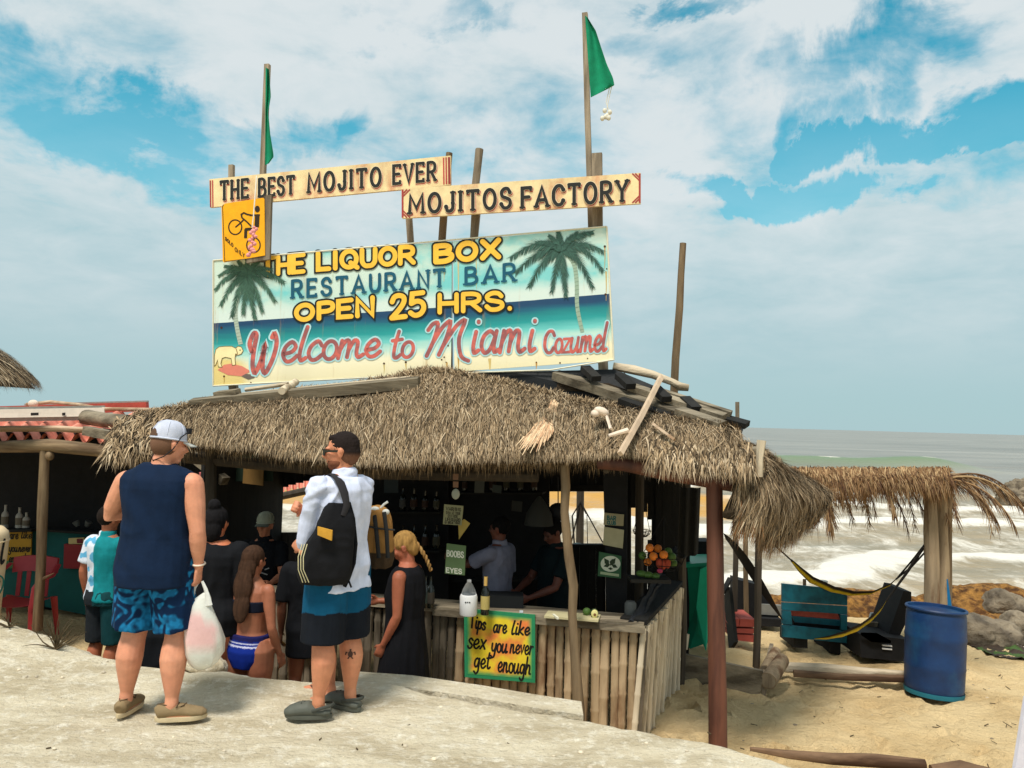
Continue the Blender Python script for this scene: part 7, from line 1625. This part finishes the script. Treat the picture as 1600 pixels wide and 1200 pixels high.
# driftwood post group with the frond roof
fs = thing('frond_shelter', at(1460, 950, 8.9), 'open beach shelter roofed with hanging dry palm fronds on driftwood posts', 'shelter')
def post_(pts, rad, mt_, wob=.10):
    b = MB(); P = [at(*p) for p in pts]; P[-1].z = -1.0; b.tube(P, rad, 16, wob=wob); b.build('post', mt_, fs)
post_([(1449, 734, 8.9), (1453, 780, 8.9), (1455, 830, 8.9), (1456, 880, 8.9), (1456, 960, 8.9)], [.050, .062, .072, .076, .08], 'drift_post', .10)
post_([(1472, 756, 9.0), (1472, 830, 9.0), (1474, 890, 9.0), (1471, 960, 9.0)], [.05, .056, .062, .06], 'drift_post', .10)
post_([(1484, 752, 9.15), (1483, 850, 9.15), (1484, 960, 9.15)], [.03, .03, .03], 'pole_wood')
b = MB(); b.tube([at(1238, 752, 9.0), at(1355, 758, 8.9), at(1440, 758, 8.82), at(1484, 757, 8.8)], [.045, .05, .055, .06], 12, wob=.06); b.build('beam', 'bleached_x', fs)
b = MB(); b.tube([at(1236, 742, 9.4), at(1350, 744, 9.3), at(1500, 746, 9.3)], .04, 10, wob=.06); b.build('beam', 'pole_wood', fs)
b = MB(); b.tube([at(1238, 742, 11.2), at(1500, 744, 11.2)], .04, 10, wob=.06); b.build('beam', 'pole_wood', fs)
random.seed(21)
FRC = [rgb(150, 118, 84), rgb(128, 98, 68), rgb(106, 78, 56), rgb(168, 140, 104), rgb(84, 60, 46)]
def frond(p0, d, L, droop, dark=1.0, spread=.3, dens=34, lw=.007, hang=.55):
    b = MB(); d = V(d).normalized(); P = []; p = V(p0); dd = d.copy(); st = L / 10
    for i in range(11): P.append(p.copy()); p = p + dd * st; dd = (dd + V((0, 0, -droop * .12))).normalized()
    b.cur = random.choice(FRC); b.tube(P, [.011 * (1 - i / 12) + .002 for i in range(11)], 6)
    for i in range(dens):
        t = (i + .5) / dens; k = min(9, int(t * 10)); q = P[k].lerp(P[k + 1], t * 10 - k); tg = (P[k + 1] - P[k]).normalized(); s0 = tg.cross(V((0, 0, 1))).normalized()
        for sg in (-1, 1):
            ll = spread * (1 - .5 * abs(2 * t - .8)) * ru(.6, 1.2); dv = (tg * ru(.5, 1.0) + s0 * sg * ru(.15, .6) + V((0, 0, -hang * ru(.5, 1.3)))).normalized(); m_ = q + dv * ll * .5; e = m_ + (dv + V((0, 0, -.35 * ru(0, 1.5)))).normalized() * ll * .5
            w_ = dv.cross(V((ru(-.3, .3), ru(-1, 1), ru(0, .6)))).normalized() * lw * ru(.6, 1.2); c = random.choice(FRC); kk = ru(.6, 1.3) * dark; b.add([q - w_ * .5, q + w_ * .5, m_ + w_ * .5, m_ - w_ * .5, e], [(0, 1, 2, 3), (3, 2, 4)], tuple(x * kk for x in c))
    b.build('palm_frond', 'thatch', fs, smooth=False)
for i in range(17):                 # laid side by side, tips hanging over the near beam
    x = 1240 + i * 15.5 + ru(-3, 3); base = at(x + ru(-4, 6), 741, 9.7 + ru(0, .4)); frond(base, (ru(-.15, .35), -1, .10), ru(.85, 1.15), 1.3 + ru(0, .5), 1.0, .30, 30)
for i in range(10):
    x = 1250 + i * 25; frond(at(x, 740, 10.6), (ru(-.2, .3), -1, .02), 1.1, .6, .9, .3, 24)
for (x, y, d, L, dr) in ((1262, 752, (.35, -.5, -.25), .62, 2.4), (1275, 750, (.25, -.6, -.4), .6, 2.6), (1356, 745, (.45, -.6, -.1), .55, 2.2), (1480, 748, (.9, -.25, .25), 1.0, 1.5), (1485, 746, (.95, -.1, .15), 1.05, 1.35), (1480, 750, (.8, -.4, .0), .85, 1.4), (1488, 744, (1, .1, .25), .95, 1.15), (1476, 752, (.7, -.3, -.1), .7, 1.3)):
    frond(at(x, y, 8.85), d, L, dr, .75, .34, 40, .008)
def FP(u, v): return at(1232 + 252 * u, 739 + 4 * v, 10.0 - 1.25 * v) + V((0, 0, .05 * math.sin(3.14 * v) - .03))
b = MB(); blades(b, FP, 2600, .35, .012, 1, .3, .04, FRC, 0, 1, nrm=V((0, 0, 1)), droop=.1)
def FH(u, v):
    x = 1234 + 250 * u; drop = interp(x, [(1234, 60), (1262, 92), (1285, 52), (1320, 46), (1370, 30), (1420, 26), (1450, 40), (1484, 30)]) * (.75 + .5 * abs(mn.noise(V((x * .09, 0, 2)))))
    return at(x + 10 * v, 741 + drop * v, 8.74 - .10 * math.sin(3 * v))
blades(b, FH, 1500, .20, .009, 1, .18, .02, FRC, 0, .6, nrm=V((0, -1, .2)), droop=.2); blades(b, FH, 700, .26, .008, 1, .25, .03, FRC, .3, 1, nrm=V((0, -1, .2)), droop=.4)
blades(b, lambda u, v: at(1232 + 250 * u, 737 + 14 * v, 8.74 - .05 * v), 1600, .16, .010, 1, .3, .03, FRC[:4], 0, 1, nrm=V((0, -1, .2)), droop=.4)
tag(b.build('dry_fronds', 'thatch', fs, smooth=False), kind='stuff')
# blue barrel
br = thing('blue_barrel', at(1459, 1080, 8.3), 'large blue plastic barrel leaning slightly on the sand', 'barrel')
bz = V((at(1459, 1082, 8.3).x, 8.3, at(1459, 1082, 8.3).z - .01)); Rb = Matrix.Rotation(R(2.5), 3, 'Y') @ Matrix.Rotation(R(-2), 3, 'X'); br.location = bz
Hb = .86
b = MB(); b.lathe(bz, [(.262, 0), (.272, .015), (.277, .10), (.282, .26), (.287, .285), (.283, .31), (.285, .55), (.290, .575), (.284, .60), (.282, .72), (.278, .80), (.270, .838)], 48, Rb, caps=True); b.build('barrel_body', 'barrel', br)
b = MB(); rs = [[bz + Rb @ V((math.cos(t) * r_, math.sin(t) * r_, z)) for t in [6.2832 * k / 48 for k in range(48)]] for r_, z in ((.270, .835), (.288, .842), (.292, .856), (.286, .868), (.266, .866), (.262, .80))]; b.rings(rs, caps=False); b.build('rim', 'barrel', br)
b = MB(); b.lathe(bz, [(.258, .815), (.26, .82)], 40, Rb); b.build('contents', 'black', br)
b = MB(); b.cur = rgb(30, 104, 122); b.lathe(bz, [(.277, .004), (.281, .03), (.281, .05)], 48, Rb, caps=False); b.build('worn_band', 'vcol', br)
b = MB(); b.cur = rgb(20, 90, 130); p = at(1481, 955, 8.6); b.add([p, p + V((.05, 0, 0)), at(1481, 905, 8.7), at(1479, 905, 8.7)], [(0, 1, 2, 3)]); T_(b.build('blue_cloth_strip', 'vcloth'), 'blue strip of cloth rising out of the barrel along the post', 'cloth')
# teal bench seen from behind
tc_ = thing('teal_chair', at(1275, 1012, 9.8), 'teal wooden beach chair seen from behind with a red slatted opening', 'chair')
fr = face(9.75)
def board(quad, mt_, name='back_board', th=.035, Yo=0):
    b = MB(); f2 = face(9.75 + Yo); b.slab([f2.pt(*p) for p in quad], V((0, 1, 0)), th); b.build(name, mt_, tc_, smooth=False)
board([(1222, 912), (1324, 922), (1324, 946), (1222, 940)], 'teal_paint'); board([(1222, 941.5), (1324, 947.5), (1324, 960), (1222, 953)], 'teal_paint')
board([(1222, 954), (1236, 955.2), (1238, 976), (1222, 975)], 'teal_paint'); board([(1314, 960.5), (1324, 961.5), (1324, 985), (1314, 984)], 'teal_paint')
board([(1222, 976.5), (1324, 986.5), (1323, 1005), (1222, 995)], 'teal_paint')
board([(1224, 944), (1323, 950), (1322, 988), (1224, 980)], 'black', 'dark_backing', .02, .3); board([(1235, 952), (1308, 957), (1313, 968), (1238, 962)], 'red_paint', 'slat', .03, .10); board([(1238, 963.5), (1314, 969.5), (1312, 978), (1242, 972)], 'teal_paint', 'slat', .03, .14)  # black panel added behind so the gaps between boards stay dark
board([(1240, 973), (1316, 979), (1316, 990), (1240, 984)], 'black', 'slat', .03, .2)
board([(1240, 994), (1262, 996), (1262, 1013), (1240, 1012)], 'dark_board', 'leg', .5, .06); board([(1296, 999), (1314, 1001), (1313, 1024), (1296, 1020)], 'dark_board', 'leg', .5, .06)
b = MB(); b.tube([at(1257, 925, 10.0), at(1257, 905, 10.0)], .022, 8); T_(b.build('stub_post', 'pole_wood'), 'short brown stub showing above the teal chair', 'stub')
b = MB(); b.cur = rgb(220, 215, 205); b.lathe(V(at(1286, 921, 10.1)), [(.05, -.05), (.055, .11), (.048, .112)], 14); T_(b.build('white_cup', 'vcol'), 'white cup showing above the top edge of the teal chair', 'cup')
# red chair
rc = thing('red_chair', at(1163, 1005, 9.9), 'low red wooden beach chair behind the post', 'chair')
for (q, nm) in (([(1144, 968), (1156, 967), (1154, 979), (1142, 979)], 'seat_slat'), ([(1157, 967), (1180, 968), (1180, 980), (1155, 979)], 'seat_slat'), ([(1143, 982), (1180, 983), (1180, 990), (1143, 989)], 'side_board'), ([(1143, 991), (1180, 993), (1180, 1004), (1146, 1000)], 'side_board')):
    b = MB(); f2 = face(9.8); b.slab([f2.pt(*p) for p in q], V((0, 1, 0)), .4 if nm == 'side_board' else .5); b.build(nm, 'red_paint', rc, smooth=False)
b = MB(); b.beam(at(1137, 925, 10.1), at(1146, 1010, 9.7), .3, .04, (1, 0, 0)); b.build('back_slat', 'dark_board', rc, smooth=False)
b = MB(); b.beam(at(1140, 905, 10.3), at(1130, 925, 9.9), .05, .05, (1, 0, 0)); b.build('arm_board', 'dark_board', rc, smooth=False)
# dark adirondack chairs
def chair2(nm, boards, label):
    o = thing(nm, at(*boards[0][1][0], boards[0][2]), label, 'chair')
    for (pn, q, Y, th, n_, mt_) in boards:
        b = MB(); f2 = face(Y); b.slab([f2.pt(*p) for p in q], V(n_).normalized(), th); b.build(pn, mt_, o, smooth=False)
chair2('black_chair', [('side_board', [(1343, 990), (1422, 1000), (1424, 1035), (1345, 1027)], 9.4, .6, (0, 1, 0), 'black'), ('seat_slat', [(1345, 988), (1370, 989), (1392, 1001), (1362, 999)], 9.35, .03, (0, 0, -1), 'old_wood'), ('back_board', [(1412, 923), (1424, 925), (1424, 955), (1402, 1002), (1385, 1000)], 9.6, .5, (0, 1, 0), 'black'), ('seat_slat', [(1356, 972), (1390, 974), (1384, 988), (1350, 985)], 9.9, .04, (0, 1, 0), 'old_wood'), ('seat_slat', [(1362, 958), (1384, 959), (1381, 971), (1358, 970)], 10.1, .04, (0, 1, 0), 'metal'), ('seat_slat', [(1386, 959), (1396, 960), (1390, 972), (1383, 971)], 10.1, .04, (0, 1, 0), 'metal'), ('rail', [(1379, 1007.5), (1394, 1009), (1394, 1011), (1379, 1009.5)], 9.38, .02, (0, 1, 0), 'white'), ('rail', [(1379, 1012.5), (1394, 1014), (1394, 1016), (1379, 1014.5)], 9.38, .02, (0, 1, 0), 'white')], 'black wooden beach chair with grey seat boards left of the barrel')
chair2('dark_chair', [('back_board', [(1150, 905), (1190, 915), (1220, 960), (1205, 975), (1150, 968)], 11.0, .3, (0, 1, 0), 'black'), ('seat_slat', [(1188, 944), (1222, 946), (1222, 962), (1186, 960)], 10.9, .04, (0, 1, 0), 'metal'), ('side_board', [(1186, 966), (1222, 968), (1222, 980), (1186, 978)], 10.8, .5, (0, 1, 0), 'black')], 'dark beach chair half hidden behind the thin poles')
# hammocks
def hammock(name, segs, label, rope_segs):
    o = thing(name, at(*segs[len(segs) // 2][:3]), label, 'hammock')
    P = [at(*s_[:3]) for s_ in segs]; b = MB(); n = len(P); rs = []
    cols2 = []
    b.v = []; nu = 6
    for i, s_ in enumerate(segs):
        w_ = s_[3]; tilt = s_[4]
        for k in range(nu + 1):
            f = k / nu - .5; b.v.append(P[i] + V((0, f * w_ * .8, -f * w_ * tilt - .15 * w_ * (1 - 4 * f * f)))); b.c.append(rgb(214, 188, 40) if (k in (2, 3, 4)) else rgb(36, 30, 26))
    for i in range(n - 1):
        for k in range(nu): a = i * (nu + 1) + k; b.f.append((a, a + 1, a + nu + 2, a + nu + 1)); b.mi.append(0)
    b.build('cloth', 'yellow_cloth', o)
    for rsg in rope_segs: b = MB(); b.tube([at(*p) for p in rsg], .010, 6); b.build('rope', 'dark_rope', o)
hammock('hammock', [(1236, 875, 9.4, .05, .6), (1250, 890, 9.45, .10, .7), (1268, 906, 9.5, .16, .6), (1300, 920, 9.55, .22, .4), (1330, 926, 9.6, .24, .3), (1360, 925, 9.55, .2, .3), (1390, 913, 9.4, .13, .4), (1405, 900, 9.3, .06, .5)], 'far yellow and black hammock slung between the thin pole and the driftwood posts', [[(1192, 836, 8.8), (1215, 856, 9.1), (1238, 877, 9.4)], [(1403, 902, 9.3), (1425, 876, 9.1), (1447, 848, 8.95)], [(1400, 905, 9.3), (1425, 885, 9.1), (1448, 860, 8.95)]])
hammock('hammock', [(1385, 938, 9.0, .07, .9), (1376, 952, 8.98, .13, .9), (1362, 966, 8.95, .18, .8), (1342, 980, 8.9, .20, .7), (1318, 990, 8.9, .18, .6), (1292, 996, 8.95, .12, .5), (1272, 998, 9.0, .03, .4)], 'near yellow and black hammock whose end hangs low before the teal chair', [[(1386, 937, 9.0), (1412, 900, 8.95), (1440, 858, 8.92), (1448, 845, 8.92)], [(1384, 940, 9.0), (1418, 895, 8.96), (1448, 850, 8.94)]])
b = MB(); b.cur = rgb(28, 26, 28)
b.grid(lambda u, v: at(1130 + 90 * u + 4 * v, 838 + 128 * u ** 1.15 + (6 + 26 * math.sin(math.pi * min(1, u * .9 + .05))) * (v - .5), 9.4 + .3 * v), 30, 5)
o = b.build('dark_hammock', 'vcloth'); T_(o, 'dark hammock stretched down from behind the red post towards the teal chair', 'hammock')
# sargassum heaps, rocks and stained ground at the shore
def heap(name, tab, Y0, Y1, zb, mt_, label, cat, seed, amp=.05, kind=None):
    b = MB(); nu, nv = 110, 26; x0, x1 = tab[0][0], tab[-1][0]
    def P(u, v):
        x = x0 + (x1 - x0) * u; h = interp(x, tab); y = Y0 + (Y1 - Y0) * v; s_ = math.sin(math.pi * v) ** .7
        return V((x, y + .2 * fbm(x * .8, v, seed), zb - .08 + h * s_ + amp * fbm(x * 3, y * 3, seed) * s_ + amp * .5 * fbm(x * 9, y * 9, seed) * s_))
    b.grid(P, nu, nv); return tag(b.build(name, mt_), label, cat, kind=kind)
heap('seaweed_heap', [(3.5, .10), (4.4, .22), (5.0, .36), (5.6, .42), (6.2, .36), (6.7, .30), (7.4, .52), (8.0, .56), (8.4, .40), (9.2, .2), (11, .2), (14, .1)], 12.0, 13.9, -1.02, 'sargassum', 'long heaps of rust orange seaweed washed up along the waterline', None, 3, .07, 'stuff')
heap('seaweed_heap', [(6.1, .05), (6.6, .22), (7.4, .26), (8.0, .2), (9, .22), (10.5, .1)], 11.2, 12.3, -.96, 'sargassum', 'lower seaweed heap in front of the long heaps', None, 8, .06, 'stuff')
heap('seaweed_heap', [(2.5, .0), (3.0, .15), (3.9, .16), (4.6, .05)], 12.4, 13.4, -1.1, 'sargassum', 'small seaweed strip behind the dark chairs', None, 18, .05, 'stuff')
def boulder(px, py, Y, r_, label, mt_='rock', seed=1):
    b = MB(); c = at(px, py, Y); b.ell(c, r_, None, 70, 44)
    b.v = [c + (p - c) * (1 + .10 * abs(fbm((p.x - c.x) * 9 + seed, (p.y - c.y) * 9, (p.z - c.z) * 9)) + .26 * fbm((p.x - c.x) * 2.5 / r_[0] * .5 + seed, (p.y - c.y) * 2.2 + (p.z - c.z) * 3, seed)) for p in b.v]; T_(b.build('boulder', mt_), label, 'rock')
boulder(1535, 990, 10.6, (.46, .35, .22), 'broad grey beach rock right of the barrel', seed=2); boulder(1592, 978, 10.9, (.22, .25, .18), 'darker rock at the right edge beside the broad grey one', seed=5)
boulder(1570, 948, 12.4, (.30, .3, .24), 'brown rock bulging out of the orange seaweed', seed=9); boulder(1594, 785, 40, (1.0, 1.0, 1.1), 'far wet rock in the surf at the right edge', seed=4)
b = MB(); b.cur = rgb(52, 46, 36)
def WG2(u, v): x, y = 5.9 + 4.2 * u, 9.75 + 1.3 * v; return V((x, y - .3 * u, sand_z(x, y) + .015 + .05 * max(0, fbm(x * 7, y * 7, 3)) + .03 * abs(fbm(x * 20, y * 20, 3))))
def wc(u, v):
    n_ = fbm(u * 9, v * 5, 7); return rgb(60, 84, 36) if (u < .14 and n_ > 0) else (rgb(190, 176, 166) if n_ > .35 else tuple(q * (1 + .5 * fbm(u * 30, v * 30)) for q in rgb(58, 46, 36)))
b.grid(WG2, 150, 70, wc); T_(b.build('weedy_stones', 'vcol'), 'dark weed covered stony strip behind the sand right of the barrel', None).__setitem__('kind', 'stuff')
# bits on the sand and rock
random.seed(5)
b = MB()
for k in range(110):
    x, y = ru(1.6, 7), ru(5.6, 10.5); z = sand_z(x, y) + .004; a = ru(0, 3.14); l_ = ru(.02, .10); b.tube([V((x, y, z + .004)), V((x + math.cos(a) * l_, y + math.sin(a) * l_, z + ru(.004, .02)))], ru(.002, .006), 5)
tag(b.build('twig_litter', 'twig'), 'small dark twigs and weed bits scattered on the sand', None, kind='stuff')
b = MB()
for k in range(26):
    x, y = ru(-4, 1.5), ru(2.6, 5.2); z = rock_top(x, y, 9) + .003; a = ru(0, 3.14); l_ = ru(.008, .03); b.tube([V((x, y, z)), V((x + math.cos(a) * l_, y + math.sin(a) * l_, z + .004))], ru(.002, .005), 5)
tag(b.build('twig_litter', 'twig'), 'tiny twigs scattered on the rock slab', None, kind='stuff')
b = MB()
for k in range(900):
    x, y = ru(-6, 2.2), 2.2 + 4.2 * rnd() ** 1.2
    if y > edge_y(x) - .1: continue
    r_ = .003 + .012 * rnd() ** 5; k_ = ru(.6, 1.25); b.cur = tuple(q * k_ for q in rgb(214, 200, 176)); b.ell(V((x, y, rock_top(x, y, edge_y(x) - y) + r_ * .3)), (r_ * ru(.8, 1.5), r_, r_ * .7), None, 6, 4)
tag(b.build('pebbles', 'vcol'), 'small pale pebbles and grit scattered over the rock slab', None, kind='stuff')
b = MB()
for k in range(420):
    x, y = ru(1.3, 8), ru(5.2, 11); r_ = .004 + .016 * rnd() ** 5; k_ = ru(.35, 1.0); b.cur = tuple(q * k_ for q in rgb(200, 180, 150)); b.ell(V((x, y, sand_z(x, y) + r_ * .3)), (r_ * 1.3, r_, r_ * .7), None, 6, 4)
tag(b.build('pebbles', 'vcol'), 'small pebbles scattered over the beach sand', None, kind='stuff')
def bush(px, py, n_, s_, label):
    c = atz(px, py, .09); c.z = rock_top(c.x, c.y, edge_y(c.x) - c.y) + .005; b = MB()
    for k in range(n_):
        a = 6.28 * k / n_ + ru(-.2, .2); e = random.choice((.15, .25, .5, .9, 1.2)); L = s_ * ru(.6, 1.15); P = [c.copy()]; d = V((math.cos(a) * math.cos(e), math.sin(a) * math.cos(e), math.sin(e)))
        for j in range(5): d = (d + V((ru(-.25, .25), ru(-.25, .25), ru(-.2, .22)))).normalized(); P.append(P[-1] + d * L / 5)
        for q in P[1:]: q.z = max(q.z, c.z + .006)
        b.tube(P, [.006, .0055, .0045, .0035, .0025, .0015], 6)
    b.cur = rgb(90, 90, 50)
    o = b.build('dry_bush', 'twig'); T_(o, label, 'plant')
bush(88, 1010, 19, .24, 'small dry leafless shrub growing from the pale rock at left'); bush(14, 985, 12, .14, 'flat dead tuft on the rock at the far left edge')
# raised ridge of rock at left with broken stones
boulder(322, 1040, 5.95, (.16, .12, .07), 'flat pale stone at the rim behind the legs of the man in the cap', 'rock_slab', 3); boulder(285, 1026, 6.1, (.14, .10, .06), 'chipped pale stone left of the flat one at the rock rim', 'rock_slab', 6)
b = MB(); b.cur = rgb(210, 205, 215); b.slab([at(1604, 1090, 3.2), at(1640, 1090, 3.2), at(1640, 1230, 3.2), at(1582, 1230, 3.2)], V((0, 1, 0)), .02); T_(b.build('white_board', 'vcol', smooth=False), 'sliver of a white panel at the lower right edge', 'panel')
